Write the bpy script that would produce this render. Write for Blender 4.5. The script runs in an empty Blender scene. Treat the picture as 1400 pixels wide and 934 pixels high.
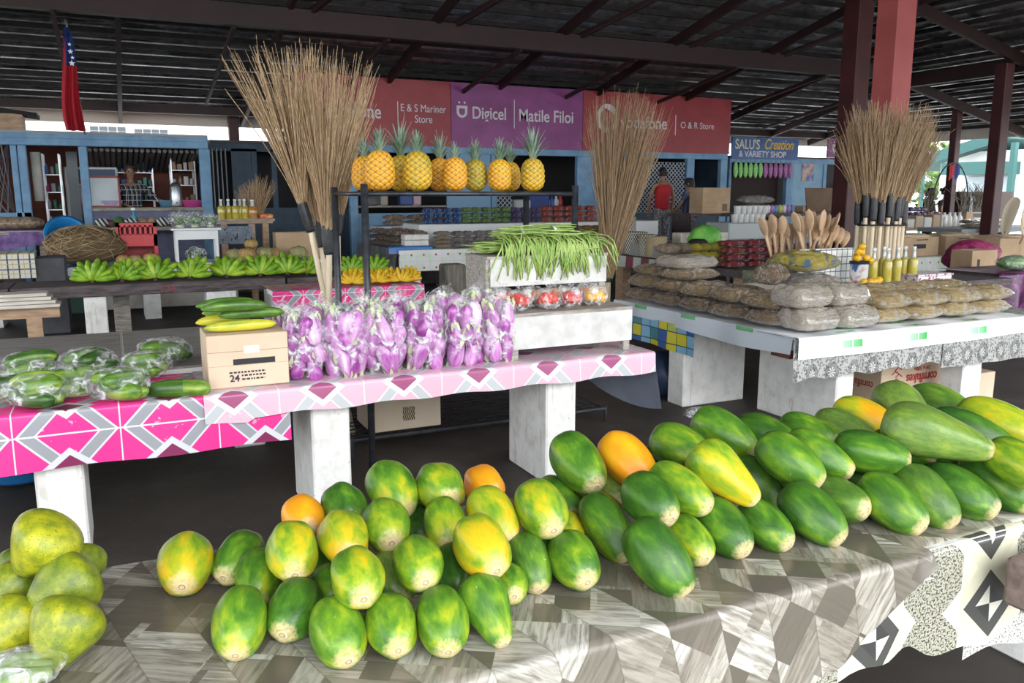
import bpy, bmesh, math, random
from math import sin, cos, pi, sqrt, atan2, radians
from mathutils import Vector, Matrix, Quaternion
random.seed(7)
S = bpy.context.scene
C = S.collection
# ------------------------------------------------------------------ camera
F, PITCH, YAW, EYE = 1130.0, math.atan(202/1130), radians(25.6), 1.62
cp, sp, cy_, sy_ = cos(PITCH), sin(PITCH), cos(YAW), sin(YAW)
FWD = Vector((sy_*cp, cy_*cp, -sp)); RIGHT = Vector((cy_, -sy_, 0)); UP = RIGHT.cross(FWD)
cam = bpy.data.cameras.new('camera'); cam.sensor_width = 36; cam.lens = F/1400*36
cam.clip_end = 500
camo = bpy.data.objects.new('camera', cam); C.objects.link(camo)
camo.location = (0, 0, EYE); camo.rotation_euler = FWD.to_track_quat('-Z', 'Y').to_euler()
S.camera = camo
# ------------------------------------------------------------------ overcast sky, colour management
W = bpy.data.worlds.new('sky'); S.world = W; W.use_nodes = True
wn = W.node_tree.nodes['Background']; wn.inputs[0].default_value = (.91, .96, 1, 1); wn.inputs[1].default_value = 3.6
S.view_settings.view_transform = 'Standard'; S.view_settings.look = 'None'
S.view_settings.exposure = 0.38; S.view_settings.gamma = 1; S.view_settings.use_curve_mapping = False
S.cycles.use_denoising = True
sun = bpy.data.lights.new('sun', 'SUN'); sun.energy = 1.5; sun.angle = radians(40); sun.color = (1, .97, .92)
suno = bpy.data.objects.new('sun', sun); C.objects.link(suno)
suno.rotation_euler = Vector((-.04, .86, -.50)).to_track_quat('-Z', 'Y').to_euler()

# ------------------------------------------------------------------ layout measuring (survey of the place from the picture)
EYEV = Vector((0, 0, EYE))
def ray(x, y): return FWD*F + RIGHT*(x-700) + UP*(467-y)
def atz(x, y, z): d = ray(x, y); return EYEV + d*((z-EYE)/d.z)
def aty(x, y, Y): d = ray(x, y); return EYEV + d*(Y/d.y)
def atx(x, y, X): d = ray(x, y); return EYEV + d*(X/d.x)

# ------------------------------------------------------------------ procedural material helper
class E:
    def __init__(s, t, k): s.t, s.k = t, k
    def _b(s, op, o, r=False): return s.t.m(op, o, s) if r else s.t.m(op, s, o)
    def __add__(s, o): return s._b('ADD', o)
    __radd__ = __add__
    def __sub__(s, o): return s._b('SUBTRACT', o)
    def __rsub__(s, o): return s._b('SUBTRACT', o, True)
    def __mul__(s, o): return s._b('MULTIPLY', o)
    __rmul__ = __mul__
    def __truediv__(s, o): return s._b('DIVIDE', o)
    def __lt__(s, o): return s._b('LESS_THAN', o)
    def __gt__(s, o): return s._b('GREATER_THAN', o)
    def floor(s): return s.t.m('FLOOR', s)
    def fract(s): return s.t.m('FRACT', s)
    def abs(s): return s.t.m('ABSOLUTE', s)
    def sin(s): return s.t.m('SINE', s)
    def min(s, o): return s._b('MINIMUM', o)
    def max(s, o): return s._b('MAXIMUM', o)
    def pw(s, o): return s._b('POWER', o)
class Tree:
    def __init__(s, nt): s.nt = nt
    def new(s, ty): return s.nt.nodes.new('ShaderNode'+ty)
    def put(s, inp, v):
        if isinstance(v, E): s.nt.links.new(v.k, inp)
        elif isinstance(v, (tuple, list)): inp.default_value = (*v, 1) if len(v) == 3 and len(inp.default_value) == 4 else v
        else: inp.default_value = v
    def m(s, op, a, b=None):
        n = s.new('Math'); n.operation = op; s.put(n.inputs[0], a)
        if b is not None: s.put(n.inputs[1], b)
        return E(s, n.outputs[0])
    def coord(s, kind='Object'):
        k = 'co_'+kind
        if not hasattr(s, k):
            n = s.new('TexCoord'); v = E(s, n.outputs[kind]); q = s.new('SeparateXYZ'); s.put(q.inputs[0], v)
            setattr(s, k, (v, *[E(s, o) for o in q.outputs]))
        return getattr(s, k)
    def vec(s, x, y, z=0.0):
        n = s.new('CombineXYZ')
        for i, v in enumerate((x, y, z)): s.put(n.inputs[i], v)
        return E(s, n.outputs[0])
    def noise(s, v, scale=5, detail=3, rough=.55, dist=0):
        n = s.new('TexNoise'); s.put(n.inputs['Vector'], v); n.inputs['Scale'].default_value = scale
        n.inputs['Detail'].default_value = detail; n.inputs['Roughness'].default_value = rough; n.inputs['Distortion'].default_value = dist
        return E(s, n.outputs['Fac'])
    def voro(s, v, scale=5, feature='F1', out='Distance', rnd=1):
        n = s.new('TexVoronoi'); n.feature = feature; s.put(n.inputs['Vector'], v); n.inputs['Scale'].default_value = scale
        n.inputs['Randomness'].default_value = rnd
        return E(s, n.outputs[out])
    def white(s, v):
        n = s.new('TexWhiteNoise'); s.put(n.inputs['Vector'], v); return E(s, n.outputs['Value'])
    def ramp(s, f, stops, const=False):
        n = s.new('ValToRGB'); s.put(n.inputs[0], f); e = n.color_ramp.elements
        if const: n.color_ramp.interpolation = 'CONSTANT'
        while len(e) < len(stops): e.new(.5)
        for i, (p, c) in enumerate(stops): e[i].position = p; e[i].color = (*c, 1)
        return E(s, n.outputs[0])
    def mix(s, f, a, b):
        n = s.new('Mix'); n.data_type = 'RGBA'
        s.put(n.inputs[0], f); s.put(n.inputs[6], a); s.put(n.inputs[7], b)
        return E(s, n.outputs[2])
    def objcol(s):
        n = s.new('ObjectInfo'); q = s.new('SeparateColor'); s.put(q.inputs[0], E(s, n.outputs['Color']))
        return E(s, n.outputs['Color']), E(s, q.outputs[0]), E(s, q.outputs[1]), E(s, q.outputs[2]), E(s, n.outputs['Random'])
M = {}
def mat(name, col=(.5, .5, .5), rough=.6, metal=0, spec=.5, bump=None, alpha=None, trans=0, coat=0, emit=None, sss=0):
    """col: colour or fn(Tree)->colour socket; bump: (fn(Tree)->height, strength, distance)"""
    if name in M: return M[name]
    m = bpy.data.materials.new(name); m.use_nodes = True; nt = m.node_tree; t = Tree(nt)
    b = nt.nodes['Principled BSDF']
    b.inputs['Roughness'].default_value = rough; b.inputs['Metallic'].default_value = metal
    b.inputs['Specular IOR Level'].default_value = spec; b.inputs['Coat Weight'].default_value = coat
    b.inputs['Transmission Weight'].default_value = trans
    c = col(t) if callable(col) else col
    t.put(b.inputs['Base Color'], c)
    if alpha is not None: t.put(b.inputs['Alpha'], alpha(t) if callable(alpha) else alpha)
    if bump:
        n = t.new('Bump'); n.inputs['Strength'].default_value = bump[1]; n.inputs['Distance'].default_value = bump[2]
        t.put(n.inputs['Height'], bump[0](t)); nt.links.new(n.outputs[0], b.inputs['Normal'])
    M[name] = m
    return m
def mottled(a, b, scale=6, detail=4, c=None, stretch=(1, 1, 1), lo=.35, hi=.65):
    def f(t):
        v, x, y, z = t.coord('Object')
        n = t.noise(t.vec(x*stretch[0], y*stretch[1], z*stretch[2]), scale, detail)
        st = [(lo, a), (hi, b)] if c is None else [(lo, a), ((lo+hi)/2, b), (hi, c)]
        return t.ramp(n, st)
    return f
# ------------------------------------------------------------------ mesh helper
class MB:
    def __init__(s): s.v, s.f, s.uv = [], [], None
    def add(s, vs, fs):
        o = len(s.v); s.v += [tuple(p) for p in vs]; s.f += [tuple(i+o for i in f) for f in fs]; return s
    def box(s, c, d, rot=None, bev=0):
        hx, hy, hz = d[0]/2, d[1]/2, d[2]/2
        if bev:
            b = min(bev, hx*.9, hy*.9, hz*.9); vs = []; 
            for sx in (-1, 1):
                for sy in (-1, 1):
                    for sz in (-1, 1):
                        vs += [(sx*hx, sy*(hy-b), sz*(hz-b)), (sx*(hx-b), sy*hy, sz*(hz-b)), (sx*(hx-b), sy*(hy-b), sz*hz)]
            I = lambda a, b_, c_, k: ((a*2+b_)*2+c_)*3+k
            fs = []
            for q in (0, 1):
                fs.append([I(q, 0, 0, 0), I(q, 1, 0, 0), I(q, 1, 1, 0), I(q, 0, 1, 0)][::1 if q else -1])
                fs.append([I(0, q, 0, 1), I(1, q, 0, 1), I(1, q, 1, 1), I(0, q, 1, 1)][::-1 if q else 1])
                fs.append([I(0, 0, q, 2), I(1, 0, q, 2), I(1, 1, q, 2), I(0, 1, q, 2)][::1 if q else -1])
            for a in (0, 1):
                for b2 in (0, 1):
                    k = 1 if a == b2 else -1
                    fs.append([I(a, b2, 0, 0), I(a, b2, 0, 1), I(a, b2, 1, 1), I(a, b2, 1, 0)][::k])
                    fs.append([I(a, 0, b2, 0), I(a, 1, b2, 0), I(a, 1, b2, 2), I(a, 0, b2, 2)][::k])
                    fs.append([I(0, a, b2, 1), I(0, a, b2, 2), I(1, a, b2, 2), I(1, a, b2, 1)][::k])
                    for c2 in (0, 1): fs.append([I(a, b2, c2, 0), I(a, b2, c2, 1), I(a, b2, c2, 2)][::-1 if (a+b2+c2) % 2 else 1])
        else:
            vs = [(x*hx, y*hy, z*hz) for x in (-1, 1) for y in (-1, 1) for z in (-1, 1)]
            fs = [(0, 1, 3, 2), (4, 6, 7, 5), (0, 4, 5, 1), (2, 3, 7, 6), (0, 2, 6, 4), (1, 5, 7, 3)]
        c = Vector(c)
        if rot is not None:
            R = rot if isinstance(rot, Matrix) else Matrix.Rotation(rot, 3, 'Z')
            vs = [R @ Vector(p) for p in vs]
        return s.add([Vector(p)+c for p in vs], fs)
    def b2(s, lo, hi, bev=0): return s.box([(a+b)/2 for a, b in zip(lo, hi)], [abs(b-a) for a, b in zip(lo, hi)], None, bev)
    def tube(s, pts, r, n=8, caps=True, flat=1):
        pts = [Vector(p) for p in pts]; k = len(pts); rs = r if isinstance(r, (list, tuple)) else [r]*k
        vs = []; prev = None
        for i, p in enumerate(pts):
            d = (pts[min(i+1, k-1)]-pts[max(i-1, 0)]).normalized()
            if prev is None:
                a = Vector((0, 0, 1)) if abs(d.z) < .9 else Vector((1, 0, 0)); u = d.cross(a).normalized()
            else: u = (prev-d*prev.dot(d)).normalized()
            prev = u; w = d.cross(u)
            for j in range(n):
                a = 2*pi*j/n; vs.append(p+(u*cos(a)+w*sin(a)*flat)*rs[i])
        fs = [(i*n+j, i*n+(j+1) % n, (i+1)*n+(j+1) % n, (i+1)*n+j) for i in range(k-1) for j in range(n)]
        if caps: fs += [tuple(range(n))[::-1], tuple((k-1)*n+j for j in range(n))]
        return s.add(vs, fs)
    def lathe(s, prof, n=16, c=(0, 0, 0), M4=None, lobes=0, amp=0, ph=0, capb=True, capt=True):
        vs = []
        for r, z in prof:
            for j in range(n):
                a = 2*pi*j/n; rr = r*(1+amp*cos(lobes*a+ph)) if lobes else r
                vs.append(Vector((rr*cos(a), rr*sin(a), z)))
        if M4 is not None: vs = [M4 @ p for p in vs]
        vs = [p+Vector(c) for p in vs]; k = len(prof)
        fs = [(i*n+j, i*n+(j+1) % n, (i+1)*n+(j+1) % n, (i+1)*n+j) for i in range(k-1) for j in range(n)]
        if capb: fs.append(tuple(range(n))[::-1])
        if capt: fs.append(tuple((k-1)*n+j for j in range(n)))
        return s.add(vs, fs)
    def grid(s, fn, nu, nv, closed=False):
        vs = [fn(i/(nu-1), j/(nv-1)) for j in range(nv) for i in range(nu)]
        return s.add(vs, [(j*nu+i, j*nu+i+1, (j+1)*nu+i+1, (j+1)*nu+i) for j in range(nv-1) for i in range(nu-1)])
    def mesh(s, name, m, smooth=False):
        me = bpy.data.meshes.new(name); me.from_pydata(s.v, [], s.f); me.materials.append(m)
        if s.uv:
            l = me.uv_layers.new(name='UV')
            for li in me.loops: l.data[li.index].uv = s.uv[li.vertex_index]
        if smooth: me.polygons.foreach_set('use_smooth', [True]*len(me.polygons))
        me.update()
        return me
    def build(s, name, m, parent=None, smooth=False):
        return link(name, s.mesh(name, m, smooth), parent)
def link(name, data, parent=None):
    o = bpy.data.objects.new(name, data); C.objects.link(o)
    if parent is not None: o.parent = parent
    return o
def tag(o, label=None, cat=None, group=None, kind=None):
    if label:
        if len(label.split()) > 16: label = label.replace(' from the left', '')
        o['label'] = label
    if cat: o['category'] = cat
    if group: o['group'] = group
    if kind: o['kind'] = kind
    return o
def thing(name, label, cat, loc=(0, 0, 0), rz=0, group=None):
    o = bpy.data.objects.new(name, None); C.objects.link(o); o.location = loc; o.rotation_euler = (0, 0, rz)
    return tag(o, label, cat, group)
def copy_tree(o, parent=None):
    c = o.copy(); C.objects.link(c); c.parent = parent
    for ch in list(o.children): copy_tree(ch, c)
    return c
def local(o, p): return Vector(p)-Vector(o.location)
ORD = ['first', 'second', 'third', 'fourth', 'fifth', 'sixth', 'seventh', 'eighth', 'ninth', 'tenth', 'eleventh', 'twelfth', 'thirteenth',
       'fourteenth', 'fifteenth', 'sixteenth', 'seventeenth', 'eighteenth', 'nineteenth', 'twentieth', 'twenty-first', 'twenty-second',
       'twenty-third', 'twenty-fourth', 'twenty-fifth', 'twenty-sixth', 'twenty-seventh', 'twenty-eighth', 'twenty-ninth', 'thirtieth']
def nth(i, n=None):
    if i == 0: return 'leftmost'
    if n and i == n-1: return 'rightmost'
    return ORD[i]+' from the left'
def rnd(a, b): return random.uniform(a, b)
# ------------------------------------------------------------------ shared materials
def concrete_white(t):
    v, x, y, z = t.coord('Object')
    n = t.noise(v, 9, 6, .65); k = t.noise(v, 45, 4, .7)
    st = t.noise(t.vec(x*14, y*14, z*2), 1.5, 4)
    c = t.ramp(n, [(.3, (.62, .60, .57)), (.5, (.78, .77, .74)), (.72, (.86, .85, .83))])
    c = t.mix((k > .69)*.8, c, (.22, .2, .18))
    return t.mix((st > .63)*.35, c, (.42, .38, .33))
WHITEC = mat('whitewashed concrete', concrete_white, .85, bump=(lambda t: t.noise(t.coord()[0], 30, 5), .25, .01))
DARKWOOD = mat('dark weathered wood', mottled((.045, .035, .035), (.13, .10, .105), 7, 5, stretch=(1, 6, 6)), .7)
PALEWOOD = mat('pale raw wood', mottled((.62, .49, .33), (.78, .66, .48), 5, 4, stretch=(5, 5, .7)), .6)
BROWNWOOD = mat('brown timber', mottled((.32, .2, .12), (.5, .34, .21), 6, 4, stretch=(1, 5, 5)), .65)
GREYWOOD = mat('grey weathered timber', mottled((.2, .175, .15), (.42, .39, .35), 9, 5, stretch=(1, 8, 8)), .8)
BLACKMETAL = mat('black painted pipe', mottled((.012, .014, .018), (.035, .04, .048), 20), .38, spec=.5)
BLACKTAPE = mat('black rubber binding', mottled((.012, .012, .014), (.03, .03, .034), 30), .45)
REDSTEEL = mat('maroon painted steel', mottled((.050, .010, .011), (.075, .015, .016), 3), .5)
BLUEPAINT = mat('pale blue paint', mottled((.13, .27, .43), (.2, .36, .54), 4, 5), .55)
DKBLUE = mat('dark slate blue panel', mottled((.03, .055, .085), (.05, .085, .125), 4), .6)
CARD = mat('brown cardboard', mottled((.42, .285, .17), (.51, .36, .225), 3), .8)
CARDP = mat('pale cardboard', mottled((.60, .45, .32), (.68, .53, .39), 3), .8)
CARDD = mat('cardboard inside', (.2, .13, .08), .9)
PLASTIC_W = mat('white plastic', (.8, .8, .78), .35)
GLASSY = mat('clear film painted gloss', (.93, .95, .97), .12, alpha=lambda t: t.ramp(t.noise(t.coord()[0], 26, 3, .6, .8), [(.46, (.05,)*3), (.58, (.34,)*3), (.70, (.80,)*3)]), spec=.8,  # white gloss streaks painted on the film as patches of higher alpha
             bump=(lambda t: t.noise(t.coord()[0], 30, 3, .6, 1), .6, .02))
BLACK = mat('matt black', (.012, .012, .013), .8)
WHITEPAINT = mat('white paint', (.75, .76, .76), .5)
def steel(): return mat('bare steel', (.55, .56, .58), .35, .9)
# ================================================================== THE SETTING
T = .72
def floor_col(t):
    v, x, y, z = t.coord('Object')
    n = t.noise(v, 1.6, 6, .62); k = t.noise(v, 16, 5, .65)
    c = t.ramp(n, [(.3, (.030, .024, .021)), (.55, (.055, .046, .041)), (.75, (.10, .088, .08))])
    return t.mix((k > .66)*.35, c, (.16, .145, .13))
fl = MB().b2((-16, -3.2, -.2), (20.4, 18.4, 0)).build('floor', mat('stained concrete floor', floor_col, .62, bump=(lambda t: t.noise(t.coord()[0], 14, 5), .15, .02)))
tag(fl, kind='structure')
gr = MB().b2((-90, -60, -.5), (110, 120, -.22)).build('ground', mat('pale outdoor concrete', mottled((.36, .35, .33), (.45, .44, .42), 1), .9)); tag(gr, kind='structure')
pl = MB().b2((-16, 14.3, 0.002), (20.2, 18.35, .38)).build('shop_plinth', mat('grey concrete step', mottled((.07, .065, .06), (.14, .13, .12), 3, 6), .85)); tag(pl, kind='structure')
# --- roof: hipped sheet roof lined with foil, on steel rafters and timber purlins
SL, EZ, EY, EX, RY = .23, 3.32, 18.6, 20.5, 3.0
RZ = EZ+SL*(EY-RY); RX = EX-(EY-RY); FY = -3.2; FZ = RZ-SL*(RY-FY)
HX = RX+(RY-FY)
def foil(t):
    v, x, y, z = t.coord('Object')
    n = t.noise(v, 5, 5, .7, .5); k = t.noise(t.vec(x*.25, y, z), 2.2, 4)
    return t.mix((k > .60)*.6, t.ramp(n, [(.32, (.30, .30, .31)), (.6, (.80, .81, .84))]), (.05, .045, .045))
FOIL = mat('crumpled foil lining', foil, .34, .85, bump=(lambda t: t.noise(t.coord()[0], 9, 4, .6, 1), .35, .03))
ceil = MB()
ceil.add([(-16, EY, EZ), (EX, EY, EZ), (RX, RY, RZ), (-16, RY, RZ)], [(0, 1, 2, 3)])
ceil.add([(EX, EY, EZ), (EX, FY, EZ), (HX, FY, FZ), (RX, RY, RZ)], [(0, 1, 2, 3)])
ceil.add([(-16, RY, RZ), (RX, RY, RZ), (HX, FY, FZ), (-16, FY, FZ)], [(0, 1, 2, 3)])
o_ = len(ceil.v); ceil.v += [(x, y, z+.05) for x, y, z in ceil.v]; ceil.f += [tuple(i+o_ for i in f)[::-1] for f in list(ceil.f)]
ceil = ceil.build('ceiling', FOIL); tag(ceil, kind='structure')
PUR = mat('dark timber purlin', mottled((.010, .008, .008), (.024, .019, .018), 6), .75)
def zb(y): return EZ+SL*(EY-y)
k = 0
y = EY-.25
while y > RY:                                         # purlins of the far slope
    xr = RX+(y-RY)
    MB().b2((-16, y-.03, zb(y)-.105), (xr, y+.03, zb(y)-.02)).build('purlin', PUR, ceil)
    y -= .495; k += 1
x = EX-.25
while x > RX:                                         # purlins of the hipped end
    yt = RY+(x-RX); zz = EZ+SL*(EX-x)
    MB().b2((x-.03, max(FY, RY-(x-RX)), zz-.105), (x+.03, yt, zz-.02)).build('purlin', PUR, ceil)
    x -= .495
y = RY-.4
while y > FY:
    zz = RZ-SL*(RY-y)
    MB().b2((-16, y-.035, zz-.17), (RX+(RY-y), y+.035, zz-.02)).build('purlin', PUR, ceil); y -= .55
RAFT = mat('maroon rafter', mottled((.020, .006, .006), (.032, .009, .009), 3), .6)
def beam(a, b, w, h, m=RAFT, name='rafter', parent=None):
    a, b = Vector(a), Vector(b); d = (b-a); L = d.length; q = d.normalized(); s_ = q.cross(Vector((0, 0, 1))).normalized(); u = s_.cross(q)
    R = Matrix((s_, q, u)).transposed()
    return MB().box((a+b)/2, (w, L, h), R).build(name, m, parent)
for i in range(9):                                    # rafters up the far slope
    X = -6.6+2.3*i*1.0
    beam((X, EY-.1, zb(EY-.1)-.27), (X, max(RY, RY+(X-RX)), zb(max(RY, RY+(X-RX)))-.27), .07, .16, parent=ceil)
for X in (14.1, 16.4, 18.4):
    yt = RY+(X-RX); beam((X, EY-.1, zb(EY-.1)-.27), (X, yt, zb(yt)-.27), .07, .16, parent=ceil)
for Y in (16.2, 13.4, 10.6, 7.8, 5):                  # rafters of the hipped end
    xt = RX+(Y-RY); beam((EX-.1, Y, EZ-.25), (xt, Y, EZ+SL*(EX-xt)-.27), .09, .2, parent=ceil)
beam((EX, EY, EZ-.3), (RX, RY, RZ-.3), .14, .26, name='hip_beam', parent=ceil)
for (Yb, zt, h) in ((13.0, 4.3, .30), (8.2, 5.25, .3), (17.9, 3.32, .16)):
    beam((-16, Yb, zt-h/2), (RX+(Yb-RY)-.3, Yb, zt-h/2), .16, h, name='tie_beam', parent=ceil)
beam((16.0, 14.0, 4.05), (16.0, -3, 4.05), .14, .26, name='tie_beam', parent=ceil)
for i in range(10):                                   # raking truss members between tie beam and rafters
    X = -4+2.3*i
    beam((X, 13.0, 4.28), (X+.9, 10.2, zb(10.2)-.3), .06, .09, name='brace', parent=ceil)
    beam((X+1.2, 13.0, 4.0), (X+1.2, 17.3, zb(17.3)-.3), .05, .07, name='brace', parent=ceil)
# eave fascia boards (pale, catching the outdoor light)
FASC = mat('cream fascia board', (.62, .58, .5), .7)
tag(MB().b2((-16, EY-.02, EZ-.33), (EX, EY+.05, EZ+.02)).build('trim_1', FASC), kind='structure')
tag(MB().b2((EX-.02, -3, EZ-.30), (EX+.05, EY, EZ+.02)).build('trim_2', FASC), kind='structure')
# --- steel columns
def column(px0, px1, py, Y, z0, z1, label, w=None, m=REDSTEEL):
    a, b = aty(px0, py, Y), aty(px1, py, Y); w = w or (b.x-a.x)
    o = MB().b2((a.x, Y, z0), (a.x+w, Y+w, z1), .012).build('steel_column', m); tag(o, label, 'column', 'steel columns')
    return o
column(1225, 1252, 60, 6.9, 0, 5.35, 'pink-red square steel column ringed by upright brooms', .3, mat('red column paint', mottled((.30, .055, .05), (.36, .072, .065), 3), .5))
column(1171, 1190, 80, 10.6, 0, 4.9, 'dark maroon steel column just left of the broom-ringed column', .34)
column(662, 686, 60, 17.2, .38, 3.6, 'maroon steel column rising behind the purple shop sign', .36)
column(862, 876, 60, 17.2, .38, 3.6, 'slim maroon column behind the middle broom bundle', .24)
column(940, 950, 110, 17.6, .38, 3.5, 'thin maroon column behind the right red shop sign', .17)
column(468, 482, 60, 17.2, .38, 3.6, 'maroon column behind the left brooms and red sign', .24)
column(313, 324, 175, 18.3, -.2, 3.3, 'maroon eave post behind the left blue shop', .2)
column(1306, 1315, 200, 13.6, 0, 3.6, 'slim red post wearing a flag behind the wreath arch', .18)
column(1366, 1380, 200, 10.6, 0, 4.05, 'dark maroon post at far right before the green-roofed building', .24)
# --- outside: buildings, trees
def building(name, label, x0, x1, y0, y1, z1, wins, m):
    o = thing(name, label, 'building', ((x0+x1)/2, y0, -.22))
    MB().b2(local(o, (x0, y0, -.22)), local(o, (x1, y1, z1))).build('wall', m, o)
    for (a, b, c, d, n) in wins:
        w = MB().b2(local(o, (a, y0-.06, c)), local(o, (b, y0+.02, d))).build('window', mat('window frame grey', (.35, .37, .38), .5), o)
        for i in range(n):
            u0 = a+(b-a)*(i+.06)/n; u1 = a+(b-a)*(i+.94)/n
            for (v0, v1) in ((c+.05*(d-c), c+.45*(d-c)), (c+.52*(d-c), c+.95*(d-c))):
                MB().b2(local(o, (u0, y0-.075, v0)), local(o, (u1, y0-.05, v1))).build('pane', mat('dark window glass', (.03, .04, .05), .1), w)
    return o
WALLW = mat('white outdoor wall', (.82, .82, .80), .8)
p0, p1, p2, p3 = aty(122, 172, 34), aty(173, 186, 34), aty(183, 176, 34), aty(230, 187, 34)
o = building('building', 'white building with two dark window bands behind the left shop', -12, 7.2, 34, 40, 6.5,
         [(p0.x, p1.x, p1.z, p0.z, 4), (p2.x, p3.x, p3.z, p2.z, 4), (-3.6, -1.2, p1.z-.1, p0.z-.25, 4)], WALLW)
p0, p1 = aty(300, 165, 40), aty(370, 197, 40)
building('building', 'pale low building seen between the left shop and the brooms', 7.6, p1.x+14, 41, 47, 5.2, [(p0.x+.3, p0.x+1.9, 3.2, 4.0, 3)], WALLW)
# green-roofed building beyond the right end
g = thing('building', 'white building with sloping teal green roof beyond the right end', 'building', (45, 22, -.22))
GREENR = mat('teal green roof metal', (.022, .10, .095), .5)
a, b = atx(1268, 231, 40), atx(1395, 190, 40)
MB().b2(local(g, (40, b.y-14, -.22)), local(g, (56, a.y-.8, b.z-.5)), 0).build('wall', WALLW, g)
MB().add([local(g, p) for p in ((39.2, a.y+.6, a.z-.1), (39.2, b.y, b.z), (39.2, b.y, b.z+.55), (39.2, a.y+.6, a.z+.45), (57, a.y+.6, a.z-.1), (57, b.y, b.z), (57, b.y, b.z+.55), (57, a.y+.6, a.z+.45))],
    [(0, 1, 2, 3), (4, 7, 6, 5), (0, 4, 5, 1), (3, 2, 6, 7), (0, 3, 7, 4), (1, 5, 6, 2)]).build('roof', GREENR, g)
a2 = atx(1310, 232, 39.5); b2_ = atx(1385, 238, 39.5)
MB().b2(local(g, (38.2, b2_.y, b2_.z)), local(g, (40, a2.y, b2_.z+.6))).build('awning', GREENR, g)
q0, q1 = atx(1322, 242, 39.9), atx(1376, 262, 39.9)
MB().b2(local(g, (39.85, q1.y, q1.z)), local(g, (40.02, q0.y, q0.z))).build('window', mat('pale window', (.45, .52, .58), .3), g)
MB().b2(local(g, (38.4, atx(1380, 250, 38.4).y-.12, -.22)), local(g, (38.65, atx(1380, 250, 38.4).y+.12, 4))).build('post', GREENR, g)
def leafy(name, label, loc, r, n, m, trunk=True, h=0):
    o = thing(name, label, 'tree', loc)
    mb = MB()
    for i in range(n):
        d = Vector((random.gauss(0, 1), random.gauss(0, 1), random.gauss(0, 1))).normalized()*r*rnd(.45, 1); d.z *= .8
        c = d+Vector((0, 0, h)); u = Vector((random.gauss(0, 1), random.gauss(0, 1), random.gauss(0, 1))).normalized(); w = u.orthogonal().normalized(); s_ = r*.09
        mb.add([c-u*s_, c+w*s_*.6, c+u*s_, c-w*s_*.6], [(0, 1, 2, 3)])
    tag(mb.build('foliage', m, o), kind='stuff')
    MB().tube([(0, 0, -.3), (0.05, 0, h*.5), (0, 0, h)], [.2, .16, .08], 7).build('trunk', BROWNWOOD, o)
LEAF = mat('tree leaves', mottled((.05, .11, .02), (.14, .24, .05), 2), .6)
p = atx(1262, 232, 50); leafy('tree', 'leafy green tree outside behind the right broom bundle', (p.x, p.y, 0), 3.2, 900, LEAF, h=p.z)
p = atx(1290, 226, 60); leafy('tree', 'distant pale green tree beside the teal-roofed building', (p.x, p.y, 0), 2.6, 700, mat('pale leaves', mottled((.16, .24, .08), (.25, .33, .14), 2), .6), h=p.z)
p = atx(1263, 240, 34); tag(MB().tube([(p.x, p.y, -.2), (p.x, p.y, 5.2)], .07, 8).build('lamp_post', GREENR), 'thin teal post outside right of the broom bundle', 'post')
# ================================================================== FRONT TABLE, CLOTHS, FRUIT
def cloth_mb(x0, x1, yf, yb, z, drop, nx=60, nt=6, nd=8, amp=.008, freq=9, edge=.025, ph=0, lift=.0, belly=.0):
    """cloth over a table: flat top from yb to yf, rounded front edge, hanging drop(x) in front"""
    mb = MB(); uv = []; rows = []
    n = nt+5+nd
    for i in range(nx):
        x = x0+(x1-x0)*i/(nx-1); d = drop(x) if callable(drop) else drop
        for j in range(n):
            if j < nt:
                y = yb+(yf+edge-yb)*j/(nt-1); zz = z+lift+.0015*sin(x*13+y*7+ph); v = yb-y
            elif j < nt+5:
                a = (j-nt+1)/5*pi/2; y = yf+edge-edge*sin(a); zz = z+lift-edge+edge*cos(a); v = yb-yf-edge+edge*a
            else:
                s_ = (j-nt-4)/nd; w = amp*s_*sin(x*freq+ph+sin(x*freq*.37)*1.5)
                y = yf-w-belly*sin(pi*s_)-.006*s_; zz = z+lift-edge-d*s_; v = yb-yf-edge+edge*pi/2+d*s_
            mb.v.append((x, y, zz)); uv.append((x, v))
    mb.f = [(i*n+j, (i+1)*n+j, (i+1)*n+j+1, i*n+j+1) for i in range(nx-1) for j in range(n-1)]
    mb.uv = uv
    return mb
def uvxy(t):
    _, u, v, _z = t.coord('UV'); return u, v
def parquet(t):
    u, v = uvxy(t); s_ = 4.6
    a, b = (u+v*.62)*s_, (v*1.0-u*.62)*s_
    ia, ib, fa, fb = a.floor(), b.floor(), a.fract(), b.fract()
    par = (((ia+ib).abs()/2).fract() > .25)
    up = fa > fb; o = (up-par).abs()                       # mitred halves of every cell run in opposite directions
    k = t.white(t.vec(ia, ib, 5.0))
    sel = fa*o+fb*(1-o); along = b*o+a*(1-o)
    n = (k*2.2+1.6).floor(); st = (sel*n); si = st.floor(); sf = st.fract()
    cut = (along*1.0+si*.5+k*3); ci = cut.floor()
    h = t.white(t.vec(ia+si*.13+up*.37, ib+si*.29+ci*.11, 1.0))
    g = t.noise(t.vec(sel*9+h*7, along*1.1, h*9), 1.6, 5, .62, .5)
    base = t.ramp(h, [(.0, (.115, .10, .08)), (.3, (.19, .17, .138)), (.6, (.30, .275, .23)), (.8, (.41, .385, .33)), (1, (.56, .54, .49))])
    line = sf.min(1-sf).min((fa-fb).abs()) < .014
    c = t.mix(t.ramp(g, [(.34, (.8,)*3), (.58, (0,)*3)]), base, (.13, .11, .088))
    return t.mix(line*.35, c, (.09, .08, .065))
VINYL = mat('wood mosaic print vinyl', parquet, .26, spec=.45, bump=(lambda t: t.noise(t.vec(t.coord('UV')[1], t.coord('UV')[2], 0.0), 3, 3), .12, .03))
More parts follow.
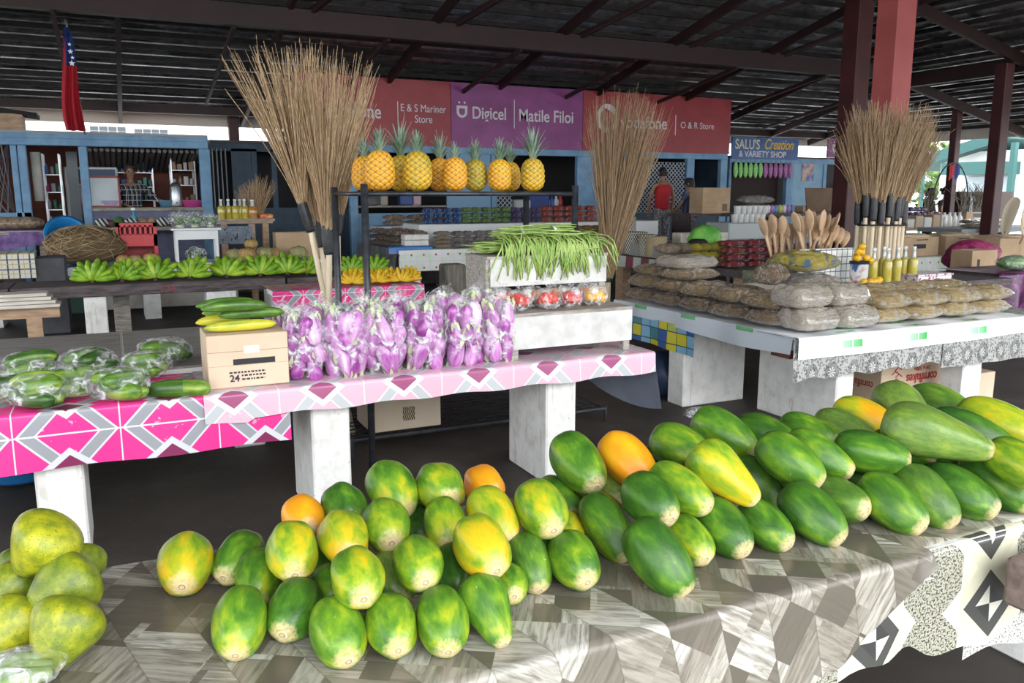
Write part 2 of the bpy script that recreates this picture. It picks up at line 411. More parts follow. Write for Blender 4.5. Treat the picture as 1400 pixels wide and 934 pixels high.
def diamonds(t):
    u, v = uvxy(t); s_ = 4.6
    a, b = u*s_, (v+.06)*s_
    col = a.floor(); fa, fb = a.fract()-.5, (b+col*.5).fract()-.5
    big = (fa.abs()+fb.abs()) < .44; inner = (fa.abs()+fb.abs()) < .24
    pin = inner*(((fa*fb) > 0)*1.0)
    corner = (fa.abs()+fb.abs()) > .72
    sp = t.noise(t.vec(u*160, v*160, 0.0), 1, 2); par = ((col/2).fract() > .25)
    spk = t.ramp(sp, [(.42, (.06, .06, .05)), (.52, (.42, .41, .33))])
    c = t.mix(par, spk, (.60, .58, .44))
    c = t.mix(corner, c, (.66, .64, .5)); c = t.mix(big*par, c, (.07, .07, .065)); c = t.mix(inner*par, c, (.05, .05, .048))
    return t.mix(pin*par, c, (.72, .7, .6))
DIAM = mat('diamond print vinyl', diamonds, .3)
ft = thing('market_table', 'long concrete table in the foreground carrying the papayas', 'table', (1.2, 1.7, 0))
MB().b2(local(ft, (-1.1, 1.33, T-.09)), local(ft, (3.9, 2.12, T-.002)), .01).build('table_top', WHITEC, ft)
for X in (-.6, .75, 2.75, 3.5): MB().b2(local(ft, (X, 1.45, 0)), local(ft, (X+.2, 2.02, T-.09)), .01).build('leg', WHITEC, ft)
def drop1(x):
    d = .235+.012*sin(x*11)
    if x > 1.5: d = max(.01, .235-(x-1.5)*.72)
    return d
tag(cloth_mb(-1.1, 1.82, 1.31, 2.125, T+.003, drop1, 90, 8, 10, .012, 8, .02).build('table_cloth', VINYL, None, True),
    'brown and grey wood-mosaic vinyl cloth under the papayas', 'tablecloth')
def drop2(x): return .26+.03*sin(x*11-1.2)+.012*sin(x*31)
tag(cloth_mb(1.4, 2.9, 1.328, 1.52, T-.001, drop2, 60, 4, 8, .016, 11, .02, 2).build('table_cloth', DIAM, None, True),
    'cream and black diamond-print vinyl cloth hanging at the right front corner', 'tablecloth')
tag(cloth_mb(1.80, 3.9, 1.35, 2.125, T+.0035, lambda x: .012, 60, 8, 3, .002, 8, .02).build('table_cloth', VINYL, None, True),
    'right-hand length of wood-mosaic vinyl under the right papayas', 'tablecloth')
tag(cloth_mb(2.02, 2.8, 1.352, 1.4, T-.006, lambda x: .34+.02*sin(x*17), 20, 3, 6, .01, 9, .015).build('table_cloth', mat('speckled pale vinyl', lambda t: t.ramp(t.noise(t.vec(t.coord('UV')[1]*160, t.coord('UV')[2]*160, 0.0), 1, 2), [(.40, (.12, .11, .1)), (.5, (.62, .6, .56))]), .5), None, True),
    'speckled pale vinyl flap below the diamond-print cloth', 'tablecloth')
p = aty(1381, 795, 1.24); WB = mat('worn pinkish timber', mottled((.16, .115, .10), (.27, .20, .175), 8, stretch=(.6, 4, 4)), .8)
tbn = thing('timber_bench', 'worn brown timber beam end at the right edge before the cloth', 'bench', (p.x+.6, 1.2, 0))
MB().b2((-.6, -.03, p.z-.07), (1.2, .06, p.z+.065), .012).build('beam', WB, tbn)
for x in (.3, 1.0): MB().b2((x, -.03, 0), (x+.1, .06, p.z-.07)).build('leg', WB, tbn)

# --- papayas -------------------------------------------------------------
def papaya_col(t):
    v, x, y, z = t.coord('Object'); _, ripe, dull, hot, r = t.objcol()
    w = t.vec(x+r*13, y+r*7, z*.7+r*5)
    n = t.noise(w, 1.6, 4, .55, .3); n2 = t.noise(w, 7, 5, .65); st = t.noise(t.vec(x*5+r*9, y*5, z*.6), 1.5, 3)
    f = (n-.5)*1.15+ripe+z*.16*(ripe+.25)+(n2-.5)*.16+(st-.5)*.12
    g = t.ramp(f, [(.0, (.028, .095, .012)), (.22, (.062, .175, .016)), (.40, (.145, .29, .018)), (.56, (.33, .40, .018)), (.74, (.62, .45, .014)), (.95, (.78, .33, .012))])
    g = t.mix(hot, g, t.ramp(n, [(.3, (.80, .42, .012)), (.6, (.90, .32, .012))]))
    g = t.mix(dull*.75, g, t.ramp(n2, [(.35, (.12, .20, .04)), (.6, (.26, .31, .08))]))
    e = t.ramp(z+(n2-.5)*.22, [(.84, (0,)*3), (.985, (1,)*3)])
    g = t.mix(e*.85, g, t.ramp(n2, [(.35, (.55, .46, .16)), (.55, (.72, .56, .33)), (.7, (.62, .40, .24))]))
    sp = t.voro(w, 9); g = t.mix((sp < .055)*.7, g, (.30, .22, .08))
    sc = t.noise(w, 3.1, 5, .7, .6); return t.mix((sc > .70)*.55, g, (.55, .50, .25))
PAP = mat('papaya skin', papaya_col, .36, spec=.42, bump=(lambda t: t.noise(t.coord()[0], 14, 4), .06, .03))
SCAR = mat('papaya stem scar', lambda t: t.ramp((t.coord()[1].pw(2)+t.coord()[2].pw(2)).pw(.5)+(t.noise(t.coord()[0], 12)-.5)*.06,
      [(.03, (.13, .08, .04)), (.065, (.55, .44, .26)), (.105, (.28, .18, .09)), (.14, (.64, .53, .34)), (.26, (.62, .47, .31))]), .75)
def pap_profile(kind):
    P = []
    for i in range(25):
        q = -1+2*i/24; z = sin(q*pi/2)
        base = sqrt(max(0, 1-z*z))
        if kind == 'oval': r = base**.82*(1-.05*z)
        elif kind == 'long': r = base**.74*(1-.12*z)
        elif kind == 'pear': r = base**.78*(1-.26*z-.10*sin((z+.25)*2.6))
        else: r = base**.72*(1-.22*z-.08*max(0, z)*sin(z*pi))
        P.append((max(.001, r), z))
    for i in range(len(P)):                    # small dimple at the stem end
        if P[i][1] > .985: P[i] = (P[i][0], .985-(P[i][1]-.985)*.8)
    return P
PM = {}
for kd in ('oval', 'long', 'pear', 'neck'):
    for lv in range(2):
        mb = MB().lathe(pap_profile(kd), 30, lobes=5, amp=.026+.02*lv, ph=lv*1.3)
        PM[kd, lv] = mb.mesh('papaya', PAP, True)
sc_ = MB().lathe([(.001, .95), (.05, .962), (.09, .985), (.13, .992), (.20, .985), (.23, .965)], 16, capb=False, capt=False)
SCM = sc_.mesh('stem_scar', SCAR, True)
# x, y, scar x, scar y, width px, length/width, layer, ripeness(0 green..1 orange), dull, kind, colour words
PAPS = [
 (254,771,266,790,73,1.22,0,.62,0,'oval','blotchy yellow-green'),(326,763,319,779,62,1.3,0,.30,0,'oval','dark green and yellow'),(353,790,361,813,62,1.25,0,.42,0,'oval','green-yellow'),
 (400,755,413,777,70,1.2,1,.56,0,'oval','yellow and green ribbed'),(329,851,337,880,74,1.3,0,.45,0,'oval','yellow-green pale-ended'),(401,832,397,852,71,1.25,0,.22,0,'oval','dark green'),
 (415,707,430,716,57,1.15,1,.95,0,'oval','small orange'),(470,694,486,708,60,1.2,1,.26,0,'oval','dark green yellow-flanked'),(537,670,559,694,66,1.3,1,.45,0,'oval','yellow-green dark-scarred'),
 (601,668,618,679,66,1.15,1,.5,0,'oval','yellow-green'),(528,719,541,734,66,1.2,1,.42,0,'oval','lime green'),(470,736,487,751,68,1.25,1,.62,0,'oval','green and golden'),
 (608,716,615,738,58,1.28,1,.5,0,'oval','mottled green and yellow'),(487,793,503,810,72,1.22,1,.55,0,'oval','golden-ended green'),(572,771,586,785,68,1.2,1,.42,0,'oval','lime green pale-ended'),
 (538,790,551,812,62,1.25,0,.22,.6,'oval','dull dark green'),(464,862,486,887,76,1.28,0,.38,0,'oval','bright lime green'),(535,855,550,874,71,1.25,0,.42,0,'oval','lime green'),
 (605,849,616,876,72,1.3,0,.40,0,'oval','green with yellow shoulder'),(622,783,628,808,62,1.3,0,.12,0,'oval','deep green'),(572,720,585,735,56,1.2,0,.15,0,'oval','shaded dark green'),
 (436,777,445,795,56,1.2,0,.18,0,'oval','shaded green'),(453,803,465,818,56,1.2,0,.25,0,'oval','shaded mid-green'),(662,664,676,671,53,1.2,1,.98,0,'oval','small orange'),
 (676,706,698,732,62,1.35,1,.66,0,'long','golden dark-banded'),(659,748,680,770,74,1.25,1,.66,0,'oval','large golden-yellow'),(739,697,754,718,70,1.2,1,.50,0,'oval','yellow-green ribbed'),
 (764,687,785,703,64,1.35,0,.20,0,'oval','dark green'),(790,636,810,662,66,1.42,1,.30,0,'long','green orange-shouldered'),(727,769,739,797,58,1.4,0,.25,.15,'long','plain green'),
 (782,766,797,785,68,1.25,0,.36,0,'oval','green pale yellow-ended'),(668,836,689,869,66,1.45,0,.38,0,'pear','light green pear-shaped'),(696,798,704,806,52,1.2,0,.40,0,'oval','small pale-ended'),
 (777,722,786,732,48,1.2,0,.6,0,'oval','small yellow'),(738,745,748,760,60,1.2,0,.12,0,'oval','shaded deep green'),
 (858,630,884,656,62,1.35,1,.97,0,'long','plain orange-yellow'),(931,613,958,626,62,1.35,1,.36,0,'long','green yellow-striped'),(991,594,1026,617,58,1.5,1,.33,0,'long','light green scratched'),
 (932,671,963,690,60,1.5,1,.42,0,'long','green yellow-tipped'),(993,655,1029,686,64,1.55,1,.66,0,'pear','yellow pear-shaped'),(889,684,911,703,67,1.25,1,.16,0,'oval','bluish green'),
 (830,722,853,756,64,1.5,0,.30,0,'long','bright green'),(902,763,933,804,76,1.4,0,.20,0,'long','big bluish green'),(943,739,957,756,58,1.3,0,.42,0,'oval','green orange-tipped'),
 (988,722,1008,746,66,1.35,0,.20,0,'long','dark green pale-ended'),(827,668,845,684,56,1.35,0,.3,.9,'long','dull olive'),(897,640,912,652,50,1.3,0,.12,0,'long','shaded dark green'),
 (1046,597,1078,610,54,1.5,1,.25,0,'long','dark green'),(1081,632,1115,658,62,1.45,1,.34,0,'long','pale green pointed'),(1038,662,1063,695,50,1.6,0,.27,0,'long','slim mid-green'),
 (1044,718,1066,737,58,1.4,0,.26,0,'long','glossy green'),(1111,704,1138,732,66,1.4,0,.22,0,'long','mid-green'),(1147,682,1172,688,60,1.4,0,.2,.2,'long','green white-ended'),
 (1123,622,1157,641,56,1.55,1,.36,0,'neck','bright green narrow-necked'),(1107,592,1136,604,50,1.5,1,.36,0,'long','green and yellow'),(1156,590,1186,603,54,1.5,1,.3,.55,'long','olive green'),
 (1184,574,1214,590,54,1.5,1,.82,0,'long','orange and green'),(1192,626,1236,636,58,1.55,1,.26,0,'long','long glossy green'),(1233,613,1264,619,56,1.45,1,.28,0,'long','green white-ended'),
 (1281,604,1341,622,68,1.85,1,.36,.6,'pear','very long olive-green'),(1230,558,1240,580,64,1.2,1,.3,.6,'oval','round olive green'),(1286,558,1310,574,58,1.45,1,.3,.25,'long','olive and green'),
 (1330,596,1376,620,60,1.75,1,.14,0,'long','long dark green'),(1366,584,1404,602,64,1.6,1,.6,0,'long','yellow and green'),(1361,658,1388,684,62,1.5,0,.25,0,'long','mid-green'),
 (1313,672,1342,693,62,1.5,0,.22,0,'long','deep green'),(1264,677,1284,709,64,1.4,0,.24,.2,'long','greyish green'),(1217,690,1242,716,67,1.4,0,.28,0,'long','glossy yellow-flecked green'),
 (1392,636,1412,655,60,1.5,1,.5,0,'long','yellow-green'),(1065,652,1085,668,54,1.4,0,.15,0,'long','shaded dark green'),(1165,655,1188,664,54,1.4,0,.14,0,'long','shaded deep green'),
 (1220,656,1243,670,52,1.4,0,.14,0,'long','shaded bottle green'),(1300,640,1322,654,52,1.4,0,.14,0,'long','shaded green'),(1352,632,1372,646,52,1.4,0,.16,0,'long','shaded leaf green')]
items = []
for (x, y, sx, sy, w, lw, lay, ripe, dull, kd, words) in PAPS:
    z = T+.06 if lay == 0 else T+.152
    for it in range(4):
        P = atz(x, y, z); dep = (P-EYEV).dot(FWD); r = w*dep/F/2
        z = (T+r*1.01+.004) if lay == 0 else (T+.005+r*2.45)
    if P.y > 2.02:                                 # keep the back row on the table
        P = aty(x, y, 2.02); dep = (P-EYEV).dot(FWD)
    L = r*lw*1.12
    k = dep/F
    off = RIGHT*((sx-x)*k)-UP*((sy-y)*k)
    lim = L*.96
    if off.length > lim: off = off*(lim/off.length)
    A = (off-FWD*sqrt(max(0, lim*lim-off.length_squared))).normalized()
    items.append([P, A, r, L, lay, ripe, dull, kd, words, x])
# settle: push overlapping fruit apart along the table, using three spheres along each axis
def balls(it): P, A, r, L = it[:4]; s_ = max(0, L-r); return [(P+A*(s_*q), r*(1 if q == 0 else .9)) for q in (-1, 0, 1)]
for rep in range(30):
    for i in range(len(items)):
        for j in range(i+1, len(items)):
            a, b = items[i], items[j]
            if (a[0]-b[0]).length > a[3]+b[3]: continue
            best = 0; bv = None
            for (ca, ra) in balls(a):
                for (cb, rb) in balls(b):
                    d = ca-cb; ov = (ra+rb)*.97-d.length
                    if ov > best: best = ov; bv = d.normalized()
            if bv is not None:
                ra_ = (a[0]-EYEV).normalized(); mv = bv*best*.22
                pa = ra_*mv.dot(ra_)*.9+mv*.12; 
                a[0] = a[0]+pa; b[0] = b[0]-pa
    for a in items:
        if a[0].z < T+a[2]*.98: a[0].z = T+a[2]*.98
        if a[0].y > 2.06: a[0].y = 2.06
rows = {}
for i, it in enumerate(items):
    P, A, r, L, lay, ripe, dull, kd, words, x = it
    pile = 'left' if x < 815 else 'right'
    row = ('front row' if P.y < 1.78 else 'buried row') if lay == 0 else ('upper row' if P.y < 1.83 else 'back row')
    rows.setdefault((pile, row), []).append((x, i))
LAB = {}
for (pile, row), l in rows.items():
    l.sort()
    for q, (x, i) in enumerate(l): LAB[i] = '%s papaya, %s in the %s %s' % (items[i][8], nth(q, len(l)), pile, row)
for i, it in enumerate(items):
    P, A, r, L, lay, ripe, dull, kd, words, x = it
    o = link('papaya', PM[kd, i % 2]); o.location = P
    o.rotation_euler = (A.to_track_quat('Z', 'Y') @ Quaternion((0, 0, 1), rnd(0, 6))).to_euler(); o.scale = (r, r, L)
    o.color = (ripe-.06, dull, 1.0 if ripe > .93 else 0.0, 1)
    tag(o, LAB[i], 'papaya', 'papayas heaped on the front table')
    s = link('stem_scar', SCM, o); s.scale = (1, 1, .995)
# --- avocados --------------------------------------------------------------
def avo_col(t):
    v, x, y, z = t.coord('Object'); _, rp, gp, bp, r = t.objcol()
    w = t.vec(x+r*9, y, z+r*3); n = t.noise(w, 2.2, 4, .6); k = t.voro(w, 11); k2 = t.noise(w, 11, 4, .7)
    c = t.ramp(n+rp-.5, [(.26, (.085, .14, .012)), (.5, (.21, .26, .014)), (.74, (.46, .44, .018))])
    c = t.mix((k < .20)*(t.noise(w, 3.1) > .42)*.8, c, (.09, .08, .02))
    return t.mix((k2 > .66)*.5, c, (.22, .17, .06))
AVO = mat('avocado skin', avo_col, .32, spec=.5, bump=(lambda t: t.noise(t.coord()[0], 30, 3), .18, .02))
pr = []
for i in range(23):
    q = -1+2*i/22; z = sin(q*pi/2); b = sqrt(max(0, 1-z*z)); pr.append((max(.001, b**.85*(1-.30*z-.09*sin(z*3))), z))
AVM = MB().lathe(pr, 26, lobes=3, amp=.02).mesh('avocado', AVO, True)
STM = MB().lathe([(.07, .96), (.05, 1.0), (.06, 1.06), (.03, 1.09)], 8).mesh('stem', mat('avocado stem', (.25, .12, .06), .8), True)
AVOS = [(56,747,26,786,84,1.1,3,.60,'large yellow speckled avocado on top of the pile'),(85,868,75,908,88,1.16,0,.50,'bright green avocado at the front of the pile, stem down'),
 (84,806,60,828,86,1.1,1.1,.44,'green avocado under the large yellow one'),(115,777,130,792,54,1.15,1.4,.42,'small avocado at the right back of the pile'),(14,860,0,885,76,1.12,0,.58,'yellow-green avocado cut off by the left edge'),
 (8,806,-10,818,62,1.1,1.3,.42,'shaded green avocado at the left edge, behind the yellow-green one'),(22,780,30,795,50,1.1,1.5,.3,'dark avocado hidden behind the large yellow one')]
for (x, y, sx, sy, w, lw, lay, ripe, lab) in AVOS:
    z = T+.06
    for q in range(4):
        P = atz(x, y, z); dep = (P-EYEV).dot(FWD); r = w*dep/F/2; z = T+r*(1.0+lay*.62)
    L = r*lw; k = dep/F; off = RIGHT*((sx-x)*k)-UP*((sy-y)*k); lim = L*.97
    if off.length > lim: off = off*(lim/off.length)
    A = (off-FWD*sqrt(max(0, lim*lim-off.length_squared))).normalized()
    o = link('avocado', AVM); o.location = P; o.rotation_euler = A.to_track_quat('Z', 'Y').to_euler(); o.scale = (r, r, L); o.color = (ripe, .5, .5, 1)
    tag(o, lab, 'avocado', 'avocados at the left of the front table'); link('stem', STM, o)
# generic produce-bag film: a wrinkled shell round its contents
def film_mb(c, rad, n=26, m=16, wr=.05, seed=0, top=0, sq=1.0):
    rr = random.Random(seed); ph = [rr.uniform(0, 6) for _ in range(8)]
    def fn(u, v):
        a = 2*pi*u; b = -pi/2+pi*v
        w = 1+wr*(sin(5*a+3*b+ph[0])+.7*sin(9*a-4*b+ph[1])+.6*sin(13*a+ph[2]))*cos(b)
        x, y, z = cos(b)**sq*cos(a)*w, cos(b)**sq*sin(a)*w, sin(b)
        if top and v > .8: k = (v-.8)/.2; x *= 1-.25*k; y *= 1-.25*k; z += top*k*k
        return (c[0]+rad[0]*x, c[1]+rad[1]*y, c[2]+rad[2]*z)
    return MB().grid(fn, n, m)
# bag at the very left front corner
P = atz(28, 925, T+.03)
bag = thing('vegetable_bag', 'clear plastic bag of green vegetables at the bottom left corner', 'bag', (P.x, P.y, T+.004))
film_mb((0, 0, .040), (.075, .06, .036), seed=3).build('plastic_film', GLASSY, bag, True)
for i in range(3):
    MB().tube([(-.05, -.025+.028*i, .033), (0, -.03+.028*i, .037), (.052, -.022+.025*i, .033)], [.011, .021, .011], 12).build('cucumber', mat('pale cucumber skin', mottled((.12, .22, .04), (.30, .40, .12), 20), .4), bag, True)
# ================================================================== MIDDLE TABLE (pink cloth)
SLABRED = mat('red-brown painted slab', mottled((.30, .10, .06), (.42, .17, .11), 6), .7)
mt = thing('market_table', 'long concrete table with pink cloths in the middle row', 'table', (.6, 4.1, 0))
MB().b2(local(mt, (-2.2, 3.89, T-.085)), local(mt, (2.73, 4.42, T-.002)), .008).build('table_top', SLABRED, mt)
for X in (-1.75, -.385, .80, 2.095): MB().b2(local(mt, (X, 3.93, 0)), local(mt, (X+.19, 4.42 if X > 0 else 4.36, T-.085)), .01).build('leg', WHITEC, mt)
def tile_col(t):
    v, x, y, z = t.coord('Object'); n = t.noise(t.vec(x*3, y*16, z), 1.4, 5, .6)
    return t.ramp(n, [(.3, (.17, .155, .14)), (.5, (.27, .25, .23)), (.7, (.36, .34, .31))])
TILE = mat('grey wood-look tile', tile_col, .45)
rt = thing('market_table', 'grey tiled table behind the bagged cucumbers', 'table', (-.4, 5.6, 0))
MB().b2(local(rt, (-2.4, 4.62, T-.08)), local(rt, (.98, 6.0, T-.012)), .008).build('table_top', WHITEC, rt)
for a, b in ((-2.4, -1.212), (-1.2, -.012), (0, .98)): MB().b2(local(rt, (a, 4.62, T-.012)), local(rt, (b, 6.0, T)), .003).build('tile', TILE, rt)
for X in (-2.2, -.7, .6): MB().b2(local(rt, (X, 5.4, 0)), local(rt, (X+.2, 5.9, T-.08)), .01).build('leg', WHITEC, rt)
def pinkprint(hexc, band, tri, off, edgec):
    def f(t):
        u, v = uvxy(t); p, q = .405, .30
        fu, fv = ((u+off[0])/p).fract()-.5, ((v+off[1])/q).fract()-.5
        D = fu.abs()*p+fv.abs()*q*.95; n = t.noise(t.vec(u*40, v*40, 0.0), 1, 3); nn = t.noise(t.vec(u*14, v*14, 3.0), 1, 4, .7)
        c = t.mix(D > .118, hexc, edgec); c = t.mix(D > .128, c, band); c = t.mix(D > .185, c, edgec); c = t.mix(D > .197, c, hexc)
        tv = ((v+off[1])/q).fract(); tr = (fu.abs()*p*.95 < (.5-fv.abs())*q*.9*.62)*((.5-fv.abs())*q < .10)
        c = t.mix(((fu.abs()*p*.8+(.5-fv.abs())*q) < .088), c, edgec); c = t.mix(((fu.abs()*p*.8+(.5-fv.abs())*q) < .055), c, tri)
        c = t.mix((nn > .62)*(D < .118)*.5, c, edgec)
        line = (fu.abs() > .493).max(1.0-(fv.abs() > .012)); return t.mix(line*.8, c, (.85, .83, .85))
    return f
PINKA = mat('hot pink geometric print', pinkprint((.80, .035, .26), (.30, .31, .34), (.22, .02, .09), (.035, .09), (.62, .62, .65)), .32)
PINKB = mat('faded glare-paled pink print', pinkprint((.72, .45, .55), (.50, .52, .54), (.36, .09, .20), (.17, .01), (.70, .71, .72)), .3)  # pinks paled for fading, with light glare put into the colours too
tag(cloth_mb(-2.2, .69, 3.865, 4.43, T+.001, lambda x: .235+.004*sin(x*9), 70, 6, 8, .007, 7, .015).build('table_cloth', PINKA, None, True),
    'hot pink and grey geometric cloth hanging on the left of the middle table', 'tablecloth')
tag(cloth_mb(.31, 2.76, 3.85, 4.43, T+.006, lambda x: .10+.006*sin(x*15)+(.02 if x < .5 else 0), 80, 6, 6, .006, 9, .018).build('table_cloth', PINKB, None, True),
    'faded pink cloth with painted-in glare under the bagged eggplants and pepper stand', 'tablecloth')
fl_ = MB()
def flap(u, v):
    y = 3.87+.75*u; x = 2.765+.03*sin(u*5)+.05*v*(1-u)**2; h = .30+.07*sin(u*3.2+.4)
    return (x, y-.02*v*(1-u), T-.01-h*v)
fl_.grid(flap, 20, 8)
tag(fl_.build('table_cloth', mat('slate grey cloth back', mottled((.16, .18, .235), (.22, .245, .31), 4), .6), None, True), 'slate grey cloth flap hanging off the right end of the middle table', 'tablecloth')
# --- cucumber bags
def cuc_col(t):
    v, x, y, z = t.coord('Object'); _, rp, gp, bp, r = t.objcol()
    n = t.noise(t.vec(x*3, y*30, z*30+r*9), 1.2, 3); k = t.noise(v, 25+0, 3)
    c = t.ramp(n+rp-.5+(k-.5)*.3, [(.25, (.025, .075, .012)), (.48, (.09, .20, .025)), (.66, (.26, .38, .05)), (.85, (.58, .53, .04))])
    return c
CUC = mat('cucumber skin', cuc_col, .36)
def cuc_mesh(L, r, bend, n=14):
    pts = []; rs = []
    for i in range(n):
        q = -1+2*i/(n-1); pts.append((q*L/2, bend*(1-q*q), 0)); rs.append(r*(max(.02, 1-abs(q)**3.2))**.5*(1+.08*q))
    mb = MB(); mb.tube(pts, rs, 12); return mb.mesh('cucumber', CUC, True)
CM = [cuc_mesh(.19, .037, .01), cuc_mesh(.22, .034, .018), cuc_mesh(.17, .041, .006)]
FILM = GLASSY
def cuc_bag(px, py, n, rx, ry, h, lab, ripe=.42, seed=0, Yv=None):
    P = atz(px, py, T+.045) if Yv is None else aty(px, py, Yv); rr = random.Random(seed)
    o = thing('cucumber_bag', lab, 'bag', (P.x, P.y, T+.008), 0, 'bagged cucumbers on the middle table')
    film_mb((0, 0, h*.62), (rx*1.12, ry*1.1, h*.62), 30, 18, .05, seed, 0, .7).build('plastic_film', FILM, o, True)
    for i in range(n):
        c = link('cucumber', CM[rr.randrange(3)], o); lay = i//3
        c.location = (rr.uniform(-.25, .25)*rx, (-.45+.45*(i % 3))*ry, .042+.055*lay); s_ = min(1.1, rx/.115)
        c.scale = (s_, s_*.95, s_*.95)
        c.rotation_euler = (rr.uniform(0, 6), rr.uniform(-.15, .15), rr.uniform(-.5, .5)+(.3 if lay else -.2)); c.color = (ripe+rr.uniform(-.12, .16), .5, .5, 1)
    return o
for i, (a, b, n, rx, ry, h, lab, rp) in enumerate([
    (2, 540, 5, .10, .085, .11, 'clear bag of dark cucumbers cut off by the left edge', .3), (52, 543, 6, .115, .08, .11, 'front bag of striped cucumbers second from the left edge', .46),
    (98, 532, 6, .11, .085, .12, 'bag of yellow-green cucumbers left of the pale-ended bag', .5), (163, 535, 6, .12, .08, .12, 'bag of pale-ended cucumbers nearest the two loose cucumbers', .5),
    (122, 505, 5, .12, .09, .12, 'bag with one dark cucumber on top behind the pale-ended bag', .34), (198, 507, 5, .11, .09, .11, 'bag of yellow-flowered cucumbers behind the loose cucumbers', .5),
    (225, 489, 5, .12, .085, .12, 'rear cucumber bag beside the carton showing one orange fruit', .36), (40, 508, 5, .12, .09, .11, 'rear bag of cucumbers at the left behind the striped ones', .42)]):
    cuc_bag(a, b, n, rx, ry, h, lab, rp, i+3)
P = atz(226, 491, T+.1); 
for (px, py, rz, rp, lab) in ((232, 532, .12, .36, 'loose dark green cucumber lying left beside the carton'), (258, 531, -.25, .55, 'loose olive-yellow cucumber touching the carton')):
    P = atz(px, py, T+.034); c = link('cucumber', CM[0]); c.location = P; c.scale = (1.05, 1.1, 1.1); c.rotation_euler = (0, 0, rz-.3); c.color = (rp, .5, .5, 1); tag(c, lab, 'cucumber')
# --- carton with long cucumbers on top
def text(body, size, m, parent, loc, rot=(pi/2, 0, 0), ex=.002, ax='LEFT', name='lettering', shear=0, sx=1, bold=0):
    cu = bpy.data.curves.new(name, 'FONT'); cu.body = body; cu.size = size; cu.extrude = ex; cu.align_x = ax; cu.shear = shear; cu.offset = bold
    ob = bpy.data.objects.new('tmp', cu); C.objects.link(ob)
    dg = bpy.context.evaluated_depsgraph_get(); me = bpy.data.meshes.new_from_object(ob.evaluated_get(dg)); bpy.data.objects.remove(ob)
    me.materials.clear(); me.materials.append(m)
    o = link(name, me, parent); o.location = loc; o.rotation_euler = rot; o.scale = (sx, 1, 1)
    return o
INK = mat('dark print', (.03, .03, .05), .7); INKR = mat('red print', (.42, .03, .03), .7)
def carton(label, x0, x1, y0, y1, z0, z1, m=CARD, name='cardboard_carton', flaps=True, group=None):
    o = thing(name, label, 'carton', ((x0+x1)/2, (y0+y1)/2, z0), 0, group)
    hx, hy, h = (x1-x0)/2, (y1-y0)/2, z1-z0
    MB().box((0, 0, h/2), (2*hx, 2*hy, h), None, .004).build('box_body', m, o)
    if flaps:
        for s_ in (-1, 1): MB().b2((-hx, s_*hy*.5-hy*.49, h), (hx, s_*hy*.5+hy*.49, h+.004)).build('flap', m, o)
        MB().b2((-hx*.999, -.022, h+.004), (hx*.999, .022, h+.0055)).build('tape', mat('packing tape', (.55, .45, .33), .25), o)
    return o
c = carton('pale carton printed with 24 holding up long cucumbers', .345, .71, 3.95, 4.25, T+.008, T+.258, CARDP, flaps=False)
MB().b2((-.182, -.1505, .17), (.182, -.148, .173)).build('flap_edge', mat('carton crease', (.36, .25, .17), .8), c)
MB().b2((-.182, -.1505, .105), (.182, -.149, .1065)).build('flap_edge', M['carton crease'], c)
MB().b2((-.07, -.1515, .108), (.12, -.149, .135)).build('hand_hole', mat('dark carton window', (.03, .03, .035), .3), c)
MB().b2((-.02, -.1525, .16), (.05, -.1505, .195)).build('tape', mat('clear tape', (.75, .68, .6), .2), c)
text('24', .045, INK, c, (-.09, -.1515, .030), bold=.0008)
for q, (x0, x1, zz) in enumerate(((-.09, .075, .068), (-.035, .075, .052), (-.035, .07, .034))):
    mb = MB(); x = x0; rr = random.Random(q)
    while x < x1: w = rr.uniform(.006, .016); mb.b2((x, -.1515, zz), (min(x+w, x1), -.1495, zz+.008)); x += w+.005
    mb.build('print_line', INK, c)
LC = cuc_mesh(.36, .026, .012, 18)
for i, (px, py, rp, l, lab) in enumerate(((330, 456, .80, .92, 'yellow-green long cucumber at the bottom front of the carton-top pile'), (345, 441, .42, .85, 'green long cucumber in the middle of the carton-top pile'),
      (325, 439, .58, .9, 'pale-tipped long cucumber behind the middle of the carton-top pile'), (322, 423, .42, .85, 'bright green long cucumber on top of the carton-top pile'),
      (312, 430, .36, .8, 'dark long cucumber at the back of the carton-top pile'), (306, 452, .86, .7, 'short yellow cucumber at the left end of the carton-top pile'))):
    zc = T+.258+.03 if py > 445 else (T+.258+.075 if py > 432 else T+.258+.118)
    P = aty(px, py, 4.02+.06*(i % 3)+(.05 if i in (2, 4, 5) else 0)); P.z = zc
    o = link('long_cucumber', LC); o.location = P; o.rotation_euler = (.3*i, 0, .06-.05*(i % 3)); o.scale = (l, 1, 1); o.color = (rp, .5, .5, 1); tag(o, lab, 'cucumber', 'long cucumbers on the carton')
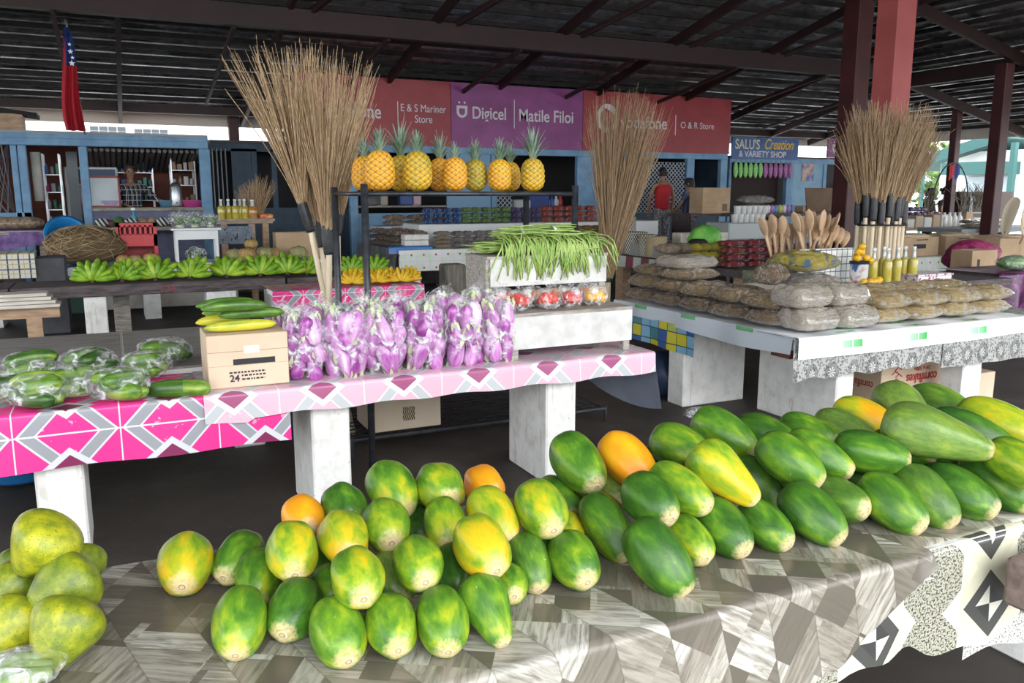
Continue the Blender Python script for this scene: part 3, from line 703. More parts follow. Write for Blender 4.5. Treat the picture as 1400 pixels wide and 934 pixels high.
# --- eggplant bags
def egg_col(t):
    v, x, y, z = t.coord('Object'); _, rp, gp, bp, r = t.objcol()
    n = t.noise(t.vec(x*9, y*9, z*2+r*7), 2.5, 4, .6, .4)
    c = t.ramp(n+rp-.5, [(.25, (.17, .02, .16)), (.48, (.36, .07, .34)), (.66, (.58, .26, .55)), (.85, (.80, .66, .78))])
    return c
EGG = mat('purple eggplant skin', egg_col, .28, spec=.6)
pr = [(.001, -1), (.30, -.97), (.55, -.86), (.72, -.65), (.78, -.4), (.74, -.1), (.64, .2), (.5, .5), (.36, .8), (.28, 1)]
EGM = MB().lathe([(r*.044, z*.072) for r, z in pr], 14).mesh('eggplant', EGG, True)
cal = MB()
for j in range(5):
    a = j*2*pi/5; d = Vector((cos(a), sin(a), 0)); s_ = Vector((-sin(a), cos(a), 0))
    cal.add([d*.012+s_*.010+Vector((0, 0, .074)), d*.012-s_*.010+Vector((0, 0, .074)), d*.024-s_*.008+Vector((0, 0, .055)), d*.031+Vector((0, 0, .034)), d*.024+s_*.008+Vector((0, 0, .055))], [(0, 1, 2, 3, 4)])
cal.tube([(0, 0, .066), (.003, 0, .078), (.006, 0, .086)], [.012, .008, .006], 6)
CALM = cal.mesh('calyx', mat('pale green calyx', mottled((.42, .50, .25), (.66, .70, .48), 30), .6), True)
def egg_bag(px, base, w, h, lab, seed, Yv, z0=None):
    P = aty(px, base, Yv); rr = random.Random(seed); z0 = T+.012 if z0 is None else z0
    o = thing('eggplant_bag', lab, 'bag', (P.x, Yv, z0), rr.uniform(-.3, .3), 'bagged purple eggplants')
    R = w/2
    film = film_mb((0, 0, h*.46), (R*1.06, R*.95, h*.5), 34, 22, .035, seed, .10, .55); film.build('plastic_film', FILM, o, True)
    tie = MB()
    for q in range(7):
        a = q*.9; tie.add([(0, 0, h*.93), (.05*cos(a), .05*sin(a), h*1.03+.02*sin(q*2)), (.05*cos(a+.6), .05*sin(a+.6), h*1.02)], [(0, 1, 2)])
    tie.build('knot', FILM, o)
    n = 0
    for lay in range(3):
        for k in range(6):
            a = k*2*pi/6+lay*.6+rr.uniform(-.3, .3); up = rr.random() > .45
            e = link('eggplant', EGM, o); s_ = R/.1*rr.uniform(.92, 1.1)
            e.location = (cos(a)*R*.60, sin(a)*R*.56, h*(.17+.245*lay)+rr.uniform(-.01, .01)); e.scale = (s_, s_, s_*.98)
            e.rotation_euler = (rr.uniform(-.35, .35)+(0 if up else pi), rr.uniform(-.35, .35), rr.uniform(0, 6)); e.color = (.5+rr.uniform(-.10, .22), .5, .5, 1)
            cl = link('calyx', CALM, e)
    return o
EB = [(418, 529, 54, 108), (474, 523, 60, 104), (526, 520, 60, 100), (582, 515, 56, 100), (634, 508, 54, 98), (680, 503, 50, 100)]
for i, (px, b, w, h) in enumerate(EB):
    P = aty(px, b, 4.0); k = (P-EYEV).dot(FWD)/F
    egg_bag(px, b-6, w*k*1.04, h*k*.95, 'clear bag of purple eggplants, %s in the front row' % nth(i, 6), 40+i, 4.02)
for i, px in enumerate((388, 440, 500, 548, 608, 656)):
    P = aty(px, 480, 4.26); k = (P-EYEV).dot(FWD)/F
    egg_bag(px, 480, 54*k*1.02, 98*k*.97, 'clear bag of purple eggplants, %s in the rear row' % nth(i, 6), 60+i, 4.27)
# --- stepped stand, bags of peppers and tomatoes, long beans
st = thing('display_stand', 'two-tier grey wooden display stand on the pink cloth', 'display stand', (2.29, 4.25, T+.008))
STW = mat('whitewashed board', mottled((.50, .49, .47), (.66, .65, .63), 10, 5), .8)
L = lambda *p: local(st, p)
for (x, y, zt) in ((1.905, 3.98, .97), (2.625, 3.98, .97), (1.885, 4.26, 1.26), (2.625, 4.26, 1.26), (1.885, 4.50, 1.26), (2.625, 4.50, 1.26)): MB().b2(L(x, y, T+.008), L(x+.04, y+.04, zt)).build('leg', GREYWOOD, st)
MB().b2(L(1.9, 3.965, .785), L(2.67, 3.982, .962)).build('front_board', STW, st)
MB().b2(L(1.9, 3.965, .962), L(2.67, 4.27, .982)).build('shelf_board', GREYWOOD, st)
MB().b2(L(1.9, 4.245, 1.10), L(2.665, 4.262, 1.255)).build('front_board', STW, st)
MB().b2(L(1.9, 4.245, 1.01), L(2.665, 4.262, 1.07)).build('front_board', GREYWOOD, st)
MB().b2(L(1.875, 4.24, 1.255), L(2.67, 4.56, 1.272)).build('shelf_board', GREYWOOD, st)
MB().b2(L(1.872, 4.25, .92), L(1.886, 4.54, 1.255)).build('side_board', GREYWOOD, st)
def ball_bag(lab, P, r, col, n, seed, stem=False, cat='bag', name='pepper_bag', group='bags of tomatoes and peppers on the stand'):
    rr = random.Random(seed); o = thing(name, lab, cat, P, rr.uniform(0, 3), group)
    film_mb((0, 0, r*.80), (r*1.12, r*.98, r*.85), 24, 14, .05, seed, .02, .8).build('plastic_film', FILM, o, True)
    me = MB().lathe([(.001, -1), (.5, -.88), (.87, -.5), (1, 0), (.9, .45), (.5, .82), (.15, .86), (.001, .8)], 12, lobes=4, amp=.05).mesh('pepper', col, True)
    for i in range(n):
        a = i*2.4; q = sqrt((i+.5)/n)*.66; e = link('pepper', me, o); s_ = r*.36
        e.location = (cos(a)*q*r, sin(a)*q*r*.9, r*(.40+.62*(1-q*q)*(.6+.4*(i % 2)))); e.scale = (s_, s_, s_); e.rotation_euler = (rr.uniform(-1, 1), rr.uniform(-1, 1), 0)
    kn = MB()
    for q in range(6):
        a = q*1.1; kn.add([(0, 0, r*1.55), (.03*cos(a), .03*sin(a), r*1.95), (.03*cos(a+.7), .03*sin(a+.7), r*1.9)], [(0, 1, 2)])
    kn.build('knot', FILM, o)
    return o
RED = mat('red tomato skin', mottled((.55, .02, .015), (.72, .06, .03), 8), .25); REDG = mat('red and green pepper skin', mottled((.62, .03, .02), (.25, .45, .05), 14, 2, lo=.48, hi=.6), .28)
ORG = mat('orange pepper skin', mottled((.85, .30, .01), (.88, .55, .02), 9), .28)
for i, (px, py, Yv, m, lab) in enumerate(((688, 405, 4.17, RED, 'bag of red peppers behind the right end of the eggplants'), (728, 406, 4.17, REDG, 'bag of red and green peppers, second along the back of the stand'),
        (762, 403, 4.18, REDG, 'bag of green-topped peppers, third along the back of the stand'), (804, 402, 4.18, REDG, 'bag of mixed red peppers at the right back of the stand'), (710, 420, 4.05, RED, 'bag of red tomatoes beside the rightmost eggplants'),
        (750, 418, 4.05, RED, 'plump bag of red tomatoes at the middle front of the stand'), (781, 416, 4.05, RED, 'bag of shiny red tomatoes left of the orange peppers'), (813, 413, 4.05, ORG, 'bag of orange-yellow peppers at the stand corner'))):
    P = aty(px, py, Yv); P.z = .985; ball_bag(lab, P, .074, m, 12, 90+i)
BEAN = mat('long green beans', mottled((.20, .34, .06), (.42, .54, .17), 12), .5)
def beans(lab, cx, cy, z, L, n, spread, seed, droop=0, tied=False):
    rr = random.Random(seed); o = thing('bean_bundle', lab, 'beans', (cx, cy, z), 0, 'bundles of long green beans'); mb = MB()
    for i in range(n):
        y0 = rr.gauss(0, spread*.45); z0 = abs(rr.gauss(0, .022))+.012; l = L*rr.uniform(.85, 1.05); pts = []
        if not droop:
            for q in range(7): u = -1+q/3; pts.append((u*l/2, y0*(1+.35*abs(u))+.012*sin(u*4+i), z0+.01*sin(u*3+i)*.6))
        else:
            x0 = rr.uniform(-L*.5, L*.5); dx = rr.gauss(0, .07); dr = droop*rr.uniform(.3, 1)
            for q in range(7):
                u = q/6; yy = .14-u*.30; over = max(0, -(yy+.035)); pts.append((x0+dx*u*1.3+.02*sin(u*5+i), max(yy, -.055-.02*rr.random()), z0+.06*(1-u)+.03*sin(pi*u) - (over/.125)*dr))
        mb.tube(pts, [.003]+[.0048]*5+[.0025], 4)
    tag(mb.build('bean_pods', BEAN, o, True), kind='stuff')
    if tied:
        for u in (-.12, .10): MB().lathe([(.062, -.008), (.064, 0), (.062, .008)], 14, M4=Matrix.Translation((u, 0, .035)) @ Matrix.Scale(.62, 4, (0, 0, 1)) @ Matrix.Rotation(pi/2, 4, 'Y'), capb=False, capt=False).build('tie', PLASTIC_W, o, True)
    return o
beans('tied bundle of long green beans lying on top of the heap', 2.27, 4.40, 1.36, .50, 46, .10, 5, 0, True)
beans('loose long beans draped over the front of the stand', 2.31, 4.30, 1.272, .58, 190, .1, 6, .17)
beans('dark bunch of long beans at the left end of the heap', 2.12, 4.44, 1.275, .44, 70, .12, 7)
beans('long bean bundle under the tied one at the right', 2.42, 4.42, 1.275, .40, 70, .13, 8)
# --- pipe rack with pineapples
rk = thing('pipe_rack', 'black pipe rack holding a row of pineapples', 'rack', (1.9, 4.8, 0))
L = lambda *p: local(rk, p); RZ_ = 1.632
for (x, y, zt) in ((1.25, 4.47, 1.672), (2.57, 4.47, 1.67), (1.25, 5.14, 1.66), (2.57, 5.14, 1.655)): MB().tube([L(x, y, 0), L(x, y, zt)], .0205, 12).build('leg', BLACKMETAL, rk, True)
for a, b in (((1.25, 4.47), (2.57, 4.47)), ((1.25, 5.14), (2.57, 5.14)), ((1.25, 4.47), (1.25, 5.14)), ((2.57, 4.47), (2.57, 5.14))): MB().tube([L(*a, RZ_-.012), L(*b, RZ_-.012)], .013, 8).build('rail', BLACKMETAL, rk, True)
for i in range(9):
    y = 4.54+.0665*i; MB().tube([L(1.26, y, RZ_-.004), L(2.56, y, RZ_-.004)], .0045, 6).build('shelf_bar', mat('rusty bar', mottled((.05, .035, .03), (.12, .07, .05), 30), .7), rk)
def pine_col(t):
    v, x, y, z = t.coord('Object'); _, rp, gp, bp, r = t.objcol(); n = t.noise(v, 9, 3); q = t.noise(v, 60, 3)
    an = t.m('ARCTAN2', y, x)*(9/(2*pi)); vv = z*(6.5/.225); e = ((an+vv)*pi).sin().abs()*((an-vv)*pi).sin().abs()
    c = t.ramp(n*.5+rp-z*.4, [(.18, (.16, .17, .03)), (.42, (.48, .36, .03)), (.62, (.80, .44, .015)), (.85, (.86, .36, .02))])
    c = t.mix(t.ramp(e, [(.0, (.9,)*3), (.28, (0,)*3)]), c, (.16, .10, .02)); c = t.mix(t.ramp(e, [(.82, (0,)*3), (.95, (.6,)*3)]), c, (.40, .26, .10))
    return t.mix((q > .6)*.25, c, (.60, .50, .28))
PINE = mat('pineapple skin', pine_col, .5, bump=(lambda t: t.noise(t.coord()[0], 70, 3), .3, .01))
def pine_body():
    mb = MB(); nu, nv = 56, 44; vs = []
    for j in range(nv):
        v = j/(nv-1); q = -1+2*v; r = .076*(max(0, 1-abs(q)**3.1))**.5*(1.04-.07*q)
        for i in range(nu):
            u = i/nu; a, b = u*9+v*6.5, u*9-v*6.5
            e = (abs(sin(pi*a))*abs(sin(pi*b)))**.5; rr = r*(1+.15*(e-.5)); an = 2*pi*u
            vs.append((rr*cos(an), rr*sin(an), v*.225))
    mb.add(vs, [(j*nu+i, j*nu+(i+1) % nu, (j+1)*nu+(i+1) % nu, (j+1)*nu+i) for j in range(nv-1) for i in range(nu)])
    return mb.mesh('pineapple', PINE, True)
PNM = pine_body()
CROWN = mat('pineapple crown leaf', mottled((.09, .16, .09), (.28, .38, .30), 9), .5)
def crown(h, n, seed):
    rr = random.Random(seed); mb = MB()
    for i in range(n):
        f = i/n; a = i*2.4; l = h*(.55+.5*f)*rr.uniform(.85, 1.1); out = (1-f)*.9+.12; d = Vector((cos(a), sin(a), 0)); s_ = Vector((-sin(a), cos(a), 0)); base = Vector((0, 0, .214+.02*f))+d*.016*(1-f)
        pts = []
        for q in range(4):
            u = q/3; c = base+d*(out*l*.55*u*(1+.5*u))+Vector((0, 0, l*u*(1-.30*out*u))); w = .011*(1-u)**.7+.0005
            pts += [c-s_*w, c+d*.002, c+s_*w]
        mb.add(pts, [(q*3+k, q*3+k+1, q*3+k+4, q*3+k+3) for q in range(3) for k in range(2)])
    return mb.mesh('crown', CROWN, False)
for i, (px, Yv, s_, ch, rp, lab) in enumerate(((499, 4.86, .92, .10, .60, 'orange pineapple half hidden at the left end of the rack'), (520, 4.60, 1.02, .13, .58, 'plump golden pineapple at the left front of the rack'),
        (549, 4.84, .96, .22, .36, 'brownish pineapple with the tall spreading crown'), (571, 4.58, 1.02, .11, .32, 'pale greenish-yellow pineapple with a slim crown'), (602, 4.82, .90, .15, .60, 'orange pineapple behind the small pinkish one'),
        (622, 4.58, .88, .08, .62, 'small pinkish-orange pineapple with a short green crown'), (650, 4.70, .86, .12, .22, 'brown-green pineapple in the middle right of the rack'), (683, 4.60, .86, .13, .52, 'golden pineapple second from the right end'),
        (697, 4.86, .84, .12, .48, 'yellow pineapple peeping out behind the golden one'), (728, 4.60, .90, .21, .34, 'pale yellow pineapple with a tall silver-green crown at the right end'))):
    P = aty(px, 257, Yv); o = link('pineapple', PNM); o.location = (P.x, Yv, RZ_+.001); o.scale = (s_,)*3; o.rotation_euler = (0, 0, i*1.3); o.color = (rp, .5, .5, 1)
    tag(o, lab, 'pineapple', 'pineapples on the pipe rack'); link('crown', crown(ch/s_, 34, i), o)
# --- brooms
BRIS = mat('coconut rib bristles', mottled((.30, .19, .10), (.60, .42, .25), 3, 3, stretch=(30, 30, 1)), .65)
HAND = mat('peeled stick', mottled((.66, .53, .36), (.80, .68, .50), 4, 3, stretch=(8, 8, .8)), .55)
def broom(lab, base, k0, k1, tip, spread, n=110, hr=.019, seed=0, group=None, curl=.12, br=.034, r=.0026, wild=.16):
    """handle from base to k0, black binding k0..k1, bristles fanning from k1 towards tip"""
    base, k0, k1, tip = map(Vector, (base, k0, k1, tip)); rr = random.Random(seed)
    o = thing('broom', lab, 'broom', base, 0, group); l = lambda p: p-base
    MB().tube([l(base), l(k0), l(k0.lerp(k1, .4))], [hr, hr*.95, hr*.9], 9).build('handle', HAND, o, True)
    d = (k1-k0).normalized(); pts = []; rs = []
    for i in range(13): pts.append(l(k0.lerp(k1, i/12))); rs.append(br*(.86+.14*sin(i/12*pi))*(1+.035*(i % 2)))
    MB().tube(pts, rs, 12).build('binding', BLACKTAPE, o, True)
    ax = (tip-k1); ln = ax.length; ax.normalize(); u = ax.orthogonal().normalized(); w = ax.cross(u); mb = MB()
    for i in range(n):
        a = rr.uniform(0, 2*pi); q = sqrt(rr.random()); s0 = k1+(u*cos(a)+w*sin(a))*br*.85*q-d*.03
        Ls = ln*rr.uniform(.72, 1.08); sp_ = spread*q; e = (u*cos(a)+w*sin(a))*sp_; g = Vector((rr.gauss(0, 1), rr.gauss(0, 1), rr.gauss(0, .5)))*curl*wild
        pts = []
        for j in range(6):
            f = j/5; pts.append(l(s0+ax*(Ls*f)+e*(f**1.25)+g*f**3*(1+ (2.5 if i % 11 == 0 else 0))))
        mb.tube(pts, [r*1.25, r*1.2, r*1.1, r, r*.75, r*.45], 3, False)
    tag(mb.build('bristles', BRIS, o, True), kind='stuff')
    return o
def bp(px, py, Y): return aty(px, py, Y)
def extend(a, b, z=0.0): d = a-b; return a+d*((z-a.z)/d.z)
for (lab, h0, h1, b1, tip, Yv, sp_, sd, n, rr_) in (
     ('broom leaning furthest left with a long white handle', (443, 403), (425, 317), (411, 272), (372, 70), 5.40, .30, 1, 190, .019),
     ('middle broom of the left bunch with a short dark binding', (446, 401), (440, 338), (433, 301), (404, 70), 5.50, .24, 2, 150, .016),
     ('thick-bound broom beside the rack leg', (450, 403), (450, 348), (446, 308), (452, 82), 5.30, .26, 3, 190, .021),
     ('slim broom behind the rack leg', (464, 403), (463, 322), (466, 288), (482, 100), 5.60, .17, 4, 110, .014)):
    a, b = bp(*h0, Yv), bp(*h1, Yv); broom(lab, extend(a, b), b, bp(*b1, Yv), bp(*tip, Yv), sp_, n, rr_, sd, 'brooms leaning by the pineapple rack', br=rr_*1.75, r=.0028)
# --- under the middle table
wm = thing('wire_platform', 'black wire mesh platform on the floor under the middle table', 'rack', (2.2, 5.33, 0)); mb = MB()
for i in range(24): mb.tube([(-.95+i*.08, -.42, .1), (-.95+i*.08, .5, .1), (-.95+i*.08, .5, .42)], .005, 4)
for i in range(12): mb.tube([(-.95, -.42+i*.083, .1), (.9, -.42+i*.083, .1)], .005, 4)
for i in range(5): mb.tube([(-.95, .5, .14+i*.065), (.9, .5, .14+i*.065)], .005, 4)
tag(mb.build('wire_grid', BLACKMETAL, wm), kind='stuff')
for x in (-.95, .9):
    for y in (-.42, .5): MB().tube([(x, y, 0), (x, y, .12)], .012, 6).build('foot', BLACKMETAL, wm)
MB().tube([(-.95, -.42, .1), (.9, -.42, .1)], .012, 6).build('front_rail', BLACKMETAL, wm)
a, b = aty(508, 593, 4.98), aty(603, 585, 4.98)
c = carton('beige carton with a wavy dark mark under the middle table', a.x, b.x, 4.98, 5.33, .112, .40, mat('beige card', mottled((.55, .45, .33), (.62, .52, .4), 3), .8))
for i in range(6):
    x = -.02+.014*i; MB().tube([(x+.004*sin(q*2.1), -.178, .06+.011*q) for q in range(9)], .0035, 4).build('printed_mark', mat('dark mustard print', (.10, .07, .02), .6), c)
bk = thing('plastic_basket', 'blue plastic basket on the floor behind the left table leg', 'basket', atz(30, 652, .02))
prof = [(.15, 0), (.17, .02), (.19, .16), (.205, .165), (.20, .175), (.183, .165), (.162, .02)]
MB().lathe(prof, 24, capt=False).build('basket_body', mat('blue basket plastic', (.02, .16, .42), .35), bk, True)
for i in range(18): MB().box((.185*cos(i*.349), .185*sin(i*.349), .1), (.004, .018, .07), i*.349).build('slot', BLACK, bk)
# ================================================================== PEOPLE
def skin_mesh(name, nodes, edges, m, parent, sub=2):
    me = bpy.data.meshes.new(name); me.from_pydata([n[0] for n in nodes], edges, []); o = bpy.data.objects.new('tmp', me); C.objects.link(o)
    md = o.modifiers.new('s', 'SKIN'); sd = o.modifiers.new('u', 'SUBSURF'); sd.levels = sd.render_levels = sub
    for i, n in enumerate(nodes):
        r = n[1]; me.skin_vertices[0].data[i].radius = r if isinstance(r, tuple) else (r, r)
    me.skin_vertices[0].data[0].use_root = True
    dg = bpy.context.evaluated_depsgraph_get(); out = bpy.data.meshes.new_from_object(o.evaluated_get(dg)); bpy.data.objects.remove(o); out.name = name
    out.materials.clear(); out.materials.append(m); out.polygons.foreach_set('use_smooth', [True]*len(out.polygons))
    return link(name, out, parent)
SKIN = mat('brown skin', mottled((.28, .15, .095), (.35, .195, .13), 12), .5)
HAIR = mat('black hair', (.012, .010, .010), .6)
def person(label, loc, rz, shirt, trousers, armsL, armsR, hair='short', sleeves=True, bald=False, group=None):
    """standing figure, facing -Y locally; arms given as (elbow, wrist) points"""
    o = thing('person', label, 'person', loc, rz, group)
    def arm(s_, el, wr):
        el, wr = Vector(el), Vector(wr); sh = Vector((s_*.185, 0, 1.42)); d = (wr-el).normalized()
        nodes = [(sh, .05), (sh.lerp(el, .5), .047), (el, .040), (el.lerp(wr, .5), .037), (wr, .026), (wr+d*.05, (.036, .02)), (wr+d*.09, (.034, .016))]
        e = [(i, i+1) for i in range(6)]; side = d.cross(Vector((0, 0, 1)))
        side = side.normalized() if side.length > .1 else Vector((1, 0, 0))
        for q in range(4):
            b = len(nodes); off = side*(-.026+.0175*q); l = (.07, .08, .076, .06)[q]
            nodes += [(wr+d*.10+off, .009), (wr+d*(.10+l*.55)+off-Vector((0, 0, .008)), .0085), (wr+d*(.10+l)+off-Vector((0, 0, .024)), .007)]; e += [(6, b), (b, b+1), (b+1, b+2)]
        b = len(nodes); nodes += [(wr+d*.04-side*.04*s_, .011), (wr+d*.085-side*.055*s_, .009)]; e += [(4, b), (b, b+1)]
        return nodes, e
    N = [(Vector((0, 0, .98)), (.155, .11)), (Vector((0, 0, 1.15)), (.14, .10)), (Vector((0, 0, 1.32)), (.165, .11)), (Vector((0, 0, 1.44)), (.11, .08)), (Vector((0, 0, 1.50)), .052), (Vector((0, -.01, 1.56)), .05),
         (Vector((0, -.02, 1.62)), (.072, .085)), (Vector((0, -.015, 1.69)), (.076, .095)), (Vector((0, -.005, 1.755)), (.06, .075))]
    Ed = [(i, i+1) for i in range(8)]
    for s_, (el, wr) in ((-1, armsL), (1, armsR)):
        n, e = arm(s_, el, wr); b = len(N); N += n; Ed += [(3, b)]+[(p+b, q+b) for p, q in e]
    for s_ in (-1, 1):
        b = len(N); N += [(Vector((s_*.09, 0, .88)), .085), (Vector((s_*.10, 0, .5)), .058), (Vector((s_*.10, .02, .1)), .04), (Vector((s_*.10, -.08, .04)), (.04, .03)), (Vector((s_*.10, -.16, .03)), (.035, .02))]
        Ed += [(0, b), (b, b+1), (b+1, b+2), (b+2, b+3), (b+3, b+4)]
    body = skin_mesh('body', N, Ed, SKIN, o)
    SN = [(Vector((0, 0, .86)), (.172, .125)), (Vector((0, 0, .98)), (.168, .122)), (Vector((0, 0, 1.15)), (.16, .118)), (Vector((0, 0, 1.32)), (.182, .125)), (Vector((0, 0, 1.43)), (.125, .092)), (Vector((0, 0, 1.475)), (.066, .062))]; SE = [(0, 1), (1, 2), (2, 3), (3, 4), (4, 5)]
    SN = [(p, tuple(q*1.10 for q in r)) for p, r in SN]
    if not sleeves:
        for s_ in (-1, 1): SN.append((Vector((s_*.13, 0, 1.42)), (.075, .075))); SE.append((4, len(SN)-1))
    if sleeves:
        for s_, (el, wr) in ((-1, armsL), (1, armsR)):
            sh = Vector((s_*.185, 0, 1.42)); el = Vector(el); wr = Vector(wr); b = len(SN); SN += [(sh, .066), (sh.lerp(el, .5), .062)]; SE += [(4, b), (b, b+1)]
            if sleeves == 'long': SN += [(el, .056), (el.lerp(wr, .85), .042)]; SE += [(b+1, b+2), (b+2, b+3)]
    skin_mesh('shirt', SN, SE, shirt, o)
    TN = [(Vector((0, 0, 1.0)), (.168, .122)), (Vector((0, 0, .92)), (.165, .12))]; TE = [(0, 1)]
    for s_ in (-1, 1): b = len(TN); TN += [(Vector((s_*.09, 0, .84)), .1), (Vector((s_*.10, 0, .5)), .08), (Vector((s_*.10, .02, .10)), .07)]; TE += [(1, b), (b, b+1), (b+1, b+2)]
    skin_mesh('trousers', TN, TE, trousers, o)
    # face
    for s_ in (-1, 1):
        e = MB().lathe([(.001, -.011), (.009, -.006), (.011, 0), (.009, .006), (.001, .011)], 8, (s_*.032, -.098, 1.672)).build('eye', mat('dark eye', (.03, .02, .015), .2), o, True)
        MB().lathe([(.001, -.03), (.012, -.02), (.015, 0), (.012, .022), (.001, .03)], 8, (s_*.083, 0, 1.665)).build('ear', SKIN, o, True)
        MB().box((s_*.032, -.105, 1.697), (.036, .008, .007)).build('eyebrow', HAIR, o)
    MB().add([(0, -.108, 1.675), (-.016, -.104, 1.637), (.016, -.104, 1.637), (0, -.128, 1.642)], [(0, 1, 3), (0, 3, 2), (1, 2, 3)]).build('nose', SKIN, o)
    MB().box((0, -.104, 1.612), (.045, .008, .012), None, .003).build('mouth', mat('lips', (.17, .06, .05), .5), o)
    hb = MB()
    zmin = 1.665 if not bald else 1.70
    def hf(u, v):
        a = 2*pi*u; top = 1.0; b = v*pi/2; front = .5+.5*cos(a+pi/2+pi)
        low = (1.70 if bald else 1.60)+(.11 if not bald else .05)*max(0, -sin(a)); zc = 1.69; k = sin(b)
        z = low+(1.795-low)*k; r = cos(b)**.55 if k < .999 else 0
        return (.088*r*cos(a), .108*r*sin(a)-.004, z)
    hb.grid(hf, 24, 9); ho = hb.build('hair', HAIR if not bald else mat('cropped hair', (.10, .06, .045), .6), o, True)
    if hair == 'bun': MB().lathe([(.001, -.05), (.04, -.03), (.052, 0), (.04, .03), (.001, .05)], 12, (0, .11, 1.72)).build('hair_bun', HAIR, o, True)
    return o
# ================================================================== LEFT BACKGROUND: banana bench, produce bench, blue shop
bb = thing('market_bench', 'dark wooden bench with a row of green bananas', 'bench', (.2, 9.5, 0)); Lb = lambda *p: local(bb, p)
for (a, b) in ((-1.7, -.95), (-.93, 1.66)):
    MB().b2(Lb(a, 9.2, T-.115), Lb(b, 9.32, T-.01), .006).build('front_beam', DARKWOOD, bb)
    for k in range(3): MB().b2(Lb(a, 9.2+.235*k, T-.02), Lb(b, 9.425+.235*k, T), .004).build('plank', DARKWOOD, bb)
for (px0, px1) in ((116, 147), (284, 325)):
    a, b = aty(px0, 430, 9.24), aty(px1, 430, 9.24); MB().b2(Lb(a.x, 9.24, 0), Lb(b.x, 9.5, T-.115), .008).build('leg', WHITEC, bb)
a, b = aty(156, 430, 9.7), aty(179, 430, 9.7); MB().b2(Lb(a.x, 9.7, 0), Lb(b.x, 9.85, T-.02), .008).build('leg', GREYWOOD, bb)
text('174', .10, mat('faded red paint', (.24, .05, .075), .8), bb, Lb(aty(217, 398, 9.2).x, 9.198, T-.10), ex=.001, sx=1.15, bold=.002)
def ban_col(t):
    v, x, y, z = t.coord('Object'); _, rp, gp, bp, r = t.objcol(); n = t.noise(v, 14, 3)
    g = t.ramp(n+(rp-.5), [(.3, (.13, .30, .01)), (.5, (.27, .47, .02)), (.7, (.48, .60, .05))])
    yl = t.ramp(n, [(.3, (.62, .36, .01)), (.6, (.84, .56, .02))]); return t.mix(gp, g, yl)
BAN = mat('banana skin', ban_col, .4)
def banana_mesh(L=.148, r=.029, curve=1.8):
    pts = []; rs = []
    for i in range(9):
        u = i/8; a = -.2+curve*u; pts.append((0, sin(a*1.0)*L/curve*.75, u*L)); rs.append(r*(.45, .8, 1.0, 1.08, 1.1, 1.08, 1.0, .8, .32)[i])
    return MB().tube(pts, rs, 6).mesh('banana', BAN, True)
BM = banana_mesh(); BSTEM = MB().tube([(0, -.01, -.02), (0, 0, .02), (0, .02, .035)], [.02, .028, .018], 7).mesh('crown_stem', mat('banana stalk', (.10, .07, .04), .8), True)
def banana_hand(lab, P, s_, yellow, seed, group):
    rr = random.Random(seed); o = thing('banana_hand', lab, 'bananas', P, rr.uniform(-.25, .25)-.35, group); o.scale = (s_,)*3
    st_ = link('stalk', BSTEM, o); st_.location = (0, -.03, .03)
    for tier, n in ((0, 8), (1, 6)):
        for i in range(n):
            f = -1+2*i/(n-1); b = link('banana', BM, o); b.location = (f*.045, -.03+.05*tier, .045+.03*tier)
            b.rotation_euler = (rr.uniform(.05, .25)*(1 if tier else 2.4)-.1*tier, f*(1.45 if tier == 0 else 1.05), rr.uniform(-.2, .2)); q = rr.uniform(.95, 1.2); b.scale = (q, q, q*(1.0 if tier == 0 else 1.08))
            b.color = (.5+rr.uniform(-.15, .15), 1.0 if yellow else 0.0, 0, 1)
    return o
gb = (127, 170, 213, 262, 312, 357, 394, 420, 480, 512)
for i, px in enumerate(gb):
    Yv = 9.36; P = aty(px, 383, Yv); P.z = T+.002
    if px > 410: P = aty(px, 375, 9.5); P.z = T-.02
    lab = 'green banana hand, %s along the dark bench' % nth(i, 7) if i < 7 else ['green banana hand behind the broom handles', 'green banana hand left of the front rack leg, behind yellow bananas', 'green banana hand just right of the front rack leg'][i-7]
    banana_hand(lab, P, 1.0 if i < 7 else .85, False, i, 'green bananas')
bb2 = thing('market_bench', 'rear bench behind the yellow bananas', 'bench', (2.2, 9.6, 0)); MB().b2((-.5, -.3, T-.10), (.6, .4, T-.022)).build('plank', DARKWOOD, bb2)
for x in (-.4, .4): MB().b2((x, -.1, 0), (x+.12, .2, T-.1)).build('leg', GREYWOOD, bb2)
yt = thing('market_table', 'low table of yellow bananas behind the eggplants', 'table', (2.1, 8.1, 0))
MB().b2(local(yt, (1.35, 7.92, T-.08)), local(yt, (2.74, 8.5, T-.004))).build('table_top', WHITEC, yt)
for X in (1.45, 2.4): MB().b2(local(yt, (X, 8, 0)), local(yt, (X+.2, 8.4, T-.08))).build('leg', WHITEC, yt)
tag(cloth_mb(1.3, 2.80, 7.9, 8.52, T, lambda x: .14, 40, 5, 6, .012, 9, .015).build('table_cloth', PINKA, None, True), 'pink geometric cloth under the yellow bananas', 'tablecloth')
for i, (px, py) in enumerate(((478, 390), (492, 391), (516, 390), (534, 389), (549, 389), (563, 388))):
    P = atz(px, py-2, T+.01); P.z = T+.004; P.y = 8.05+.06*(i % 2); banana_hand('ripe yellow banana hand, %s on the pink cloth' % nth(i, 6), P, .66, True, 30+i, 'yellow bananas')
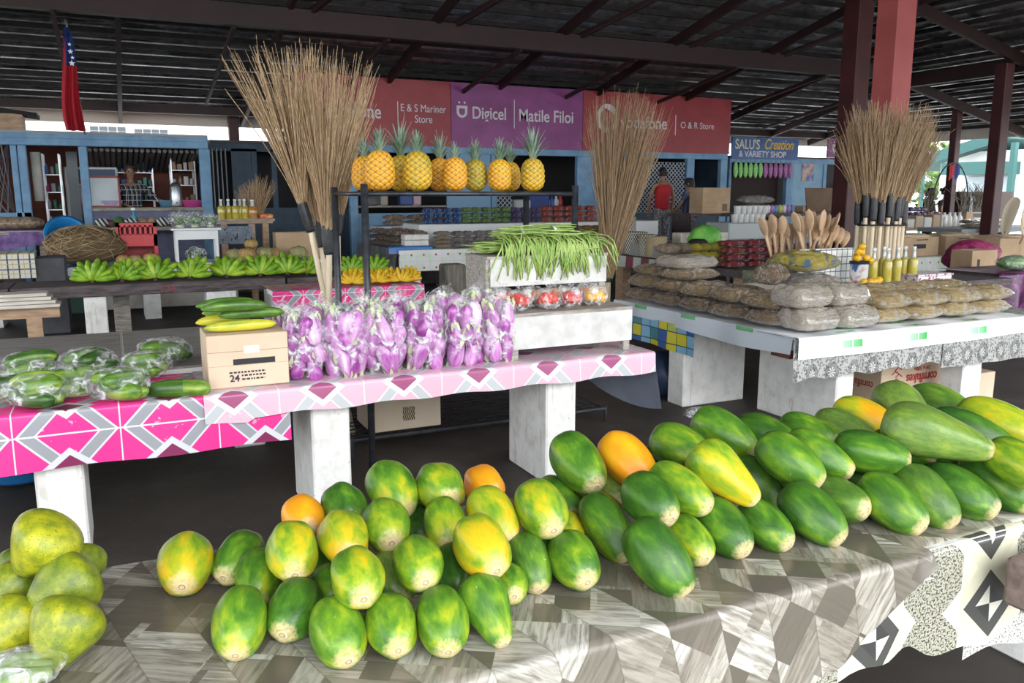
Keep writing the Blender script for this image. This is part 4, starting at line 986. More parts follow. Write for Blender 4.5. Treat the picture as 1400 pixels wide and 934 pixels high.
# floor-standing bits at far left
ss = thing('sawhorse', 'raw timber trestle under pale planks at the left', 'trestle', (aty(20, 440, 7.6).x, 7.6, 0))
zt = aty(20, 422, 7.6).z
MB().box((-.05, 0, zt-.035), (.75, .09, .09)).build('top_rail', BROWNWOOD, ss)
for x in (-.35, .14): MB().box((x, 0, (zt-.08)/2), (.11, .08, zt-.08)).build('leg', BROWNWOOD, ss)
for k in range(4): tag(MB().box((aty(30, 420, 7.6).x-.35+.03*k, 7.58+.02*k, zt+.024+.028*k), (1.25-.12*k, .22, .024)).build('loose_plank', mat('whitish plank', mottled((.50, .46, .4), (.66, .62, .56), 5, stretch=(1, 7, 7)), .8)), ['lowest', 'second', 'third', 'topmost'][k]+' pale plank stacked on the timber trestle', 'plank', 'planks on the trestle')
# produce bench (row four)
pb = thing('market_bench', 'long produce bench with melons, crate and fibre bundle', 'bench', (.8, 12, 0)); Lp = lambda *p: local(pb, p)
MB().b2(Lp(-3.5, 11.66, T-.09), Lp(2.74, 12.35, T), .006).build('table_top', DARKWOOD, pb)
for X in (-3.0, -1.5, .3, 1.9): MB().b2(Lp(X, 11.75, 0), Lp(X+.2, 12.25, T-.09)).build('leg', WHITEC, pb)
MB().b2(Lp(-.2, 12.3, .08), Lp(1.55, 12.36, T-.09)).build('back_panel', mat('pale cement board', mottled((.30, .28, .25), (.42, .4, .37), 4), .85), pb)
def bluewhite(t):
    u, v = uvxy(t); n = t.noise(t.vec(u*2.3, v*1.5, 0.0), 1, 2); return t.ramp(n, [(.45, (.62, .64, .66)), (.52, (.05, .20, .50))], True)
tag(cloth_mb(-.72, 2.7, 11.64, 12.3, T+.002, .10, 50, 4, 5, .01, 7, .012).build('table_cloth', mat('blue and white oilcloth', bluewhite, .4), None, True), 'blue and white cloth edge behind the green bananas', 'tablecloth')
def plaid(a, b, base, s_=9.0):
    def f(t):
        u, v = uvxy(t); x, y = (u*s_).fract(), (v*s_).fract(); c = t.mix((x < .14), base, a); c = t.mix((y < .14)*.8, c, a); c = t.mix((x > .5)*(x < .56), c, b); return t.mix((y > .5)*(y < .56), c, b)
    return f
PLAID = mat('cream plaid cloth', plaid((.05, .06, .09), (.45, .36, .12), (.66, .63, .54)), .7)
a = aty(0, 350, 10.9); b = aty(47, 350, 10.9)
tag(cloth_mb(a.x-.8, b.x, 10.9, 11.4, aty(20, 347, 10.9).z, .27, 30, 4, 6, .01, 9, .01).build('table_cloth', PLAID, None, True), 'cream plaid cloth draped at the far left', 'tablecloth')
a, b = aty(48, 372, 10.95), aty(88, 352, 10.95)
tag(MB().b2((a.x, 10.95, 0), (b.x, 11.4, b.z), .01).build('storage_box', mat('dark grey box', mottled((.04, .04, .05), (.08, .08, .09), 4), .6)), 'dark grey box between the plaid cloth and fibre bundle', 'box')
# fibre bundle
P = aty(118, 352, 11.95)
fb = thing('fibre_bundle', 'round bundle of brown pandanus fibre beside the red crate', 'fibre bundle', (P.x, 12.0, T))
film_mb((0, 0, .24), (.46, .28, .25), 30, 18, .03, 5).build('bundle_core', mat('dark fibre', (.14, .09, .045), .9), fb, True)
mb = MB(); rr = random.Random(4)
for i in range(240):
    a0 = rr.uniform(0, 6.28); e0 = rr.uniform(-.5, 1.4); da = rr.uniform(-1.2, 1.2); de = rr.uniform(-.8, .8); pts = []
    for q in range(7):
        a_ = a0+da*q/6; e_ = max(-.7, min(1.5, e0+de*q/6)); k = 1+.05*rr.random(); pts.append((.47*k*cos(e_)*cos(a_), .29*k*cos(e_)*sin(a_), .245+.255*k*sin(e_)))
    mb.tube(pts, .007, 3, False, .5)
tag(mb.build('fibre_strands', mat('straw fibre', mottled((.26, .18, .09), (.46, .35, .20), 6), .8), fb), kind='stuff')
# red crate
a, b = aty(161, 350, 12.0), aty(217, 350, 12.0); zc = aty(190, 305, 12.0).z
cr = thing('plastic_crate', 'red plastic crate standing on its side behind the melons', 'crate', ((a.x+b.x)/2, 12.0, T)); w = (b.x-a.x)/2; h = zc-T
REDP = mat('red crate plastic', mottled((.52, .025, .03), (.62, .04, .045), 3), .38)
MB().b2((-w, 0, h-.05), (w, .3, h)).build('top_rim', REDP, cr); MB().b2((-w, 0, h*.42), (w, .03, h*.72)).build('side_panel', REDP, cr)
for s_ in (-1, 1): MB().b2((s_*w-.045 if s_ > 0 else -w, 0, 0), (w if s_ > 0 else -w+.045, .3, h)).build('corner_post', REDP, cr)
for i in range(7): MB().b2((-w+.045+i*(2*w-.09)/6.5-.014, 0, h*.7), (-w+.045+i*(2*w-.09)/6.5+.014, .03, h-.03)).build('bar', REDP, cr)
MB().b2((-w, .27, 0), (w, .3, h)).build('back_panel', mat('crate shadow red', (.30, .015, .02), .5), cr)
# pumpkins and melons
def pump_col(t):
    v, x, y, z = t.coord('Object'); _, rp, gp, bp, r = t.objcol(); n = t.noise(v, 5, 4, .6)
    return t.mix(rp, t.ramp(n, [(.35, (.30, .22, .08)), (.65, (.62, .36, .13))]), t.ramp(n, [(.35, (.20, .24, .09)), (.65, (.46, .42, .20))]))
PUMP = mat('pumpkin skin', pump_col, .55)
PUM = MB().lathe([(.001, -.62), (.35, -.66), (.72, -.56), (.95, -.25), (1, .05), (.9, .4), (.6, .66), (.28, .72), (.12, .62), (.001, .58)], 36, lobes=10, amp=.055).mesh('pumpkin', PUMP, True)
PUS = MB().tube([(0, 0, .55), (.03, 0, .72), (.1, 0, .86)], [.13, .08, .09], 7).mesh('stalk', mat('pumpkin stalk', (.22, .18, .10), .8), True)
for (px, py, r, Yv, g, zz, lab) in ((168, 346, 9.5, 11.8, .0, 0, 'orange melon left in front of the red crate'), (184, 344, 9, 11.82, .5, 0, 'brownish melon in the middle before the red crate'), (206, 345, 10.5, 11.8, .1, 0, 'yellow-orange melon right in front of the red crate'),
      (320, 338, 11, 11.95, .8, 0, 'green-striped pumpkin at the left of the pumpkin group'), (337, 340, 12, 11.85, 0, 0, 'ribbed orange pumpkin at the front of the group'), (343, 328, 9, 12.0, .1, .15, 'small orange pumpkin on top of the group'),
      (361, 338, 12, 11.9, .8, 0, 'pale green pumpkin right of the ribbed orange one'), (373, 338, 10, 12.05, 0, 0, 'tan pumpkin at the right end of the group'), (408, 336, 12, 11.85, .9, 0, 'green-yellow pumpkin before the carton by the broom')):
    P = aty(px, py, Yv); k = (P-EYEV).dot(FWD)/F*r; o = link('pumpkin', PUM); o.location = (P.x, Yv, T+k*.66+zz); o.scale = (k, k, k); o.color = (g, 0, 0, 1); o.rotation_euler = (0, 0, px); tag(o, lab, 'pumpkin', 'pumpkins and melons on the produce bench'); link('stalk', PUS, o)
a, b = aty(378, 345, 12.1), aty(438, 345, 12.1)
carton('brown carton with curved print behind the green-yellow pumpkin', a.x, b.x, 12.1, 12.35, T+.001, aty(400, 318, 12.1).z)
# white stool with cabbages
a, b = aty(240, 350, 11.95), aty(299, 350, 11.95); zs = aty(270, 313, 11.95).z
sl = thing('stool', 'small white stool carrying bagged cabbages', 'stool', ((a.x+b.x)/2, 12.0, T)); w = (b.x-a.x)/2
MB().box((0, 0, zs-T), (2*w+.08, .38, .03), None, .006).build('seat', WHITEPAINT, sl); MB().box((0, -.13, zs-T-.075), (2*w-.02, .03, .12)).build('apron', WHITEPAINT, sl)
for x in (-w+.02, w-.02):
    for y in (-.13, .13): MB().box((x, y, (zs-T)/2), (.035, .035, zs-T)).build('leg', WHITEPAINT, sl)
CAB = mat('cabbage leaves', mottled((.06, .14, .05), (.22, .34, .14), 12), .5)
def cabbage_bag(lab, P, r, seed):
    o = thing('cabbage_bag', lab, 'bag', P, seed, 'bagged leafy cabbages'); rr = random.Random(seed)
    for i in range(9):
        mb = MB(); a = i*.7
        def lf(u, v): 
            q = (u-.5)*1.3; b = v*1.35; k = r*(.62+.06*i/2); return (k*sin(b)*cos(a+q)*1.05, k*sin(b)*sin(a+q), r*.25+k*1.25*(1-cos(b))*.9+.012*sin(9*u+i))
        mb.grid(lf, 7, 6).build('leaf', CAB, o, True)
    film_mb((0, 0, r*.75), (r*1.1, r, r*.8), 20, 12, .05, seed).build('plastic_film', FILM, o, True)
    MB().lathe([(r*.3, 0), (r*.36, r*.15), (r*.2, r*.4)], 10).build('stem', mat('pale cabbage stem', (.62, .66, .5), .6), o, True)
for i, px in enumerate((246, 266, 288)):
    P = aty(px, 308, 11.98); cabbage_bag('leafy cabbage bag, %s of three on the white stool' % ['left', 'middle', 'right'][i], (P.x, P.y, zs+.017), .15 if i < 2 else .13, i+1)
P = aty(268, 348, 12.02); cabbage_bag('dark leafy cabbage bag under the white stool', (P.x, P.y, T+.002), .13, 9)
# timber table with oil bottles
zt = aty(340, 300, 13.0).z; a, b = aty(298, 300, 13.0), aty(372, 300, 13.0)
tt = thing('timber_table', 'tall raw timber table with bottles of oil', 'table', ((a.x+b.x)/2, 13.2, 0)); w = (b.x-a.x)/2
MB().box((0, 0, zt-.03), (2*w, .5, .06)).build('table_top', BROWNWOOD, tt); MB().box((0, -.24, zt-.01), (2*w+.06, .04, .04)).build('edge_strip', GREYWOOD, tt)
for x in (-w+.08, w-.3, w-.1): MB().box((x, -.15, (zt-.06)/2), (.09, .09, zt-.06)).build('leg', BROWNWOOD, tt)
pn = MB().b2((-w, -.20, zt-.36), (w*.25, -.18, zt-.10)).build('painted_panel', mat('graffiti board', lambda t: t.mix((t.noise(t.coord()[0], 6, 1, .5, 1.5)-.5).abs() < .012, t.ramp(t.noise(t.coord()[0], 5, 4), [(.3, (.14, .17, .22)), (.7, (.28, .33, .40))]), (.03, .03, .04)), .7), tt)
def oil_mat(n, c): return mat(n, c, .12, trans=0, coat=.6)
OIL = oil_mat('golden oil', mottled((.42, .34, .01), (.58, .46, .02), 8)); AMB = oil_mat('amber oil', (.42, .17, .01)); CLEAR = mat("clear glass", (.85, .88, .88), .05, alpha=.05)
def bottle(lab, P, h, r, m, group, capm=None, cap=True):
    o = thing('oil_bottle', lab, 'bottle', P, 0, group)
    MB().lathe([(r*.92, 0), (r, h*.02), (r, h*.58), (r*.9, h*.62), (r*.55, h*.66)], 14).build('oil', m, o, True)
    MB().lathe([(r*1.05, 0), (r*1.06, h*.6), (r*.9, h*.65), (r*.42, h*.74), (r*.36, h*.93)], 14, capt=False, capb=False).build('glass', CLEAR, o, True)
    MB().lathe([(r*.56, h*.655), (r*.44, h*.72), (r*.38, h*.80), (r*.38, h*.91)], 12).build('neck', mat('pale bottle neck', (.50, .53, .50), .12, coat=.6), o, True)
    MB().lathe([(r*.42, h*.90), (r*.42, h)], 10).build('cap', capm or PLASTIC_W, o, True)
    return o
for i, px in enumerate((303, 313, 322, 329, 335)):
    P = aty(px, 297, 13.1+.05*(i % 2)); bottle('golden oil bottle, %s of five on the timber table' % nth(i, 5), (P.x, P.y, zt+.001), .30, .052, OIL, 'oil bottles on the timber table')
P = aty(346, 297, 13.1); bottle('wide amber jar of oil right of the golden bottles', (P.x, P.y, zt+.001), .29, .075, AMB, 'oil bottles on the timber table')
P = aty(364, 295, 13.1); tag(MB().box((P.x, 13.12, zt+.04), (.2, .16, .075), None, .02).build('snack_pack', mat('red yellow pack', mottled((.6, .05, .03), (.75, .4, .1), 20), .4)), 'small red pack at the right end of the timber table', 'packet')
DRY = BRIS
for i in range(5):
    P = aty(338+i*4.5, 296, 13.32); base = Vector((P.x, 13.3, zt)); tip = aty(325+i*11, 238+6*abs(i-3), 13.35)
    broom('dry rib broom, %s on the timber table' % nth(i, 5), base, base+Vector((0, 0, .03)), base+(tip-base)*.08, tip, .12, 34, .012, 70+i, 'dry brooms standing on the timber table', br=.022, r=.004)
# --- the left shop
SY = 15.6
sh = thing('market_shop', 'pale blue timber shop with a counter and a man inside', 'shop', (0, SY, .38)); Ls = lambda *p: local(sh, p)
def px(x, y=240, Y=SY): return aty(x, y, Y).x
ztop = 2.55
MB().b2(Ls(px(-60), SY, ztop-.16), Ls(px(287), SY+.12, ztop), .01).build('top_beam', BLUEPAINT, sh)
MB().b2(Ls(px(-60), SY-.02, ztop-.05), Ls(px(287), SY+.13, ztop+.03), .005).build('cornice', BLUEPAINT, sh)
for (p0, p1) in ((17, 26), (27, 39), (110, 122), (274, 289)): 
    MB().b2(Ls(px(p0), SY, .38), Ls(px(p1), SY+.14, ztop-.16), .012).build('post', BLUEPAINT, sh)
MB().b2(Ls(px(-60), SY, 1.2), Ls(px(39), SY+.1, 1.32)).build('rail', BLUEPAINT, sh); MB().b2(Ls(px(-60), SY+.03, .38), Ls(px(39), SY+.06, 1.2)).build('front_panel', BLUEPAINT, sh)
lt = MB(); x = px(-60)
lat = MB()
for i in range(-16, 30):
    for s_ in (-1, 1):
        xa = px(-40)+i*.11; lat.box((xa-0+.30*0, SY+.06, 1.84)if 0 else (xa, SY+.06+.008*s_, 1.84), (.022, .008, 1.5), Matrix.Rotation(s_*.62, 3, 'Y'))
lat.v = [tuple(Ls(max(px(-60), min(px(15), p[0])), p[1], max(1.32, min(ztop-.16, p[2])))) for p in lat.v]
lo_ = lat.build('lattice', mat('grey lattice', (.14, .17, .2), .6), sh); lo_['kind'] = 'stuff'
# counter, side and back walls
MB().b2(Ls(px(122), SY-.05, 1.33), Ls(px(276), SY+.5, 1.39), .006).build('counter', GREYWOOD, sh); MB().b2(Ls(px(122), SY+.02, .38), Ls(px(276), SY+.06, 1.33)).build('front_panel', mat('purple blue board', mottled((.10, .10, .18), (.16, .17, .28), 3), .6), sh)
MB().b2(Ls(px(-60), SY+2.3, .38), Ls(px(287), SY+2.35, ztop)).build('back_wall', mat('red brown wall', mottled((.20, .06, .04), (.27, .09, .06), 3), .8), sh)
for X in (px(-60), px(286)): MB().b2(Ls(X, SY+.1, .38), Ls(X+.04, SY+2.3, ztop)).build('side_wall', DKBLUE, sh)
MB().b2(Ls(px(-60), SY-.02, ztop+.03), Ls(px(287), SY+2.4, ztop+.07)).build('roof', mat('grey roof sheet', (.25, .26, .27), .5, .4), sh)
cor = MB()
for i in range(22): cor.tube([Ls(px(125)+i*.09, SY+.3, ztop-.20), Ls(px(125)+i*.09, SY+2.2, ztop-.5)], .035, 6, True)
tag(cor.build('corrugated_lining', mat('grey corrugated', (.16, .155, .15), .6), sh), kind='stuff')
MB().b2(Ls(px(88), SY+1.2, .38), Ls(px(104), SY+1.24, ztop-.2)).build('partition', mat('grey partition', (.28, .30, .32), .7), sh)
# shelves with goods
def shelf_unit(lab, x0, x1, y0, y1, z0, zs_, seed, cols, n=7, group='shop goods', hgt=.17, cat='goods'):
    o = thing('shelf_unit', lab, 'shelves', ((x0+x1)/2, y0, z0)); rr = random.Random(seed)
    for x in (x0, x1): 
        for y in (y0, y1): MB().b2(local(o, (x-.012, y-.012, z0)), local(o, (x+.012, y+.012, zs_[-1]+.35))).build('upright', steel(), o)
    for z in zs_: MB().b2(local(o, (x0, y0, z-.012)), local(o, (x1, y1, z))).build('shelf', steel(), o)
    W = x1-x0
    for zi, z in enumerate(zs_):
        for i in range(n):
            c = cols[rr.randrange(len(cols))]; w = W/n*rr.uniform(.6, .9); h = hgt*rr.uniform(.6, 1.15); x = x0+W*(i+.5)/n; mm = mat('goods %d %d %d' % tuple(int(q*99) for q in c), c, .45)
            kind = rr.randrange(3); mb = MB()
            if kind == 0: mb.lathe([(w*.4, 0), (w*.42, h*.7), (w*.2, h*.82), (w*.2, h)], 10)
            elif kind == 1: mb.box((0, 0, h/2), (w, .12, h), None, .01)
            else: mb.lathe([(w*.36, 0), (w*.44, h*.1), (w*.44, h*.8), (w*.3, h*.95)], 10)
            g = mb.build('shop_item', mm, None, kind != 1); g.location = (x, (y0+y1)/2-.05, z+.001)
            tag(g, 'item, %s on %s shelf of the %s' % (nth(i, n), ['the bottom', 'the second', 'the third', 'the fourth', 'the top'][zi], lab.split(' with')[0]), cat, group)
    return o
COLS = [(.5, .06, .3), (.06, .3, .12), (.7, .7, .68), (.1, .18, .5), (.6, .12, .08), (.7, .5, .1), (.3, .3, .32), (.05, .25, .2)]
shelf_unit('narrow chrome shelves with mixed goods beside the white curtain', px(54), px(78), SY+1.0, SY+1.4, .38, (1.05, 1.35, 1.65, 1.95), 1, COLS, 3, 'goods on the narrow shelves')
shelf_unit('back wall shelves with blue packets behind the man', px(158), px(216), SY+1.9, SY+2.25, .38, (1.5, 1.75, 2.02), 2, [(.05, .10, .4), (.08, .14, .5), (.6, .6, .62), (.12, .35, .3)], 7, 'goods behind the man')
shelf_unit('right hand shelves with pans and jars in the left shop', px(240), px(274), SY+1.0, SY+1.4, .38, (1.45, 1.78, 2.05), 3, [(.55, .56, .58), (.7, .7, .7), (.12, .12, .13), (.4, .25, .15)], 4, 'pans and jars on the right shelves')
MB().tube([Ls(px(48), SY+.5, 1.5), Ls(px(47.5), SY+.5, ztop-.25)], .075, 12).build('rolled_curtain', mat('off-white curtain', mottled((.55, .53, .48), (.68, .66, .6), 5), .8), sh, True)
# white fridge and glass case
fr = thing('display_fridge', 'white display fridge standing behind the shop post', 'fridge', (px(124), SY+1.5, .38))
MB().b2((-.45, 0, 0), (.42, .55, 1.72), .02).build('cabinet', PLASTIC_W, fr); MB().b2((-.38, -.012, .62), (.38, .01, 1.32)).build('glass_door', mat('fridge glass', (.45, .55, .62), .1), fr)
MB().b2((-.40, -.015, 1.42), (.38, .01, 1.68)).build('sign_panel', mat('navy panel', (.03, .06, .16), .4), fr); MB().b2((-.30, -.02, 1.335), (.3, 0, 1.40)).build('label_strip', mat('grey strip', (.4, .42, .45), .5), fr)
gc = thing('glass_case', 'maroon framed glass food case on the shop counter', 'display case', (px(136), SY+.15, 1.391)); w = (px(159)-px(108))/2
MAR = mat('maroon frame', (.22, .025, .03), .45)
for x in (-w, w):
    for y in (0, .34): MB().box((x, y, .25), (.03, .03, .5)).build('frame_post', MAR, gc)
for z in (.0, .5):
    for y in (0, .34): MB().box((0, y, z+.012), (2*w, .03, .03)).build('frame_rail', MAR, gc)
MB().box((0, -.002, .26), (2*w-.03, .006, .46)).build('glass_pane', mat('case glass', (.75, .82, .85), .05, alpha=.32), gc)
for z in (.14, .32): MB().box((0, .17, z), (2*w-.03, .3, .012)).build('shelf', PLASTIC_W, gc)
for (xx, yy, w_, h_, c, lab, nm) in ((148, 284, .38, .12, (.5, .42, .6), 'lilac tub on the counter before the glass case', 'tub'), (226, 281, .26, .12, (.10, .22, .32), 'blue basin on the counter beside the man', 'basin'), (263, 281, .42, .12, (.50, .07, .25), 'pink tray at the right end of the counter', 'tray')):
    t_ = link(nm, MB().lathe([(w_*.38, 0), (w_*.5, h_*.9), (w_*.54, h_), (w_*.48, h_), (w_*.36, .02)], 18).mesh(nm, mat(lab, c, .4), True)); t_.location = (px(xx), SY+.22, 1.391); t_.scale = (1, .55, 1); tag(t_, lab, 'container')
ur = thing('steel_urn', 'tall steel urn on the shop counter', 'urn', (px(240), SY+.25, 1.391)); MB().lathe([(.10, 0), (.11, .03), (.10, .34), (.07, .40), (.03, .43)], 16).build('urn_body', steel(), ur, True); MB().tube([(0, -.1, .08), (0, -.15, .07)], .012, 6).build('tap', BLACK, ur)
FLOORP = .38
def plaidshirt(t):
    v, x, y, z = t.coord('Object'); a, b = ((x+y*.5)*13).fract(), (z*11).fract(); l = ((a < .1).max(b < .1)).max((a > .3)*(a < .35)); return t.mix(l, (.012, .014, .025), (.62, .62, .62))
person('man in a black and white plaid shirt leaning on the counter', (px(179), SY+.62, .32), .12, mat('plaid shirt', plaidshirt, .8), mat('dark trousers', (.03, .03, .04), .8),
       ((-.33, -.12, 1.20), (-.12, -.36, 1.10)), ((.38, -.05, 1.22), (.52, -.30, 1.12)), sleeves='long', bald=True)
# produce on the counter edge
for i, (xx, c, r, lab) in enumerate(((138, (.34, .16, .1), .07, 'small brown tuber pack at the left of the counter edge'), (162, (.10, .24, .06), .10, 'green watermelon on the counter edge'), (194, (.50, .37, .22), .095, 'left round taro on the counter edge'), (208, (.50, .37, .22), .095, 'right round taro on the counter edge'), (222, (.38, .14, .12), .07, 'reddish tuber pack right of the taro'), (150, (.36, .12, .1), .07, 'reddish tuber pack left of the watermelon'))):
    o = MB().lathe([(.001, 0), (r*.7, r*.12), (r, r*.7), (r*.9, r*1.2), (r*.4, r*1.65), (.001, r*1.7)], 14, lobes=3, amp=.06).build('vegetable', mat(lab, mottled(tuple(q*.7 for q in c), c, 12), .6), None, True); o.location = (px(xx, 300, 15.3), 15.25, 1.08); tag(o, lab, 'vegetable')
cs = thing('side_bench', 'low bench along the blue shop front carrying vegetables', 'bench', (px(200), 15.2, .38)); MB().b2((-1.0, -.15, .64), (1.15, .25, .70)).build('bench_top', GREYWOOD, cs)
for x in (-.9, 1.0): MB().b2((x, -.1, 0), (x+.06, .2, .64)).build('leg', GREYWOOD, cs)
def stripes(t): return t.mix((t.coord()[1]*14+t.coord()[3]*9).fract() > .5, (.03, .03, .03), (.7, .7, .7))
for xx, lab in ((139, 'black and white striped bag at the left of the bench'), (179, 'black and white striped bag before the counter'), (222, 'striped bag right of the taro')):
    o = film_mb((0, 0, .075), (.11, .07, .075), 16, 10, .06, xx).build('striped_bag', mat('zebra bag', stripes, .5), None, True); o.location = (px(xx, 300, 15.1), 15.1, 1.083); tag(o, lab, 'bag')
bt = thing('spray_bottle', 'white and teal spray bottle on the bench', 'bottle', (px(183, 290, 15.12), 15.2, 1.082)); MB().lathe([(.045, 0), (.05, .02), (.05, .15), (.02, .2), (.018, .27)], 12).build('bottle_body', mat('teal label', (.05, .35, .42), .4), bt, True); MB().box((-.01, 0, .29), (.06, .02, .04)).build('trigger', PLASTIC_W, bt)
for i in range(2):
    o = MB().lathe([(.05, 0), (.065, .16), (.068, .165), (.06, .15)], 12).build('cup', PLASTIC_W, None, True); o.location = (px(278+10*i, 300, 15.1), 15.12, 1.083); tag(o, ['left', 'right'][i]+' white cup at the end of the shop bench', 'cup')
# flag and box on the shop roof
zf = aty(104, 27, 14.05).z; zg = aty(110, 182, 14.05).z
fg = thing('flag', 'red flag with blue starred canton hanging limp from a pole', 'flag', (px(107, 182, 14.05), 14.05, zg))
MB().tube([(.06, 1.56, .05), (-.03, .03, zf-zg)], .014, 6).build('pole', steel(), fg)
def flagc(t):
    v, x, y, z = t.coord('Object'); return t.mix((z > .95)*(x > -.075), (.40, .008, .02), (.012, .035, .19))
FH = zf-zg-.06
def fgf(u, v):
    z = FH*.965-v*(FH*.965-.03); w = (.05+.16*v**.6)*(1 if v < .85 else 1-.5*(v-.85)); x = -.04-.10*v*(1-v)+(u-.42)*w*1.35; return (x+.02*sin(v*6), .05*sin(u*14+v*3)*(.3+v), z)
MB().grid(fgf, 26, 24).build('flag_cloth', mat('flag cloth', flagc, .8), fg, True)
for (x, z, s_) in ((-.005, FH-.40, .04), (.0, FH-.56, .045), (-.01, FH-.30, .028), (.015, FH-.48, .028)):
    mb = MB(); mb.add([(0, 0, 0)]+[(s_*(1 if i % 2 == 0 else .42)*sin(i*pi/5), -.0, s_*(1 if i % 2 == 0 else .42)*cos(i*pi/5)) for i in range(10)], [(0, i+1, (i+1) % 10+1) for i in range(10)])
    o = mb.build('star', PLASTIC_W, fg); o.location = (x, -.085, z)
a = aty(-20, 180, 15.8); b = aty(31, 162, 15.8)
bx_ = thing('wooden_box', 'old wooden box with dark lid on the left shop roof', 'box', ((a.x+b.x)/2, 16.0, ztop+.075)); MB().box((0, 0, .13), (b.x-a.x, .5, .26)).build('box_body', BROWNWOOD, bx_); MB().box((.06, .06, .30), (b.x-a.x+.3, .7, .06), Matrix.Rotation(.12, 3, 'Y')).build('lid', BLACK, bx_)
# purple table, bags, blue tub at far left
zp = aty(30, 312, 13.4).z
pt = thing('side_table', 'table under the purple cloth at far left', 'table', (px(10, 312, 13.4), 13.7, 0)); MB().box((-.2, 0, zp-.06), (1.5, .7, .05)).build('table_top', GREYWOOD, pt)
for x in (-.8, .4): MB().box((x, 0, (zp-.08)/2), (.08, .5, zp-.08)).build('leg', GREYWOOD, pt)
PURP = mat('purple print cloth', mottled((.12, .05, .20), (.24, .14, .36), 12, 3), .6)
tag(cloth_mb(px(-60, 312, 13.35), px(66, 312, 13.35), 13.35, 14.05, zp-.03, lambda x: .22+.03*sin(x*8), 30, 4, 6, .02, 11, .02).build('table_cloth', PURP, None, True), 'purple printed cloth on the far left table', 'tablecloth')
for i in range(3):
    o = film_mb((0, 0, .09), (.22, .16, .09), 20, 12, .04, i).build('snack_bag', mat('brown crumb pack', mottled((.16, .10, .06), (.42, .32, .22), 25), .3, coat=.5), None, True); o.location = (px(3+17*i, 306, 13.5), 13.6, zp-.027); tag(o, 'brown snack bag, %s on the purple cloth' % ['left', 'middle', 'right'][i], 'bag', 'snack bags on the purple cloth')
BLUB = mat('bright blue plastic', mottled((.01, .16, .42), (.02, .26, .60), 4), .35)
P = aty(84, 303, 13.0); tb = thing('plastic_tub', 'bright blue plastic tub tipped on its side behind the fibre bundle', 'tub', (P.x, 13.0, .68)); R4 = Matrix.Rotation(1.15, 4, 'X') @ Matrix.Rotation(.3, 4, 'Y')
MB().lathe([(.20, 0), (.26, .22), (.285, .23), (.285, .25), (.25, .24), (.19, .03)], 26, c=(0, 0, .28), M4=R4, capt=False).build('tub_body', BLUB, tb, True); MB().lathe([(.285, .235), (.30, .245), (.285, .255)], 26, c=(0, 0, .28), M4=R4, capb=False, capt=False).build('rim', BLUB, tb, True)
o = film_mb((0, 0, .12), (.22, .18, .12), 20, 12, .09, 8).build('bundled_cloth', mat('royal blue cloth', mottled((.01, .04, .30), (.03, .10, .45), 8), .7), None, True); o.location = (px(100, 300, 13.1), 13.05, .712); tag(o, 'royal blue bundled cloth beside the blue tub', 'cloth')
o = MB().box((px(92, 306, 12.7), 12.75, .82), (.5, .35, .2), None, .02).build('foam_box', mat('white foam', mottled((.6, .6, .58), (.72, .72, .7), 5), .8)); tag(o, 'white foam box between the blue tub and fibre bundle', 'box')
o = MB().box((px(88, 306, 12.9), 12.95, .355), (.9, .7, .71), None, .02).build('green_box', mat('dark green box', (.02, .07, .05), .6)); tag(o, 'dark green box under the blue tub', 'box')
o = cloth_mb(px(30, 330, 13.1), px(70, 330, 13.1), 13.1, 13.3, .62, .16, 16, 3, 5, .02, 13).build('folded_cloth', BLUB, None, True); tag(o, 'bright blue cloth hanging below the purple table', 'cloth')
# dark slate-blue stalls between the left shop and the signs
db = thing('market_stall', 'dark slate blue stall with barred window left of the brooms', 'shop', (2.3, 16.9, .38)); Ld = lambda *p: local(db, p)
X0, X1 = aty(289, 240, 16.9).x, aty(455, 240, 16.9).x; zt2 = aty(330, 196, 16.9).z
MB().b2(Ld(X0, 16.9, zt2-.15), Ld(X1, 17.0, zt2)).build('top_beam', DKBLUE, db); MB().b2(Ld(X0, 16.9, .38), Ld(X1, 16.96, 1.35)).build('front_panel', DKBLUE, db)
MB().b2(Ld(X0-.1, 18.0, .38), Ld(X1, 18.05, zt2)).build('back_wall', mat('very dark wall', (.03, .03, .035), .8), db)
for p_ in (318, 345, 372, 420): X = aty(p_, 240, 16.9).x; MB().b2(Ld(X, 16.9, 1.35), Ld(X+.36 if p_ == 318 else X+.1, 16.97, zt2-.1)).build('post', DKBLUE, db)
for p_ in (292, 298, 304, 310): X = aty(p_, 240, 16.85).x; MB().tube([Ld(X, 16.88, 1.35), Ld(X, 16.88, zt2-.1)], .014, 6).build('bar', steel(), db)
MB().b2(Ld(X0, 16.85, zt2), Ld(X1, 18.1, zt2+.05)).build('roof', mat('dark roof edge', (.05, .05, .055), .6), db)
